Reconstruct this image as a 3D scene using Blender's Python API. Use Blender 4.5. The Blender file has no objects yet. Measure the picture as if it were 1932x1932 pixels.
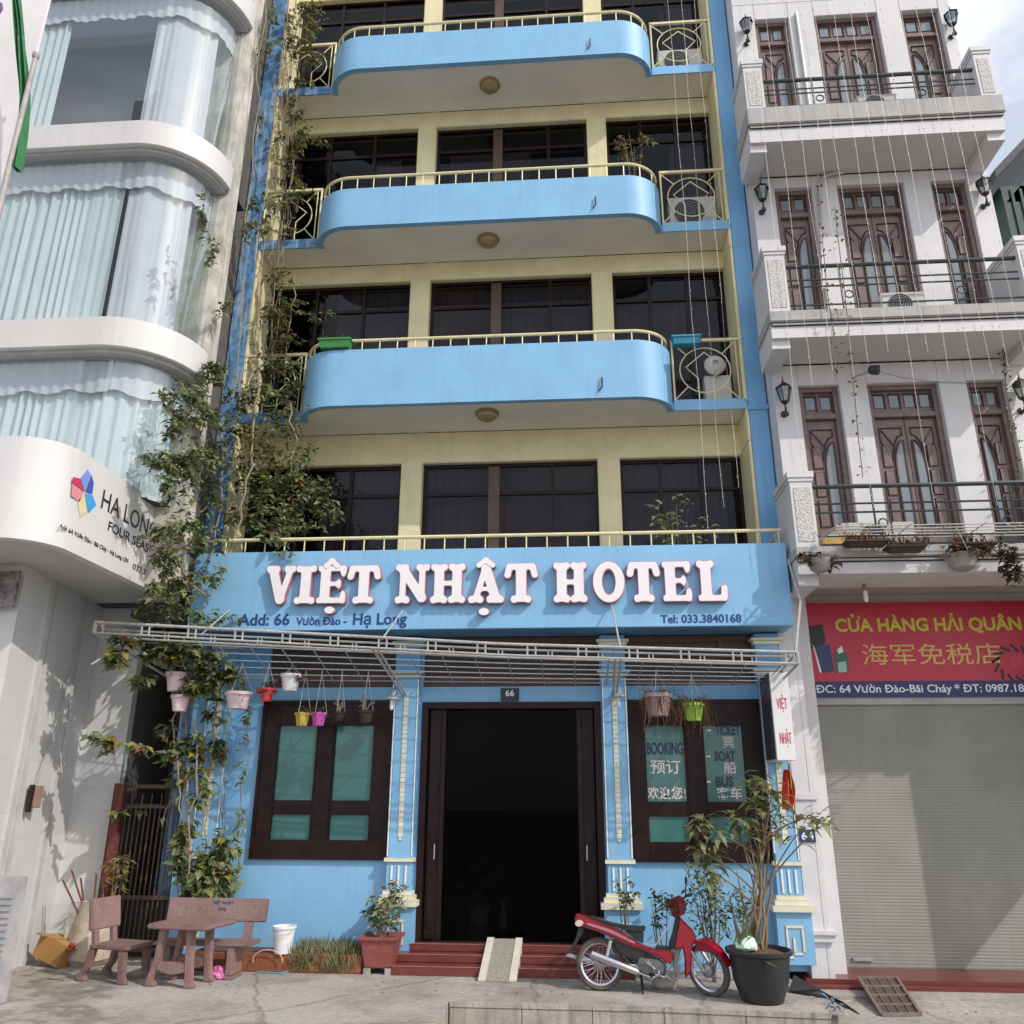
import bpy, bmesh, math, random
import numpy as np
from mathutils import Vector, Matrix
rad = math.radians
random.seed(7)
scene = bpy.context.scene
COL = scene.collection

# ---------------------------------------------------------------- camera, sky, sun, exposure
CAM = np.array([0.0, -12.5, 2.03])
PITCH, YAW, ROLL, FPX = rad(18.88), rad(-4.37), rad(0.22), 3100.0 / 3840 * 1932
def axes():
    cy, sy, cp, sp = math.cos(YAW), math.sin(YAW), math.cos(PITCH), math.sin(PITCH)
    f = np.array([sy*cp, cy*cp, sp]); r = np.array([cy, -sy, 0.0]); u = np.cross(r, f)
    c, s = math.cos(ROLL), math.sin(ROLL)
    return c*r + s*u, -s*r + c*u, f
RT, UP, FW = axes()
cam = bpy.data.cameras.new('camera'); cam_ob = bpy.data.objects.new('camera', cam); COL.objects.link(cam_ob)
cam.sensor_width = 36; cam.lens = 3100.0/3840*36; cam.clip_start = 0.1; cam.clip_end = 2000
cam_ob.matrix_world = Matrix(((RT[0], UP[0], -FW[0], CAM[0]), (RT[1], UP[1], -FW[1], CAM[1]), (RT[2], UP[2], -FW[2], CAM[2]), (0, 0, 0, 1)))
scene.camera = cam_ob
SUN = Vector((0.643, -0.417, 0.643)).normalized()
world = bpy.data.worlds.new('World'); scene.world = world; world.use_nodes = True
nt = world.node_tree; bg = nt.nodes['Background']
sky = nt.nodes.new('ShaderNodeTexSky'); sky.sky_type = 'NISHITA'; sky.sun_disc = False
sky.sun_elevation = math.asin(SUN.z); sky.sun_rotation = math.atan2(SUN.x, SUN.y)
sky.air_density = 1.0; sky.dust_density = 2.0; sky.ozone_density = 1.0
tc = nt.nodes.new('ShaderNodeTexCoord'); mp = nt.nodes.new('ShaderNodeMapping'); mp.inputs['Scale'].default_value = (2.2, 2.2, 4.5)
nz = nt.nodes.new('ShaderNodeTexNoise'); nz.inputs['Scale'].default_value = 2.0; nz.inputs['Detail'].default_value = 7
rp = nt.nodes.new('ShaderNodeValToRGB'); rp.color_ramp.elements[0].position = 0.44; rp.color_ramp.elements[1].position = 0.74
mx = nt.nodes.new('ShaderNodeMix'); mx.data_type = 'RGBA'; mx.inputs['B'].default_value = (8.8, 9.1, 9.6, 1)
rp.color_ramp.elements[0].color = (0.38, 0.38, 0.38, 1)
nt.links.new(tc.outputs['Generated'], mp.inputs['Vector']); nt.links.new(mp.outputs[0], nz.inputs['Vector'])
nt.links.new(nz.outputs['Fac'], rp.inputs[0]); nt.links.new(rp.outputs[0], mx.inputs['Factor'])
nt.links.new(sky.outputs[0], mx.inputs['A']); nt.links.new(mx.outputs['Result'], bg.inputs[0])
bg.inputs[1].default_value = 0.15
sun = bpy.data.lights.new('sun', 'SUN'); sun.energy = 2.75; sun.angle = rad(0.53); sun.color = (1.0, 0.95, 0.87)
sun_ob = bpy.data.objects.new('sun', sun); COL.objects.link(sun_ob)
sun_ob.rotation_euler = SUN.to_track_quat('Z', 'Y').to_euler(); sun_ob.location = (20, -20, 25)
scene.view_settings.view_transform = 'Standard'; scene.view_settings.look = 'None'
scene.view_settings.exposure = 0.04; scene.view_settings.gamma = 1.0
scene.cycles.max_bounces = 8; scene.cycles.transparent_max_bounces = 16

# ---------------------------------------------------------------- pixel helpers (overview pixels, 1932 wide)
def ray(x, y): return (x-966)*RT - (y-966)*UP + FPX*FW
def at(x, y, Y):
    d = ray(x, y); t = (Y-CAM[1])/d[1]; return Vector(CAM + t*d)
def atz(x, y, z):
    d = ray(x, y); t = (z-CAM[2])/d[2]; return Vector(CAM + t*d)
def atx(x, y, X):
    d = ray(x, y); t = (X-CAM[0])/d[0]; return Vector(CAM + t*d)

# ---------------------------------------------------------------- materials
def mat(name, col, rough=0.6, var=0.18, scale=5.0, bump=0.0, bscale=40.0, metal=0.0, spec=0.5, streak=0.0, streak_col=(0.05, 0.05, 0.04), coat=0.0):
    m = bpy.data.materials.new(name); m.use_nodes = True; n = m.node_tree.nodes; L = m.node_tree.links
    b = n['Principled BSDF']; b.inputs['Roughness'].default_value = rough; b.inputs['Metallic'].default_value = metal
    b.inputs['Specular IOR Level'].default_value = spec; b.inputs['Coat Weight'].default_value = coat
    geo = n.new('ShaderNodeNewGeometry')
    no = n.new('ShaderNodeTexNoise'); no.inputs['Scale'].default_value = scale; no.inputs['Detail'].default_value = 7; no.inputs['Roughness'].default_value = 0.62
    L.new(geo.outputs['Position'], no.inputs['Vector'])
    r = n.new('ShaderNodeValToRGB'); r.color_ramp.elements[0].position = 0.3; r.color_ramp.elements[1].position = 0.72
    c0 = [c*(1-var) for c in col]; c1 = [min(1, c*(1+var*0.55)) for c in col]
    r.color_ramp.elements[0].color = (*c0, 1); r.color_ramp.elements[1].color = (*c1, 1)
    L.new(no.outputs['Fac'], r.inputs[0]); out = r.outputs[0]
    if streak > 0:
        mpn = n.new('ShaderNodeMapping'); mpn.inputs['Scale'].default_value = (9, 9, 0.7)
        n2 = n.new('ShaderNodeTexNoise'); n2.inputs['Scale'].default_value = 1.4; n2.inputs['Detail'].default_value = 6
        L.new(geo.outputs['Position'], mpn.inputs['Vector']); L.new(mpn.outputs[0], n2.inputs['Vector'])
        r2 = n.new('ShaderNodeValToRGB'); r2.color_ramp.elements[0].position = 0.5; r2.color_ramp.elements[1].position = 0.8
        r2.color_ramp.elements[1].color = (streak, streak, streak, 1); r2.color_ramp.elements[0].color = (0, 0, 0, 1)
        L.new(n2.outputs['Fac'], r2.inputs[0])
        mi = n.new('ShaderNodeMix'); mi.data_type = 'RGBA'; mi.inputs['B'].default_value = (*streak_col, 1)
        L.new(r2.outputs[0], mi.inputs['Factor']); L.new(out, mi.inputs['A']); out = mi.outputs['Result']
    L.new(out, b.inputs['Base Color'])
    if bump > 0:
        nb = n.new('ShaderNodeTexNoise'); nb.inputs['Scale'].default_value = bscale; nb.inputs['Detail'].default_value = 5
        L.new(geo.outputs['Position'], nb.inputs['Vector'])
        bp = n.new('ShaderNodeBump'); bp.inputs['Strength'].default_value = bump; bp.inputs['Distance'].default_value = 0.02
        L.new(nb.outputs['Fac'], bp.inputs['Height']); L.new(bp.outputs[0], b.inputs['Normal'])
    return m

def glass(name, tint, trans=0.6, rough=0.03, refl=0.12, fk=0.75):
    m = bpy.data.materials.new(name); m.use_nodes = True; n = m.node_tree.nodes; L = m.node_tree.links
    n.remove(n['Principled BSDF']); o = n['Material Output']
    t = n.new('ShaderNodeBsdfTransparent'); t.inputs[0].default_value = (*[c*trans for c in tint], 1)
    g = n.new('ShaderNodeBsdfGlossy'); g.inputs['Roughness'].default_value = rough; g.inputs[0].default_value = (0.9, 0.95, 0.95, 1)
    lw = n.new('ShaderNodeLayerWeight'); lw.inputs[0].default_value = 0.35
    ma = n.new('ShaderNodeMath'); ma.operation = 'MULTIPLY_ADD'; ma.inputs[1].default_value = fk; ma.inputs[2].default_value = refl
    cl = n.new('ShaderNodeClamp')
    mixs = n.new('ShaderNodeMixShader')
    geo = n.new('ShaderNodeNewGeometry'); bf = n.new('ShaderNodeMath'); bf.operation = 'SUBTRACT'; bf.inputs[0].default_value = 1.0; L.new(geo.outputs['Backfacing'], bf.inputs[1])
    mb_ = n.new('ShaderNodeMath'); mb_.operation = 'MULTIPLY'
    L.new(lw.outputs['Fresnel'], ma.inputs[0]); L.new(ma.outputs[0], mb_.inputs[0]); L.new(bf.outputs[0], mb_.inputs[1]); L.new(mb_.outputs[0], cl.inputs[0]); L.new(cl.outputs[0], mixs.inputs[0])
    L.new(t.outputs[0], mixs.inputs[1]); L.new(g.outputs[0], mixs.inputs[2]); L.new(mixs.outputs[0], o.inputs[0])
    return m

def leafmat(name, col, trans=0.35):
    m = bpy.data.materials.new(name); m.use_nodes = True; n = m.node_tree.nodes; L = m.node_tree.links
    b = n['Principled BSDF']; b.inputs['Roughness'].default_value = 0.45
    geo = n.new('ShaderNodeNewGeometry'); r = n.new('ShaderNodeValToRGB')
    no = n.new('ShaderNodeTexNoise'); no.inputs['Scale'].default_value = 9; L.new(geo.outputs['Position'], no.inputs['Vector'])
    r.color_ramp.elements[0].position = 0.3; r.color_ramp.elements[1].position = 0.7
    r.color_ramp.elements[0].color = (*[c*0.65 for c in col], 1); r.color_ramp.elements[1].color = (*[c*1.3 for c in col], 1)
    L.new(no.outputs['Fac'], r.inputs[0]); L.new(r.outputs[0], b.inputs['Base Color'])
    tr = n.new('ShaderNodeBsdfTranslucent'); L.new(r.outputs[0], tr.inputs[0])
    mi = n.new('ShaderNodeMixShader'); mi.inputs[0].default_value = trans
    L.new(b.outputs[0], mi.inputs[1]); L.new(tr.outputs[0], mi.inputs[2]); L.new(mi.outputs[0], n['Material Output'].inputs[0])
    return m

def tilemat(name, col, joint, w, h, rough=0.3, axis='X', off=0.0, bump=0.3):
    m = mat(name, col, rough=rough, var=0.06); n = m.node_tree.nodes; L = m.node_tree.links; b = n['Principled BSDF']
    geo = n.new('ShaderNodeNewGeometry'); sp = n.new('ShaderNodeSeparateXYZ'); cb = n.new('ShaderNodeCombineXYZ')
    L.new(geo.outputs['Position'], sp.inputs[0]); L.new(sp.outputs[axis], cb.inputs[0]); L.new(sp.outputs['Z'] if axis != 'T' else sp.outputs['Y'], cb.inputs[1])
    br = n.new('ShaderNodeTexBrick'); br.offset = off; br.inputs['Scale'].default_value = 1
    br.inputs['Brick Width'].default_value = w; br.inputs['Row Height'].default_value = h; br.inputs['Mortar Size'].default_value = 0.006
    br.inputs['Color1'].default_value = (*col, 1); br.inputs['Color2'].default_value = (*[c*0.93 for c in col], 1); br.inputs['Mortar'].default_value = (*joint, 1)
    L.new(cb.outputs[0], br.inputs['Vector']); L.new(br.outputs['Color'], b.inputs['Base Color'])
    return m

BLUE = mat('blue_wall_paint', (0.235, 0.485, 0.735), 0.5, 0.10, 1.6, 0.08, 60, streak=0.30, streak_col=(0.15, 0.33, 0.54))
BLUE_OLD = mat('weathered_blue_paint', (0.12, 0.30, 0.56), 0.65, 0.65, 7, 0.35, 30, streak=0.95, streak_col=(0.62, 0.64, 0.64))
CREAM = mat('cream_wall_paint', (0.79, 0.70, 0.43), 0.6, 0.14, 2.0, 0.08, 60, streak=0.12, streak_col=(0.3, 0.25, 0.12))
CREAM_RAIL = mat('cream_rail_paint', (0.80, 0.70, 0.40), 0.4, 0.15, 9)
CREAM_TRIM = mat('cream_moulding_paint', (0.78, 0.72, 0.53), 0.5, 0.12, 8)
WHITE_TRIM = mat('white_bead_paint', (0.80, 0.84, 0.84), 0.5, 0.08, 8)
SOFFIT = mat('soffit_plaster', (0.88, 0.81, 0.70), 0.8, 0.10, 1.2, 0.05, 60)
BROWN = mat('dark_window_wood', (0.022, 0.008, 0.008), 0.35, 0.4, 6, spec=0.22)
BROWN_MID = mat('window_mullion_wood', (0.10, 0.055, 0.03), 0.4, 0.25, 6)
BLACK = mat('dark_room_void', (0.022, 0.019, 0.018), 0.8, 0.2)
FLOOR_IN = mat('lobby_floor_tile', (0.06, 0.065, 0.06), 0.12, 0.1)
MAROON = mat('maroon_step_tile', (0.17, 0.040, 0.034), 0.3, 0.25, 4, 0.06)
NOSING = mat('nosing_highlight', (0.36, 0.16, 0.13), 0.4, 0.2)  # paler than the maroon tile, paints the highlight along the tread edges
CURTAIN_RED = mat('mauve_curtain_cloth', (0.30, 0.19, 0.175), 0.9, 0.25, 3)
CURTAIN_GREY = mat('grey_curtain_cloth', (0.32, 0.30, 0.33), 0.9, 0.2, 3)
PANE_DARK = glass('tinted_window_glass', (0.75, 0.72, 0.75), 0.75, 0.02, 0.0, 0.5)
TEAL = mat('teal_film_glass', (0.05, 0.17, 0.16), 0.12, 0.15, 1.2, spec=0.6)
LETTER_W = mat('white_acrylic_letter', (0.86, 0.80, 0.82), 0.35, 0.04)
LETTER_P = mat('pink_letter_edge', (0.42, 0.17, 0.21), 0.5, 0.1)
NAVY = mat('navy_lettering_paint', (0.015, 0.055, 0.22), 0.5, 0.1)
CONC = mat('forecourt_concrete', (0.44, 0.40, 0.365), 0.9, 0.22, 14, 0.5, 60)
ASPH = mat('road_asphalt', (0.26, 0.24, 0.22), 0.9, 0.25, 2.5, 0.4, 60)
KERB = mat('stained_kerb_concrete', (0.42, 0.38, 0.33), 0.85, 0.3, 5, 0.4, 50, streak=0.85, streak_col=(0.10, 0.085, 0.07))
def weathered(m, scale=0.55, crack=0.35):
    n = m.node_tree.nodes; L = m.node_tree.links; b = n['Principled BSDF']; src = b.inputs['Base Color'].links[0].from_socket
    geo = n.new('ShaderNodeNewGeometry'); wn = n.new('ShaderNodeTexNoise'); wn.inputs['Scale'].default_value = 2.5; wn.inputs['Detail'].default_value = 5
    L.new(geo.outputs['Position'], wn.inputs['Vector']); mv = n.new('ShaderNodeMix'); mv.data_type = 'VECTOR'; mv.inputs['Factor'].default_value = 0.22
    L.new(geo.outputs['Position'], mv.inputs['A']); L.new(wn.outputs['Color'], mv.inputs['B'])
    vo = n.new('ShaderNodeTexVoronoi'); vo.feature = 'DISTANCE_TO_EDGE'; vo.inputs['Scale'].default_value = scale; L.new(mv.outputs['Result'], vo.inputs['Vector'])
    r = n.new('ShaderNodeValToRGB'); r.color_ramp.elements[0].position = 0.002; r.color_ramp.elements[1].position = 0.014; k = 1-crack
    r.color_ramp.elements[0].color = (k, k*0.97, k*0.92, 1); r.color_ramp.elements[1].color = (1, 1, 1, 1); L.new(vo.outputs['Distance'], r.inputs[0])
    sn = n.new('ShaderNodeTexNoise'); sn.inputs['Scale'].default_value = 0.9; sn.inputs['Detail'].default_value = 9; sn.inputs['Roughness'].default_value = 0.72; L.new(geo.outputs['Position'], sn.inputs['Vector'])
    r2 = n.new('ShaderNodeValToRGB'); r2.color_ramp.elements[0].position = 0.34; r2.color_ramp.elements[1].position = 0.56; r2.color_ramp.elements[0].color = (0.60, 0.56, 0.52, 1); r2.color_ramp.elements[1].color = (1, 1, 1, 1); L.new(sn.outputs['Fac'], r2.inputs[0])
    m1 = n.new('ShaderNodeMix'); m1.data_type = 'RGBA'; m1.blend_type = 'MULTIPLY'; m1.inputs['Factor'].default_value = 1; m2 = n.new('ShaderNodeMix'); m2.data_type = 'RGBA'; m2.blend_type = 'MULTIPLY'; m2.inputs['Factor'].default_value = 1
    L.new(src, m1.inputs['A']); L.new(r.outputs[0], m1.inputs['B']); L.new(m1.outputs['Result'], m2.inputs['A']); L.new(r2.outputs[0], m2.inputs['B']); L.new(m2.outputs['Result'], b.inputs['Base Color'])
weathered(CONC); weathered(ASPH)
PEBBLE = mat('pebble_dash_ramp', (0.36, 0.34, 0.27), 0.85, 0.55, 55, 0.8, 60)
RAMP_EDGE = mat('pale_ramp_border', (0.62, 0.56, 0.48), 0.8, 0.15, 6, 0.2)
WHITE = mat('white_wall_paint', (0.665, 0.645, 0.655), 0.6, 0.09, 1.5, 0.06, 50, streak=0.24, streak_col=(0.45, 0.44, 0.42))
WHITE_B = mat('white_band_render', (0.665, 0.65, 0.645), 0.5, 0.06, 1.5, streak=0.22, streak_col=(0.4, 0.38, 0.35))
LEDGE = mat('shaded_grey_moulding', (0.42, 0.41, 0.40), 0.7, 0.15, 3, streak=0.3, streak_col=(0.22, 0.21, 0.2))  # shadowed tone of the ledge mouldings is put into this grey
WEATHER = mat('weathered_party_wall', (0.62, 0.58, 0.52), 0.85, 0.4, 2.5, 0.4, 30, streak=0.9, streak_col=(0.20, 0.17, 0.13))
TILE_W = tilemat('white_tile_cladding', (0.655, 0.655, 0.65), (0.58, 0.57, 0.57), 0.4, 0.3, 0.35, 'Y')
SHEER_T = mat('pale_teal_sheer_cloth', (0.66, 0.705, 0.725), 0.8, 0.06, 2)
SHEER_L = mat('lavender_sheer_cloth', (0.64, 0.61, 0.68), 0.8, 0.06, 2)
GLASS_C = glass('clear_facade_glass', (0.95, 0.985, 0.985), 0.96, 0.02, 0.11)
ROOM_GREY = mat('dim_room_interior', (0.05, 0.06, 0.075), 0.8, 0.2)
DOORW = mat('reddish_door_wood', (0.20, 0.13, 0.122), 0.35, 0.3, 9)
DOORD = mat('dark_door_moulding', (0.06, 0.028, 0.026), 0.4, 0.2)
DOORG = mat('frosted_door_glass', (0.24, 0.265, 0.29), 0.15, 0.1, 3)
IRON = mat('dark_green_iron', (0.03, 0.05, 0.05), 0.4, 0.3)
LANT = mat('black_lantern_iron', (0.02, 0.022, 0.025), 0.35, 0.2)
LGLASS = glass('lantern_glass', (0.85, 0.9, 0.85), 0.7, 0.05, 0.15)
RELIEF = mat('carved_relief_plaster', (0.66, 0.62, 0.60), 0.8, 0.5, 45, 0.9, 45)
SHUT = mat('grey_shutter_slats', (0.27, 0.265, 0.235), 0.6, 0.14, 1.6, streak=0.25, streak_col=(0.18, 0.17, 0.15))
RED_SIGN = mat('red_sign_vinyl', (0.52, 0.02, 0.05), 0.35, 0.06)
NAVY_SIGN = mat('navy_sign_vinyl', (0.015, 0.02, 0.12), 0.35, 0.06)
YELLOW = mat('yellow_sign_lettering', (0.62, 0.56, 0.05), 0.4, 0.05)
GOLD = mat('gold_sign_lettering', (0.70, 0.50, 0.12), 0.4, 0.05)
OFFWHITE = mat('white_vinyl_lettering', (0.82, 0.82, 0.84), 0.4, 0.04)
PINKTXT = mat('pale_pink_lettering', (0.72, 0.60, 0.58), 0.5, 0.08)
REDTXT = mat('red_vinyl_lettering', (0.62, 0.04, 0.09), 0.4, 0.05)
STEEL = mat('pale_painted_steel', (0.44, 0.43, 0.41), 0.45, 0.25, 12)
STEEL_D = mat('grey_painted_steel', (0.34, 0.36, 0.38), 0.45, 0.25, 12)
SHEET = glass('clear_roof_sheet', (0.74, 0.86, 0.97), 0.72, 0.12, 0.05)
PINKPOT = mat('pale_pink_plastic', (0.72, 0.56, 0.58), 0.45, 0.15, 10)
WHITEPL = mat('white_plastic', (0.78, 0.76, 0.78), 0.45, 0.08, 10)
REDPOT = mat('red_flowers', (0.62, 0.05, 0.06), 0.5, 0.3, 20)
YELPOT = mat('yellow_plastic', (0.62, 0.45, 0.08), 0.45, 0.1)
MAGPOT = mat('magenta_plastic', (0.62, 0.10, 0.42), 0.45, 0.1)
LIMEPOT = mat('lime_plastic', (0.40, 0.72, 0.10), 0.45, 0.1)
GREYPOT = mat('grey_pink_clay', (0.42, 0.30, 0.28), 0.7, 0.25, 20)
SOIL = mat('brown_soil', (0.13, 0.07, 0.04), 0.95, 0.5, 30, 0.6)
TERRA = mat('terracotta_ceramic', (0.28, 0.075, 0.065), 0.5, 0.25, 7, 0.1)
BRICKY = mat('rusty_planter_render', (0.30, 0.10, 0.045), 0.8, 0.35, 7, 0.3, streak=0.5, streak_col=(0.08, 0.04, 0.03))
BLACKPOT = mat('black_plastic_tub', (0.028, 0.028, 0.030), 0.42, 0.25, 5)
STONE = mat('terrazzo_pink_stone', (0.29, 0.18, 0.165), 0.55, 0.30, 40, 0.15, 60)
STEM = mat('dry_brown_stem', (0.24, 0.17, 0.10), 0.85, 0.35, 12)
STEM_P = mat('pale_vine_stem', (0.30, 0.24, 0.17), 0.85, 0.3, 12)
LEAF1 = leafmat('olive_leaf', (0.25, 0.27, 0.125)); LEAF2 = leafmat('mid_green_leaf', (0.15, 0.20, 0.09)); LEAF3 = leafmat('dark_leaf', (0.045, 0.07, 0.03))
LEAFY = leafmat('yellow_green_leaf', (0.26, 0.25, 0.05)); LEAFB = leafmat('dry_leaf', (0.25, 0.13, 0.05)); LEAFR = leafmat('reddish_leaf', (0.10, 0.035, 0.03))
LEAFP = leafmat('pale_olive_leaf', (0.25, 0.25, 0.11))
RED_P = mat('red_scooter_paint', (0.27, 0.004, 0.016), 0.22, 0.08, spec=0.35, coat=0.25)
RUBBER = mat('dusty_tyre_rubber', (0.11, 0.09, 0.075), 0.9, 0.3, 20)
CHROME = mat('worn_chrome', (0.62, 0.58, 0.64), 0.22, 0.08, metal=1.0)
ALLOY = mat('cast_alloy', (0.35, 0.34, 0.36), 0.4, 0.15, 15, metal=0.6)
BLACKPL = mat('black_vinyl', (0.02, 0.02, 0.022), 0.4, 0.2)
AMBER = mat('clear_signal_lens', (0.7, 0.55, 0.5), 0.2, 0.1)
CARD = mat('brown_cardboard', (0.42, 0.22, 0.07), 0.8, 0.12, 5)
SACK = mat('pale_woven_sack', (0.52, 0.44, 0.34), 0.9, 0.3, 9, 0.4)
weathered(STONE, 0.3, 0.0)
RUST = mat('rust_red_iron', (0.16, 0.045, 0.03), 0.7, 0.35, 12)
GATE = mat('brown_gate_iron', (0.10, 0.06, 0.045), 0.6, 0.35, 12)
TARP = mat('black_rubber_sheet', (0.012, 0.012, 0.013), 0.5, 0.2)
GREEN_PL = mat('green_plastic_trough', (0.05, 0.26, 0.07), 0.45, 0.15)
TEAL_PL = mat('teal_plastic_trough', (0.03, 0.30, 0.42), 0.45, 0.15)
FLAGG = mat('green_flag_cloth', (0.03, 0.17, 0.06), 0.8, 0.2)
FLAGR = mat('red_flag_cloth', (0.62, 0.05, 0.02), 0.7, 0.15)
FLAGY = mat('yellow_flag_cloth', (0.75, 0.55, 0.05), 0.7, 0.1)
DGREEN = mat('dark_green_cladding', (0.02, 0.055, 0.045), 0.6, 0.2)
DROOF = mat('dark_tile_roof', (0.02, 0.022, 0.03), 0.6, 0.3)
SIGNBLUE = mat('house_number_blue', (0.02, 0.045, 0.16), 0.4, 0.05)
BAG = mat('mint_plastic_bag', (0.55, 0.75, 0.62), 0.35, 0.15)
PINKBAG = mat('pink_plastic_bag', (0.68, 0.20, 0.42), 0.4, 0.3, 30)
BULB = mat('white_lamp_tube', (0.85, 0.85, 0.82), 0.3, 0.03)
BEIGE_D = mat('beige_dome_lamp', (0.36, 0.27, 0.13), 0.4, 0.15)
LED = mat('string_wire', (0.46, 0.45, 0.43), 0.5, 0.1)

# ---------------------------------------------------------------- mesh helpers
ORG = {}
class MB:
    def __init__(s): s.v = []; s.f = []; s.m = []; s.mi = 0
    def add(s, vs, fs):
        o = len(s.v); s.v += [tuple(v) for v in vs]
        for f in fs: s.f.append(tuple(i+o for i in f)); s.m.append(s.mi)
        return s
    def box(s, x0, x1, y0, y1, z0, z1):
        return s.add([(x0,y0,z0),(x1,y0,z0),(x1,y1,z0),(x0,y1,z0),(x0,y0,z1),(x1,y0,z1),(x1,y1,z1),(x0,y1,z1)],
                     [(0,3,2,1),(4,5,6,7),(0,1,5,4),(1,2,6,5),(2,3,7,6),(3,0,4,7)])
    def obox(s, c, ex, ey, ez):
        c, ex, ey, ez = map(Vector, (c, ex, ey, ez))
        vs = [c + a*ex + b*ey + d*ez for d in (-1, 1) for a, b in ((-1,-1),(1,-1),(1,1),(-1,1))]
        return s.add(vs, [(0,3,2,1),(4,5,6,7),(0,1,5,4),(1,2,6,5),(2,3,7,6),(3,0,4,7)])
    def tube(s, pts, r, n=6, cap=True):
        pts = [Vector(p) for p in pts]; rs = r if isinstance(r, (list, tuple)) else [r]*len(pts)
        vs = []; fs = []; prev = None
        for i, p in enumerate(pts):
            t = (pts[min(i+1, len(pts)-1)] - pts[max(i-1, 0)])
            t = t.normalized() if t.length > 1e-9 else Vector((0,0,1))
            if prev is None:
                a = t.orthogonal().normalized()
            else:
                a = prev - t*prev.dot(t); a = a.normalized() if a.length > 1e-6 else t.orthogonal().normalized()
            prev = a; b = t.cross(a)
            for k in range(n):
                th = 2*math.pi*k/n; vs.append(p + rs[i]*(math.cos(th)*a + math.sin(th)*b))
        for i in range(len(pts)-1):
            for k in range(n):
                k2 = (k+1) % n; fs.append((i*n+k, i*n+k2, (i+1)*n+k2, (i+1)*n+k))
        if cap: fs.append(tuple(range(n-1, -1, -1))); fs.append(tuple((len(pts)-1)*n+k for k in range(n)))
        return s.add(vs, fs)
    def lathe(s, c, prof, n=20, axis=None, cap=True, sx=1, sy=1):
        c = Vector(c); vs = []; fs = []
        M = Matrix.Identity(3) if axis is None else Vector(axis).normalized().to_track_quat('Z', 'Y').to_matrix()
        for r, z in prof:
            for k in range(n):
                th = 2*math.pi*k/n; vs.append(c + M @ Vector((r*sx*math.cos(th), r*sy*math.sin(th), z)))
        for i in range(len(prof)-1):
            for k in range(n):
                k2 = (k+1) % n; fs.append((i*n+k, i*n+k2, (i+1)*n+k2, (i+1)*n+k))
        if cap: fs.append(tuple(range(n-1, -1, -1))); fs.append(tuple((len(prof)-1)*n+k for k in range(n)))
        return s.add(vs, fs)
    def prism(s, poly, y0, y1, M=None):
        """polygon in local x,z extruded along local y"""
        n = len(poly); vs = [Vector((p[0], y0, p[1])) for p in poly] + [Vector((p[0], y1, p[1])) for p in poly]
        if M is not None: vs = [M @ v for v in vs]
        fs = [tuple(range(n)), tuple(range(2*n-1, n-1, -1))] + [(i, i+n, (i+1) % n+n, (i+1) % n) for i in range(n)]
        return s.add(vs, fs)
    def plan(s, poly, z0, z1):
        n = len(poly); vs = [(p[0], p[1], z0) for p in poly] + [(p[0], p[1], z1) for p in poly]
        return s.add(vs, [tuple(range(n-1, -1, -1)), tuple(range(n, 2*n))] + [(i, (i+1) % n, (i+1) % n+n, i+n) for i in range(n)])
    def ribbon(s, path, th, z0, z1):
        """wall of thickness th following a plan path (outer side = path)"""
        P = [Vector((p[0], p[1], 0)) for p in path]; N = []
        for i in range(len(P)):
            t = P[min(i+1, len(P)-1)] - P[max(i-1, 0)]; t.normalize(); N.append(Vector((-t.y, t.x, 0)))
        Q = [p + n*th for p, n in zip(P, N)]; k = len(P)
        vs = [(p.x, p.y, z0) for p in P] + [(p.x, p.y, z1) for p in P] + [(p.x, p.y, z0) for p in Q] + [(p.x, p.y, z1) for p in Q]
        fs = []
        for i in range(k-1):
            fs += [(i, i+1, k+i+1, k+i), (2*k+i+1, 2*k+i, 3*k+i, 3*k+i+1), (k+i, k+i+1, 3*k+i+1, 3*k+i), (i+1, i, 2*k+i, 2*k+i+1)]
        fs += [(0, k, 3*k, 2*k), (k-1, 3*k-1, 4*k-1, 2*k-1)]
        return s.add(vs, fs)
    def sheet(s, rows):
        w = len(rows[0]); vs = [v for r in rows for v in r]
        return s.add(vs, [(i*w+j, i*w+j+1, (i+1)*w+j+1, (i+1)*w+j) for i in range(len(rows)-1) for j in range(w-1)])
    def leaf(s, c, d, up, L, W, bend=0.25):
        c, d, up = Vector(c), Vector(d).normalized(), Vector(up)
        sd = d.cross(up); sd = sd.normalized() if sd.length > 1e-6 else d.orthogonal().normalized()
        nrm = sd.cross(d)
        a = c + d*L*0.45 - sd*W*0.5 + nrm*W*0.12; b = c + d*L*0.45 + sd*W*0.5 + nrm*W*0.12
        t = c + d*L - nrm*L*bend; m = c + d*L*0.5 - nrm*0.0
        return s.add([c, a, t, b, m], [(0, 4, 1), (1, 4, 2), (0, 3, 4), (4, 3, 2)])

def mesh_from(name, mb, mats, off):
    me = bpy.data.meshes.new(name)
    v = np.array(mb.v, dtype=float).reshape(-1, 3) - np.array(off)
    me.from_pydata([tuple(x) for x in v], [], mb.f)
    mats = mats if isinstance(mats, (list, tuple)) else [mats]
    for m in mats: me.materials.append(m)
    if len(mats) > 1: me.polygons.foreach_set('material_index', [min(i, len(mats)-1) for i in mb.m])
    return me

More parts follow.
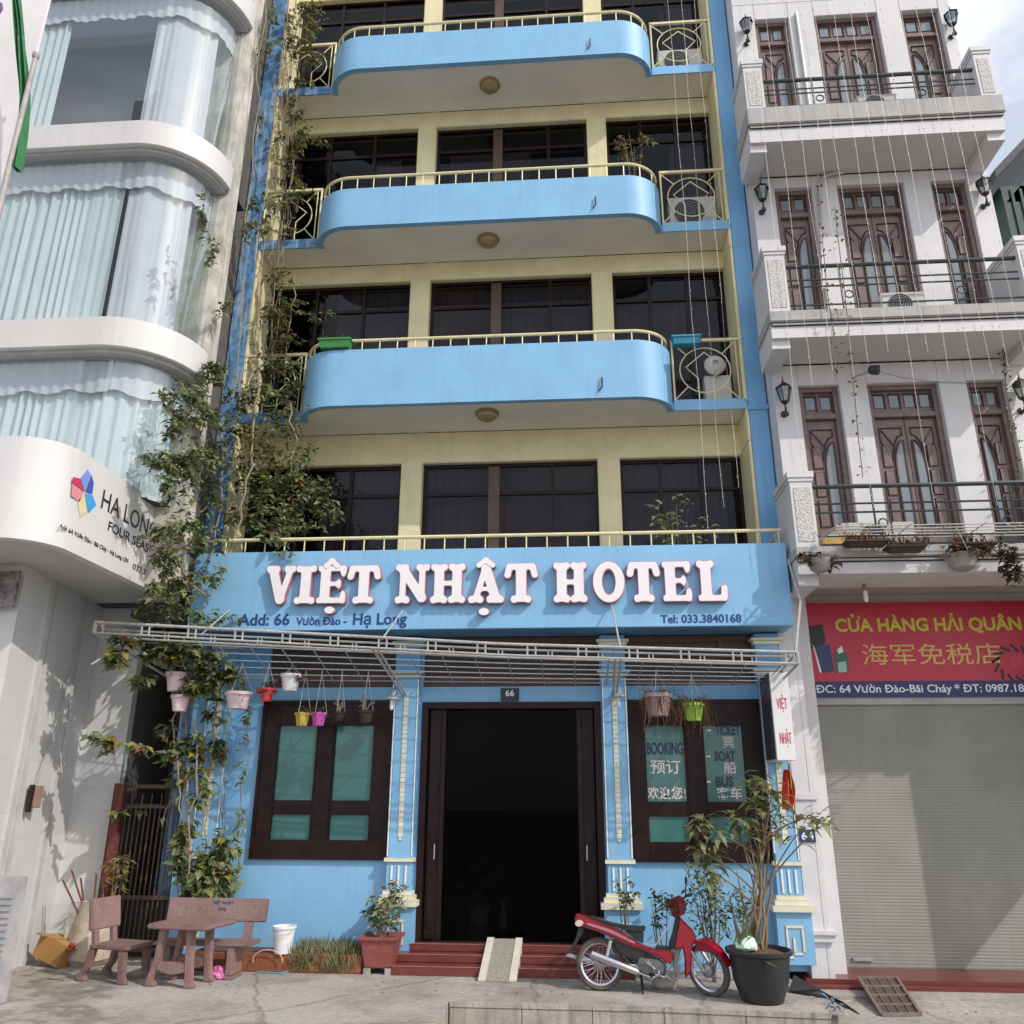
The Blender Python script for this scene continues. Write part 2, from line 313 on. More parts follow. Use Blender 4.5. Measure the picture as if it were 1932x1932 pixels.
def obj(name, mb, mats, parent=None, origin=None, smooth=False, bevel=0.0, label=None):
    off = ORG[parent.name] if parent is not None else (origin if origin is not None else (0, 0, 0))
    me = mesh_from(name, mb, mats, off)
    bm = bmesh.new(); bm.from_mesh(me)
    if bevel > 0:
        es = [e for e in bm.edges if len(e.link_faces) == 2 and e.calc_face_angle(0) > 0.6]
        bmesh.ops.bevel(bm, geom=es, offset=bevel, segments=2, affect='EDGES', clamp_overlap=True)
    bmesh.ops.recalc_face_normals(bm, faces=bm.faces); bm.to_mesh(me); bm.free()
    if smooth:
        me.polygons.foreach_set('use_smooth', [True]*len(me.polygons))
        try: me.set_sharp_from_angle(angle=rad(38))
        except Exception: pass
    o = bpy.data.objects.new(name, me); COL.objects.link(o)
    if parent is not None: o.parent = parent
    else: o.location = off
    ORG[o.name] = tuple(off)
    if label: o['label'] = label
    return o
def tag(o, label, cat, group=None):
    o['label'] = label; o['category'] = cat
    if group: o['group'] = group
    return o
def kind(o, k='structure'): o['kind'] = k; return o
def thing(name, loc, label, cat, group=None):
    o = bpy.data.objects.new(name, None); COL.objects.link(o); o.location = loc; o.empty_display_size = 0.1
    ORG[o.name] = tuple(loc); tag(o, label, cat, group); return o
def copy_thing(src, loc, label, rotz=None):
    def cp(o, par):
        c = o.copy(); COL.objects.link(c)
        if par is not None: c.parent = par
        for ch in o.children: cp(ch, c)
        return c
    c = cp(src, None); c.location = loc; c['label'] = label
    if rotz is not None: c.rotation_euler = (0, 0, rotz)
    return c

# text: a flat mesh in local x,z facing -y, fitted to a box
def text_mb(body, shear=0.0, offset=0.0, extrude=0.0):
    cu = bpy.data.curves.new('lettering', 'FONT'); cu.body = body; cu.size = 1; cu.shear = shear; cu.offset = offset; cu.extrude = extrude
    cu.resolution_u = 3
    o = bpy.data.objects.new('lettering', cu); COL.objects.link(o)
    dg = bpy.context.evaluated_depsgraph_get(); me = bpy.data.meshes.new_from_object(o.evaluated_get(dg))
    vs = [(v.co.x, v.co.y, v.co.z) for v in me.vertices]; fs = [tuple(p.vertices) for p in me.polygons]
    bpy.data.objects.remove(o); bpy.data.meshes.remove(me); bpy.data.curves.remove(cu)
    return vs, fs
def put_text(mb, body, P0, U, V, w, h, N=(0, -1, 0), depth=0.004, shear=0.0, offset=0.0, ref=None, keep=False):
    """write body in the box with lower-left P0, unit axes U (right) V (up), size w x h; ref sets what fills the height"""
    raw = body; body = body.replace('Đ', 'D').replace('đ', 'd')
    vs, fs = text_mb(body, shear, offset, 0.5)
    for i, ch in enumerate(raw):                                             # the bar of the barred D is laid over a plain D
        if ch not in 'Đđ': continue
        xr = max(v[0] for v in text_mb(body[:i+1], shear, offset)[0]); dv = text_mb(body[i], shear, offset)[0]
        xl = xr-(max(v[0] for v in dv)-min(v[0] for v in dv)); hb = 0.035+offset
        xa, xb, yc = (xl-0.07, xl+0.30, 0.365) if ch == 'Đ' else (xr-0.28, xr+0.07, 0.60)
        o = len(vs); vs = vs + [(xa, yc-hb, 0.7), (xb, yc-hb, 0.7), (xb, yc+hb, 0.7), (xa, yc+hb, 0.7)]; fs = fs + [(o, o+1, o+2, o+3)]
    xs = [v[0] for v in vs]; ys = [v[1] for v in vs]
    x0, x1 = min(xs), max(xs)
    if ref:
        rv, _ = text_mb(ref, shear, offset, 0.0); y0, y1 = min(v[1] for v in rv), max(v[1] for v in rv)
    else: y0, y1 = min(ys), max(ys)
    sx = w/(x1-x0); sy = h/(y1-y0)
    if keep: sx = min(sx, sy)
    P0, U, V, N = map(Vector, (P0, U, V, N))
    mb.add([P0 + U*((v[0]-x0)*sx) + V*((v[1]-y0)*sy) + N*(depth*(v[2]+0.5)) for v in vs], fs)
    return mb

# ---------------------------------------------------------------- raised slab letters from distance fields
def contours(F, xs, ys):
    H, W = F.shape; seg = {}
    def ip(i, j, k, l):
        a, b = F[i, j], F[k, l]; t = a/(a-b) if abs(a-b) > 1e-12 else 0.5
        return (xs[j]+(xs[l]-xs[j])*t, ys[i]+(ys[k]-ys[i])*t)
    for i in range(H-1):
        for j in range(W-1):
            c = (F[i,j] < 0)*1 + (F[i,j+1] < 0)*2 + (F[i+1,j+1] < 0)*4 + (F[i+1,j] < 0)*8
            if c in (0, 15): continue
            e = {'b': ('h', i, j), 'r': ('v', i, j+1), 't': ('h', i+1, j), 'l': ('v', i, j)}
            tb = {1:['lb'],2:['br'],3:['lr'],4:['rt'],5:['lb','rt'],6:['bt'],7:['lt'],8:['tl'],9:['tb'],10:['br','tl'],11:['tr'],12:['rl'],13:['rb'],14:['bl']}[c]
            for q in tb: seg.setdefault(e[q[0]], []).append(e[q[1]]); seg.setdefault(e[q[1]], []).append(e[q[0]])
    def pos(k):
        return ip(k[1], k[2], k[1], k[2]+1) if k[0] == 'h' else ip(k[1], k[2], k[1]+1, k[2])
    loops = []; used = set()
    for k in list(seg):
        if k in used: continue
        loop = [k]; used.add(k); cur = k
        while True:
            nx = [q for q in seg[cur] if q not in used]
            if not nx: break
            cur = nx[0]; used.add(cur); loop.append(cur)
        if len(loop) > 5: loops.append([pos(q) for q in loop])
    return loops
def sd_cap(X, Y, p, q, r):
    px, py = X-p[0], Y-p[1]; bx, by = q[0]-p[0], q[1]-p[1]; h = np.clip((px*bx+py*by)/(bx*bx+by*by+1e-9), 0, 1)
    return np.hypot(px-bx*h, py-by*h) - r
def sd_box(X, Y, c, hx, hy, r=0.04):
    dx, dy = np.abs(X-c[0])-hx+r, np.abs(Y-c[1])-hy+r
    return np.hypot(np.maximum(dx, 0), np.maximum(dy, 0)) + np.minimum(np.maximum(dx, dy), 0) - r
def sd_ell(X, Y, c, a, b): return (np.hypot((X-c[0])/a, (Y-c[1])/b)-1)*min(a, b)
def smin(a, b, k=0.05):
    h = np.clip(0.5+0.5*(b-a)/k, 0, 1); return b*(1-h)+a*h-k*h*(1-h)
def letter_field(ch, w, X, Y):
    def foot(x, y, hw): return smin(smin(sd_box(X, Y, (x, y), hw, 0.065), sd_ell(X, Y, (x-hw+0.05, y), 0.075, 0.085)), sd_ell(X, Y, (x+hw-0.05, y), 0.075, 0.085))
    def stem(x, t=0.12, y0=0.05, y1=0.95): return sd_box(X, Y, (x, (y0+y1)/2), t, (y1-y0)/2, 0.02)
    A = None
    def u(f):
        nonlocal A; A = f if A is None else smin(A, f)
    if ch == 'I': u(stem(w/2, 0.13)); u(foot(w/2, 0.07, w/2)); u(foot(w/2, 0.93, w/2))
    elif ch == 'V':
        u(sd_cap(X, Y, (0.2*w, 0.9), (0.52*w, 0.1), 0.115)); u(sd_cap(X, Y, (0.82*w, 0.9), (0.54*w, 0.1), 0.075)); u(foot(0.2*w, 0.93, 0.2*w)); u(foot(0.82*w, 0.93, 0.17*w))
    elif ch == 'E':
        u(stem(0.27*w, 0.125)); u(sd_box(X, Y, (w/2, 0.07), w/2, 0.07)); u(sd_box(X, Y, (w/2, 0.93), w/2, 0.07)); u(sd_box(X, Y, (0.5*w, 0.51), 0.26*w, 0.055))
        u(sd_ell(X, Y, (0.93*w, 0.17), 0.07, 0.15)); u(sd_ell(X, Y, (0.91*w, 0.84), 0.07, 0.13)); u(sd_ell(X, Y, (0.76*w, 0.51), 0.055, 0.12))
    elif ch == 'T':
        u(stem(w/2, 0.13)); u(foot(w/2, 0.07, 0.3*w)); u(sd_box(X, Y, (w/2, 0.92), 0.46*w, 0.08)); u(sd_cap(X, Y, (0.1*w, 0.88), (0.05*w, 0.7), 0.08)); u(sd_cap(X, Y, (0.9*w, 0.88), (0.95*w, 0.7), 0.08))
    elif ch == 'N':
        u(stem(0.2*w, 0.075)); u(stem(0.8*w, 0.075)); u(sd_cap(X, Y, (0.2*w, 0.88), (0.8*w, 0.12), 0.115)); u(foot(0.2*w, 0.07, 0.19*w)); u(foot(0.17*w, 0.93, 0.17*w)); u(foot(0.82*w, 0.93, 0.18*w))
    elif ch == 'H':
        for x in (0.23, 0.77): u(stem(x*w, 0.12)); u(foot(x*w, 0.07, 0.22*w)); u(foot(x*w, 0.93, 0.22*w))
        u(sd_box(X, Y, (w/2, 0.5), 0.3*w, 0.06))
    elif ch == 'A':
        u(sd_cap(X, Y, (0.48*w, 0.9), (0.2*w, 0.1), 0.075)); u(sd_cap(X, Y, (0.5*w, 0.9), (0.79*w, 0.1), 0.12)); u(sd_box(X, Y, (w/2, 0.34), 0.25*w, 0.05)); u(foot(0.2*w, 0.07, 0.19*w)); u(foot(0.78*w, 0.07, 0.22*w))
    elif ch == 'O':
        o = sd_ell(X, Y, (w/2, 0.5), 0.5*w, 0.52); i = sd_ell(X, Y, (w/2, 0.5), 0.22*w, 0.34); u(np.maximum(o, -i))
    elif ch == 'L':
        u(stem(0.3*w, 0.125)); u(foot(0.3*w, 0.93, 0.28*w)); u(sd_box(X, Y, (w/2, 0.07), w/2, 0.07)); u(sd_cap(X, Y, (0.93*w, 0.1), (0.95*w, 0.32), 0.075))
    elif ch == '^': u(sd_cap(X, Y, (0.18*w, 0.1), (0.5*w, 0.28), 0.09)); u(sd_cap(X, Y, (0.82*w, 0.1), (0.5*w, 0.28), 0.09))
    elif ch == '.': u(sd_ell(X, Y, (w/2, 0.12), 0.17, 0.12))
    return A
def letter_mb(mb, ch, w, P0, h, depth, wid, grow=0.0, y=0.0):
    """slab letter; w in cap heights, placed with lower-left P0, cap height h, real width wid; front face at P0.y - depth"""
    xs = np.arange(-0.16, w+0.17, 0.022); ys = np.arange(-0.14, 1.16, 0.022); X, Y = np.meshgrid(xs, ys)
    F = letter_field(ch, w, X, Y) - grow
    cu = bpy.data.curves.new('letter_outline', 'CURVE'); cu.dimensions = '2D'; cu.fill_mode = 'BOTH'; cu.extrude = 0.5
    for lp in contours(F, xs, ys):
        sp = cu.splines.new('POLY'); sp.points.add(len(lp)-1)
        for p, c in zip(sp.points, lp): p.co = (c[0], c[1], 0, 1)
        sp.use_cyclic_u = True
    o = bpy.data.objects.new('letter_outline', cu); COL.objects.link(o)
    me = bpy.data.meshes.new_from_object(o.evaluated_get(bpy.context.evaluated_depsgraph_get()))
    k = wid/w
    mb.add([(P0[0]+v.co.x*k, P0[1]-depth*(v.co.z+0.5), P0[2]+v.co.y*h) for v in me.vertices], [tuple(p.vertices) for p in me.polygons])
    bpy.data.objects.remove(o); bpy.data.meshes.remove(me); bpy.data.curves.remove(cu)

# ---------------------------------------------------------------- ground
mb = MB(); mb.box(-150, 150, -150, -8, -0.62, -0.60); mb.box(-150, 150, -8, 60, -0.62, -0.30)
kind(obj('street', mb, ASPH))
mb = MB(); mb.plan([(-14, 2.0), (-14, -7.9), (-1.38, -7.9), (-1.38, -2.82), (0.9, -2.84), (2.44, -2.97), (2.44, 2.0)], -0.29, 0.0)
kind(obj('forecourt', mb, CONC))
mb = MB(); mb.plan([(2.45, 2.0), (2.45, -7.9), (20, -7.9), (20, 2.0)], -0.295, -0.16)
kind(obj('pavement', mb, CONC))
mb = MB()
path = [(-1.36, -2.838), (-0.9, -2.838), (0.9, -2.858), (1.6, -2.92), (2.44, -2.985)]
for i, (a, b) in enumerate([(-1.36, -0.62), (-0.615, 0.1), (0.105, 0.82), (0.825, 1.62), (1.625, 2.43)]):
    ya, yb = np.interp([a, b], [p[0] for p in path], [p[1] for p in path])
    mb.plan([(a, ya-0.012), (b, yb-0.012), (b, yb-0.22+0.2), (a, ya-0.22+0.2)][::1], -0.298, -0.045)
    mb.plan([(a-0.003, ya-0.03), (b+0.003, yb-0.03), (b+0.003, yb+0.01), (a-0.003, ya+0.01)], -0.044, 0.006)
kind(obj('kerb', mb, KERB, bevel=0.006))
mb = MB(); mb.box(-1.42, -1.379, -7.9, -2.82, -0.298, -0.003)
kind(obj('kerb_return', mb, KERB))

# ---------------------------------------------------------------- hotel
hotel = thing('hotel_building', (-1.3, -0.9, 0), 'sky blue narrow hotel with cream columns and rounded balconies, dark open doorway below', 'building')
XL, XR = -5.40, 2.76
HEAD = [7.20, 10.73, 14.17, 17.65]; SOF = [4.15, 7.75, 11.10, 14.54, 18.05]
CL = [(-2.78, -2.43), (0.43, 0.79)]
up = MB()
for f in range(4):
    up.box(XL-0.3, XR+0.3, 0.0, 0.30, HEAD[f], SOF[f+1])                     # beam above windows
    for a, b in CL: up.box(a, b, -0.06, 0.29, SOF[f]+0.1, HEAD[f]-0.001)      # columns between windows
    up.box(XL-0.02, XL+0.03, -0.60, 0.29, SOF[f]+0.1, HEAD[f]-0.002); up.box(XR-0.03, XR+0.02, -0.60, 0.29, SOF[f]+0.1, HEAD[f]-0.002)
    up.box(XL-0.02, XL+0.03, -0.60, -0.002, HEAD[f]-0.002, SOF[f+1]-0.002); up.box(XR-0.03, XR+0.02, -0.60, -0.002, HEAD[f]-0.002, SOF[f+1]-0.002)
obj('upper_wall', up, CREAM, hotel, bevel=0.012)
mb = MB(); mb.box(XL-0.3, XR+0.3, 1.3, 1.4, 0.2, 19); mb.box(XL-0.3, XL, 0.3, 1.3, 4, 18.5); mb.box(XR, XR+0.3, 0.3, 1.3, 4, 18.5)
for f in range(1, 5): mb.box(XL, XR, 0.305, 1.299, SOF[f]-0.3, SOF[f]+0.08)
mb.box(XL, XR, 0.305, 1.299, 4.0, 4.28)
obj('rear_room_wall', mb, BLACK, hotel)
mb = MB(); mb.box(-5.72, -5.421, -0.62, 0.4, 0, 18.6); obj('side_column', mb, BLUE_OLD, hotel, bevel=0.01, label='weathered streaky blue side column behind the climbing vine')
mb = MB(); mb.box(2.781, 3.06, -0.62, 0.4, 0, 18.6); mb.box(2.90, 2.905, -0.624, -0.61, 0.8, 7.6); mb.box(2.76, 3.075, -0.64, -0.60, 7.70, 7.78)
obj('side_column', mb, mat('column_blue_paint', (0.17, 0.40, 0.66), 0.55, 0.12, 2.0, 0.08, 60, streak=0.2, streak_col=(0.25, 0.45, 0.62)), hotel, bevel=0.01)

def arc(cx, cy, a, b, t0, t1, n=10):
    return [(cx+a*math.cos(rad(t0+(t1-t0)*i/n)), cy+b*math.sin(rad(t0+(t1-t0)*i/n))) for i in range(n+1)]
PLAN = arc(-3.70, -0.55, 0.63, 0.57, 180, 270) + arc(0.98, -0.55, 0.64, 0.57, 270, 360)
def resample(path, step, close=False):
    P = [Vector((p[0], p[1], 0)) for p in path]; out = []; d = 0.0; nxt = step/2
    for a, b in zip(P[:-1], P[1:]):
        L = (b-a).length
        while nxt <= d+L: out.append(a.lerp(b, (nxt-d)/L)); nxt += step
        d += L
    return out
def inset(path, th):
    P = [Vector((p[0], p[1], 0)) for p in path]; out = []
    for i in range(len(P)):
        t = P[min(i+1, len(P)-1)] - P[max(i-1, 0)]; t.normalize(); q = P[i] + Vector((-t.y, t.x, 0))*th; out.append((q.x, q.y))
    return out
TOPS = [(8.72, 8.905), (11.857, 12.125), (15.30, 15.56)]
for k in range(3):
    zs = SOF[k+1]; ztop, zr = TOPS[k]
    slab = MB(); poly = [(XL, -0.58)] + [(-4.335, -0.58)] + [p for p in inset(PLAN, 0.05) if p[1] < -0.58] + [(1.625, -0.58), (XR, -0.58), (XR, -0.001), (XL, -0.001)]
    slab.plan(poly, zs+0.004, zs+0.13); slab.m = [1]+[0]*(len(slab.f)-1)
    bal = obj('balcony', slab, [BLUE, SOFFIT], hotel)
    mb = MB(); mb.ribbon(PLAN, 0.10, zs-0.012, ztop); obj('parapet', mb, BLUE, bal, smooth=True)
    mb = MB(); mb.box(1.64, XR, -0.60, -0.575, zs-0.012, zs+0.17); obj('slab_edge', mb, BLUE, bal)
    mb = MB(); mb.box(XL, -4.345, -0.60, -0.575, zs-0.012, zs+0.17); obj('slab_edge', mb, BLUE_OLD, bal, label='stained left end of the slab edge')
    mb = MB(); ip = inset(PLAN, 0.05)
    mb.tube([(p[0], p[1], zr) for p in ip], 0.026, 8); 
    for p in resample(ip, 0.285): mb.tube([(p.x, p.y, ztop-0.02), (p.x, p.y, zr)], 0.0105, 5)
    mb.tube([(ip[0][0], ip[0][1], ztop-0.1), (ip[0][0], ip[0][1], zr+0.01)], 0.016, 6); mb.tube([(ip[-1][0], ip[-1][1], ztop-0.1), (ip[-1][0], ip[-1][1], zr+0.01)], 0.016, 6)
    obj('railing', mb, CREAM_RAIL, bal, smooth=True)
    for xa, xb in ((1.66, 2.74), (-5.38, -4.36)):
        mb = MB(); zb, zt = zs+0.17, zs+1.20; y = -0.585; r = 0.0105
        mb.box(xa-0.02, xb+0.02, y-0.022, y+0.022, zt, zt+0.045); mb.tube([(xa, y, zb), (xa, y, zt)], 0.018, 6); mb.tube([(xb, y, zb), (xb, y, zt)], 0.018, 6)
        mb.tube([(xb-0.07, y, zb), (xb-0.07, y, zt)], r, 5)
        cx, cz = (xa+xb-0.07)/2, (zb+zt)/2+0.0; R = 0.40
        mb.tube([(cx+R*math.cos(t), y, cz+R*math.sin(t)) for t in np.linspace(0, 2*math.pi, 25)], r, 5, cap=False)
        mb.tube([(cx, y, cz+0.32), (cx+0.30, y, cz+0.06), (cx+0.12, y, cz-0.14), (cx+0.12, y, zb)], r, 5); mb.tube([(cx, y, cz+0.32), (cx-0.30, y, cz+0.06), (cx-0.12, y, cz-0.14), (cx-0.12, y, zb)], r, 5)
        for sx in (-1, 1):
            for szz in (-1, 1): mb.tube([(cx+sx*0.283, y, cz+szz*0.283), (cx+sx*(xb-0.07-xa)/2*0.97, y, cz+szz*(zt-zb)/2*0.97)], r, 5)
        obj('side_railing', mb, CREAM_RAIL, bal, smooth=True)
    mb = MB(); hx = 0.50; mb.tube([(hx, -1.15, zs+0.32), (hx, -1.16, zs+0.16), (hx-0.05, -1.15, zs+0.09)], 0.013, 6); obj('drain_hook', mb, IRON, bal)

def curtain(mb, x0, x1, z0, z1, y, amp=0.03, wl=0.13, jit=0.3):
    n = max(8, int((x1-x0)/wl*8)); ph = random.random()*6; xs = np.linspace(x0, x1, n)
    yy = [y + amp*math.sin(2*math.pi*(x-x0)/wl + ph + jit*3*math.sin(x*3.1+ph)) + amp*0.4*math.sin(x*29+ph) for x in xs]
    mb.sheet([[(x, q, z0) for x, q in zip(xs, yy)], [(x, q*0.6+y*0.4, (z0+z1)/2) for x, q in zip(xs, yy)], [(x, q*0.5+y*0.5, z1) for x, q in zip(xs, yy)]])
for f in range(4):
    z0, z1 = SOF[f]+0.15, HEAD[f]
    for wi, (a, b) in enumerate(((XL+0.03, CL[0][0]), (CL[0][1], CL[1][0]), (CL[1][1], XR-0.03))):
        fr = MB(); y0, y1 = 0.10, 0.17; w = 0.055
        fr.box(a, b, y0, y1, z1-w, z1-0.002); fr.box(a, b, y0, y1, z0, z0+w); fr.box(a+0.002, a+w, y0, y1, z0+w, z1-w); fr.box(b-w, b-0.002, y0, y1, z0+w, z1-w)
        zt = z1-0.52
        muls = [a+(b-a)/3, a+2*(b-a)/3] if wi != 1 else [-1.26, -0.30]
        fr.box(a+w, b-w, y0+0.003, y1-0.003, zt-0.03, zt+0.03)
        for i, mxx in enumerate(muls):
            hw = 0.09 if (wi == 1 and i == 0) else 0.028
            fr.mi = 1 if hw > 0.05 else 0
            fr.box(mxx-hw, mxx+hw, y0-0.004, y1+0.002, z0+w, z1-w); fr.mi = 0
        win = obj('window', fr, [BROWN, BROWN_MID], hotel)
        mb = MB(); mb.box(a+w, b-w, 0.130, 0.136, z0+w, z1-w); obj('pane', mb, PANE_DARK, win)
        mb = MB()
        if f in (0, 1):
            if wi == 1: curtain(mb, a, -1.3, z0, z1-0.03, 0.30); mb.mi = 1; curtain(mb, -1.2, b, z0, z1-0.03, 0.30); mb.m = [1 - q if f == 1 else q for q in mb.m]
            elif wi == 2: mb.mi = 0; curtain(mb, a+0.05, b-0.25, z0, z1-(0.02 if f == 0 else 0.5), 0.30)
            else: mb.mi = 0; curtain(mb, a+1.2, b, z0, z1-0.02, 0.30)
        else:
            if wi == 2: curtain(mb, b-0.75, b-0.1, z0, z1-0.5, 0.3)
            elif wi == 1: mb.mi = 1; curtain(mb, a+0.2, b-1.1, z0, z1-0.3, 0.45)
            else: curtain(mb, b-0.9, b-0.4, z0, z1-0.4, 0.4)
        obj('curtain', mb, [CURTAIN_GREY, CURTAIN_RED], win, smooth=True)

# fascia with the hotel's name
SY = -1.50
mb = MB(); mb.box(-5.36, 2.88, SY, SY+0.10, 4.15, 5.28); mb.box(2.78, 2.88, SY+0.10, -0.63, 4.15, 5.28); mb.box(-5.36, -5.26, SY+0.10, -0.63, 4.15, 5.28)
fascia = obj('sign_fascia', mb, BLUE, hotel, bevel=0.006)
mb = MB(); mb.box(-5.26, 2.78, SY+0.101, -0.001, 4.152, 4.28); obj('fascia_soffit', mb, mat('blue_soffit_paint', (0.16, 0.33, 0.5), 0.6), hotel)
mb = MB(); mb.tube([(-5.32, SY+0.05, 5.475), (2.84, SY+0.05, 5.475), (2.84, -0.65, 5.475)], 0.026, 8)
for i in range(29): x = -5.25 + i*0.288; mb.tube([(x, SY+0.05, 5.26), (x, SY+0.05, 5.475)], 0.0105, 5)
for y in (-1.2, -0.9, -0.68): mb.tube([(2.84, y, 5.26), (2.84, y, 5.475)], 0.0105, 5)
obj('railing', mb, CREAM_RAIL, hotel, smooth=True)
LT = [('V', 505, 557), ('I', 561, 595), ('E', 601, 653), ('T', 659, 716), ('N', 749, 809), ('H', 815, 877), ('A', 886, 949), ('T', 955, 1012),
      ('H', 1046, 1106), ('O', 1119, 1178), ('T', 1186, 1242), ('E', 1250, 1302), ('L', 1316, 1368)]
edge = MB(); face = MB()
def put_letter(ch, x0, x1, zb, h):
    wid = x1-x0; w = wid/h; e = 0.007 if ch in '^.' else 0.0
    letter_mb(edge, ch, w, (x0, SY-0.002-e, zb), h, 0.085, wid, 0.019)
    letter_mb(face, ch, w, (x0, SY-0.088-e, zb), h, 0.012, wid, 0.0)
for ch, a, b in LT:
    fa = (a-505)/863.0
    zb = at(a, 1140-5*fa, SY-0.05).z; zt = at(a, 1071-11*fa, SY-0.05).z
    put_letter(ch, at(a, 1105, SY-0.05).x, at(b, 1105, SY-0.05).x, zb, zt-zb)
for (a, b, yb, yt) in ((612, 646, 1072, 1047), (897, 938, 1071, 1045)):
    p = at(a, yb, SY-0.05); q = at(b, yt, SY-0.05); h = 0.40; w = (q.x-p.x)/h
    put_letter('^', p.x, q.x, p.z-0.02, h)
for (a, b, yb) in ((606, 640, 1158), (897, 930, 1161)):
    p = at(a, yb, SY-0.05); q = at(b, yb, SY-0.05); put_letter('.', p.x, q.x, p.z-0.01, 0.40)
rl = obj('raised_lettering', edge, LETTER_P, hotel); obj('letter_face', face, LETTER_W, rl)
mb = MB(); U = Vector((1, 0, 0)); V = Vector((0, 0, 1))
def txt_at(mb, body, xa, xb, yb, yt, Y, **k):
    p = at(xa, yb, Y); q = at(xb, yt, Y); return put_text(mb, body, (p.x, Y, p.z), U, V, q.x-p.x, q.z-p.z, **k)
txt_at(mb, 'Add: 66', 449, 548, 1181, 1157, SY-0.001, offset=0.024)
txt_at(mb, 'Vườn Đào -', 558, 655, 1180, 1163, SY-0.001, offset=0.024, ref='Vưđ')
txt_at(mb, 'Hạ Long', 665, 768, 1186, 1156, SY-0.001, offset=0.024)
txt_at(mb, 'Tel: 033.3840168', 1247, 1398, 1176, 1158, SY-0.001, offset=0.024)
obj('address_lettering', mb, NAVY, hotel)

# ground floor
GY = -0.9
WL = (-4.35, -2.53, 1.23, 3.25); WR = (0.69, 2.45, 1.24, 3.24); DR = (-2.12, 0.335, 0.26, 3.24)
mb = MB(); th = 0.2; z0, z1 = 0.0, 4.14
def wallseg(a, b, c, d): mb.box(a, b, GY, GY+th, c, d)
wallseg(-5.40, WL[0], z0, z1); wallseg(WL[0], WL[1], z0, WL[2]); wallseg(WL[0], WL[1], WL[3], 3.45); wallseg(WL[1], DR[0], z0, z1)
wallseg(DR[0], DR[1], DR[3], 3.45); wallseg(DR[1], WR[0], z0, z1); wallseg(WR[0], WR[1], z0, WR[2]); wallseg(WR[0], WR[1], WR[3], 3.45); wallseg(WR[1], 2.778, z0, z1)
obj('ground_floor_wall', mb, BLUE, hotel)
mb = MB()
for a, b in ((WL[0], WL[1]), (DR[0], DR[1]), (WR[0], WR[1])):
    mb.box(a, b, GY+0.06, GY+0.12, 3.45, 4.14)
    for k in range(1, 4): x = a+(b-a)*k/4; mb.box(x-0.03, x+0.03, GY+0.03, GY+0.059, 3.45, 4.14)
    mb.box(a, b, GY+0.02, GY+0.058, 3.45, 3.53); mb.box(a, b, GY+0.02, GY+0.058, 4.05, 4.14)
obj('transom', mb, mat('brown_transom_wood', (0.10, 0.045, 0.03), 0.5, 0.3, 5), hotel)
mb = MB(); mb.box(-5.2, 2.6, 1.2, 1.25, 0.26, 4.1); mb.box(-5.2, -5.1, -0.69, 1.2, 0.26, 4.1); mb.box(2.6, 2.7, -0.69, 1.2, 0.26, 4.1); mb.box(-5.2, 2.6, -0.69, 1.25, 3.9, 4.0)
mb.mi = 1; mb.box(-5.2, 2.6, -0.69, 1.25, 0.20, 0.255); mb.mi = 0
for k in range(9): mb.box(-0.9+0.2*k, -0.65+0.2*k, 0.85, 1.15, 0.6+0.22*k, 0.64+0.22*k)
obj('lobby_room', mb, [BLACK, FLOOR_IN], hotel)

def ground_window(a, b, z0, z1, posters):
    W, H = b-a, z1-z0; fr = MB(); y0, y1 = GY-0.035, GY+0.05
    X = [0, .13, .42, .57, .86, 1]; Z = [0, .11, .265, .356, .84, 1]
    X = [a+W*t for t in X]; Z = [z0+H*t for t in Z]
    fr.box(X[0], X[1], y0, y1, Z[0], Z[5]); fr.box(X[4], X[5], y0, y1, Z[0], Z[5]); fr.box(X[1], X[4], y0, y1, Z[0], Z[1]); fr.box(X[1], X[4], y0, y1, Z[4], Z[5])
    fr.box(X[2]+0.03, X[3]-0.03, y0+0.004, y1, Z[1], Z[4])
    for u, v in ((X[1], X[2]), (X[3], X[4])):
        fr.box(u, v, y0+0.012, y1, Z[2], Z[3])
        fr.box(u-0.01, u+0.0, y0+0.008, y0+0.03, Z[1], Z[4]); fr.box(v, v+0.03, y0+0.012, y1, Z[1], Z[4]); fr.box(u-0.03, u-0.01, y0+0.012, y1, Z[1], Z[4])
    fr.box(X[0]-0.02, X[5]+0.02, y0-0.02, y0-0.001, Z[0]-0.02, Z[0]+0.03); fr.box(X[0]-0.02, X[5]+0.02, y0-0.02, y0-0.001, Z[5]-0.03, Z[5]+0.02)
    fr.box(X[0]-0.02, X[0]+0.03, y0-0.02, y0-0.001, Z[0]+0.03, Z[5]-0.03); fr.box(X[5]-0.03, X[5]+0.02, y0-0.02, y0-0.001, Z[0]+0.03, Z[5]-0.03)
    win = obj('ground_window', fr, BROWN, hotel, bevel=0.006)
    for u, v in ((X[1], X[2]), (X[3], X[4])):
        for c, d in ((Z[1], Z[2]), (Z[3], Z[4])):
            mb = MB(); mb.box(u, v, GY+0.01, GY+0.03, c, d); obj('pane', mb, TEAL, win)
    return win
win_l = ground_window(*WL, False); win_r = ground_window(*WR, True)
TY = GY+0.009
INK = mat('dark_blue_poster_ink', (0.012, 0.025, 0.075), 0.4)
for a_ in (('BOOKING', 1221, 1288, 1424, 1400), ('TICKET', 1350, 1395, 1387, 1368), ('BOAT', 1349, 1386, 1436, 1417), ('BUS', 1351, 1383, 1484, 1465)):
    mb = MB(); txt_at(mb, *a_, TY, offset=0.028); obj('poster_lettering', mb, INK, win_r)
mb = MB(); txt_at(mb, '预订', 1228, 1283, 1460, 1434, TY, offset=0.012); txt_at(mb, '欢迎您!', 1222, 1293, 1508, 1484, TY, offset=0.012)
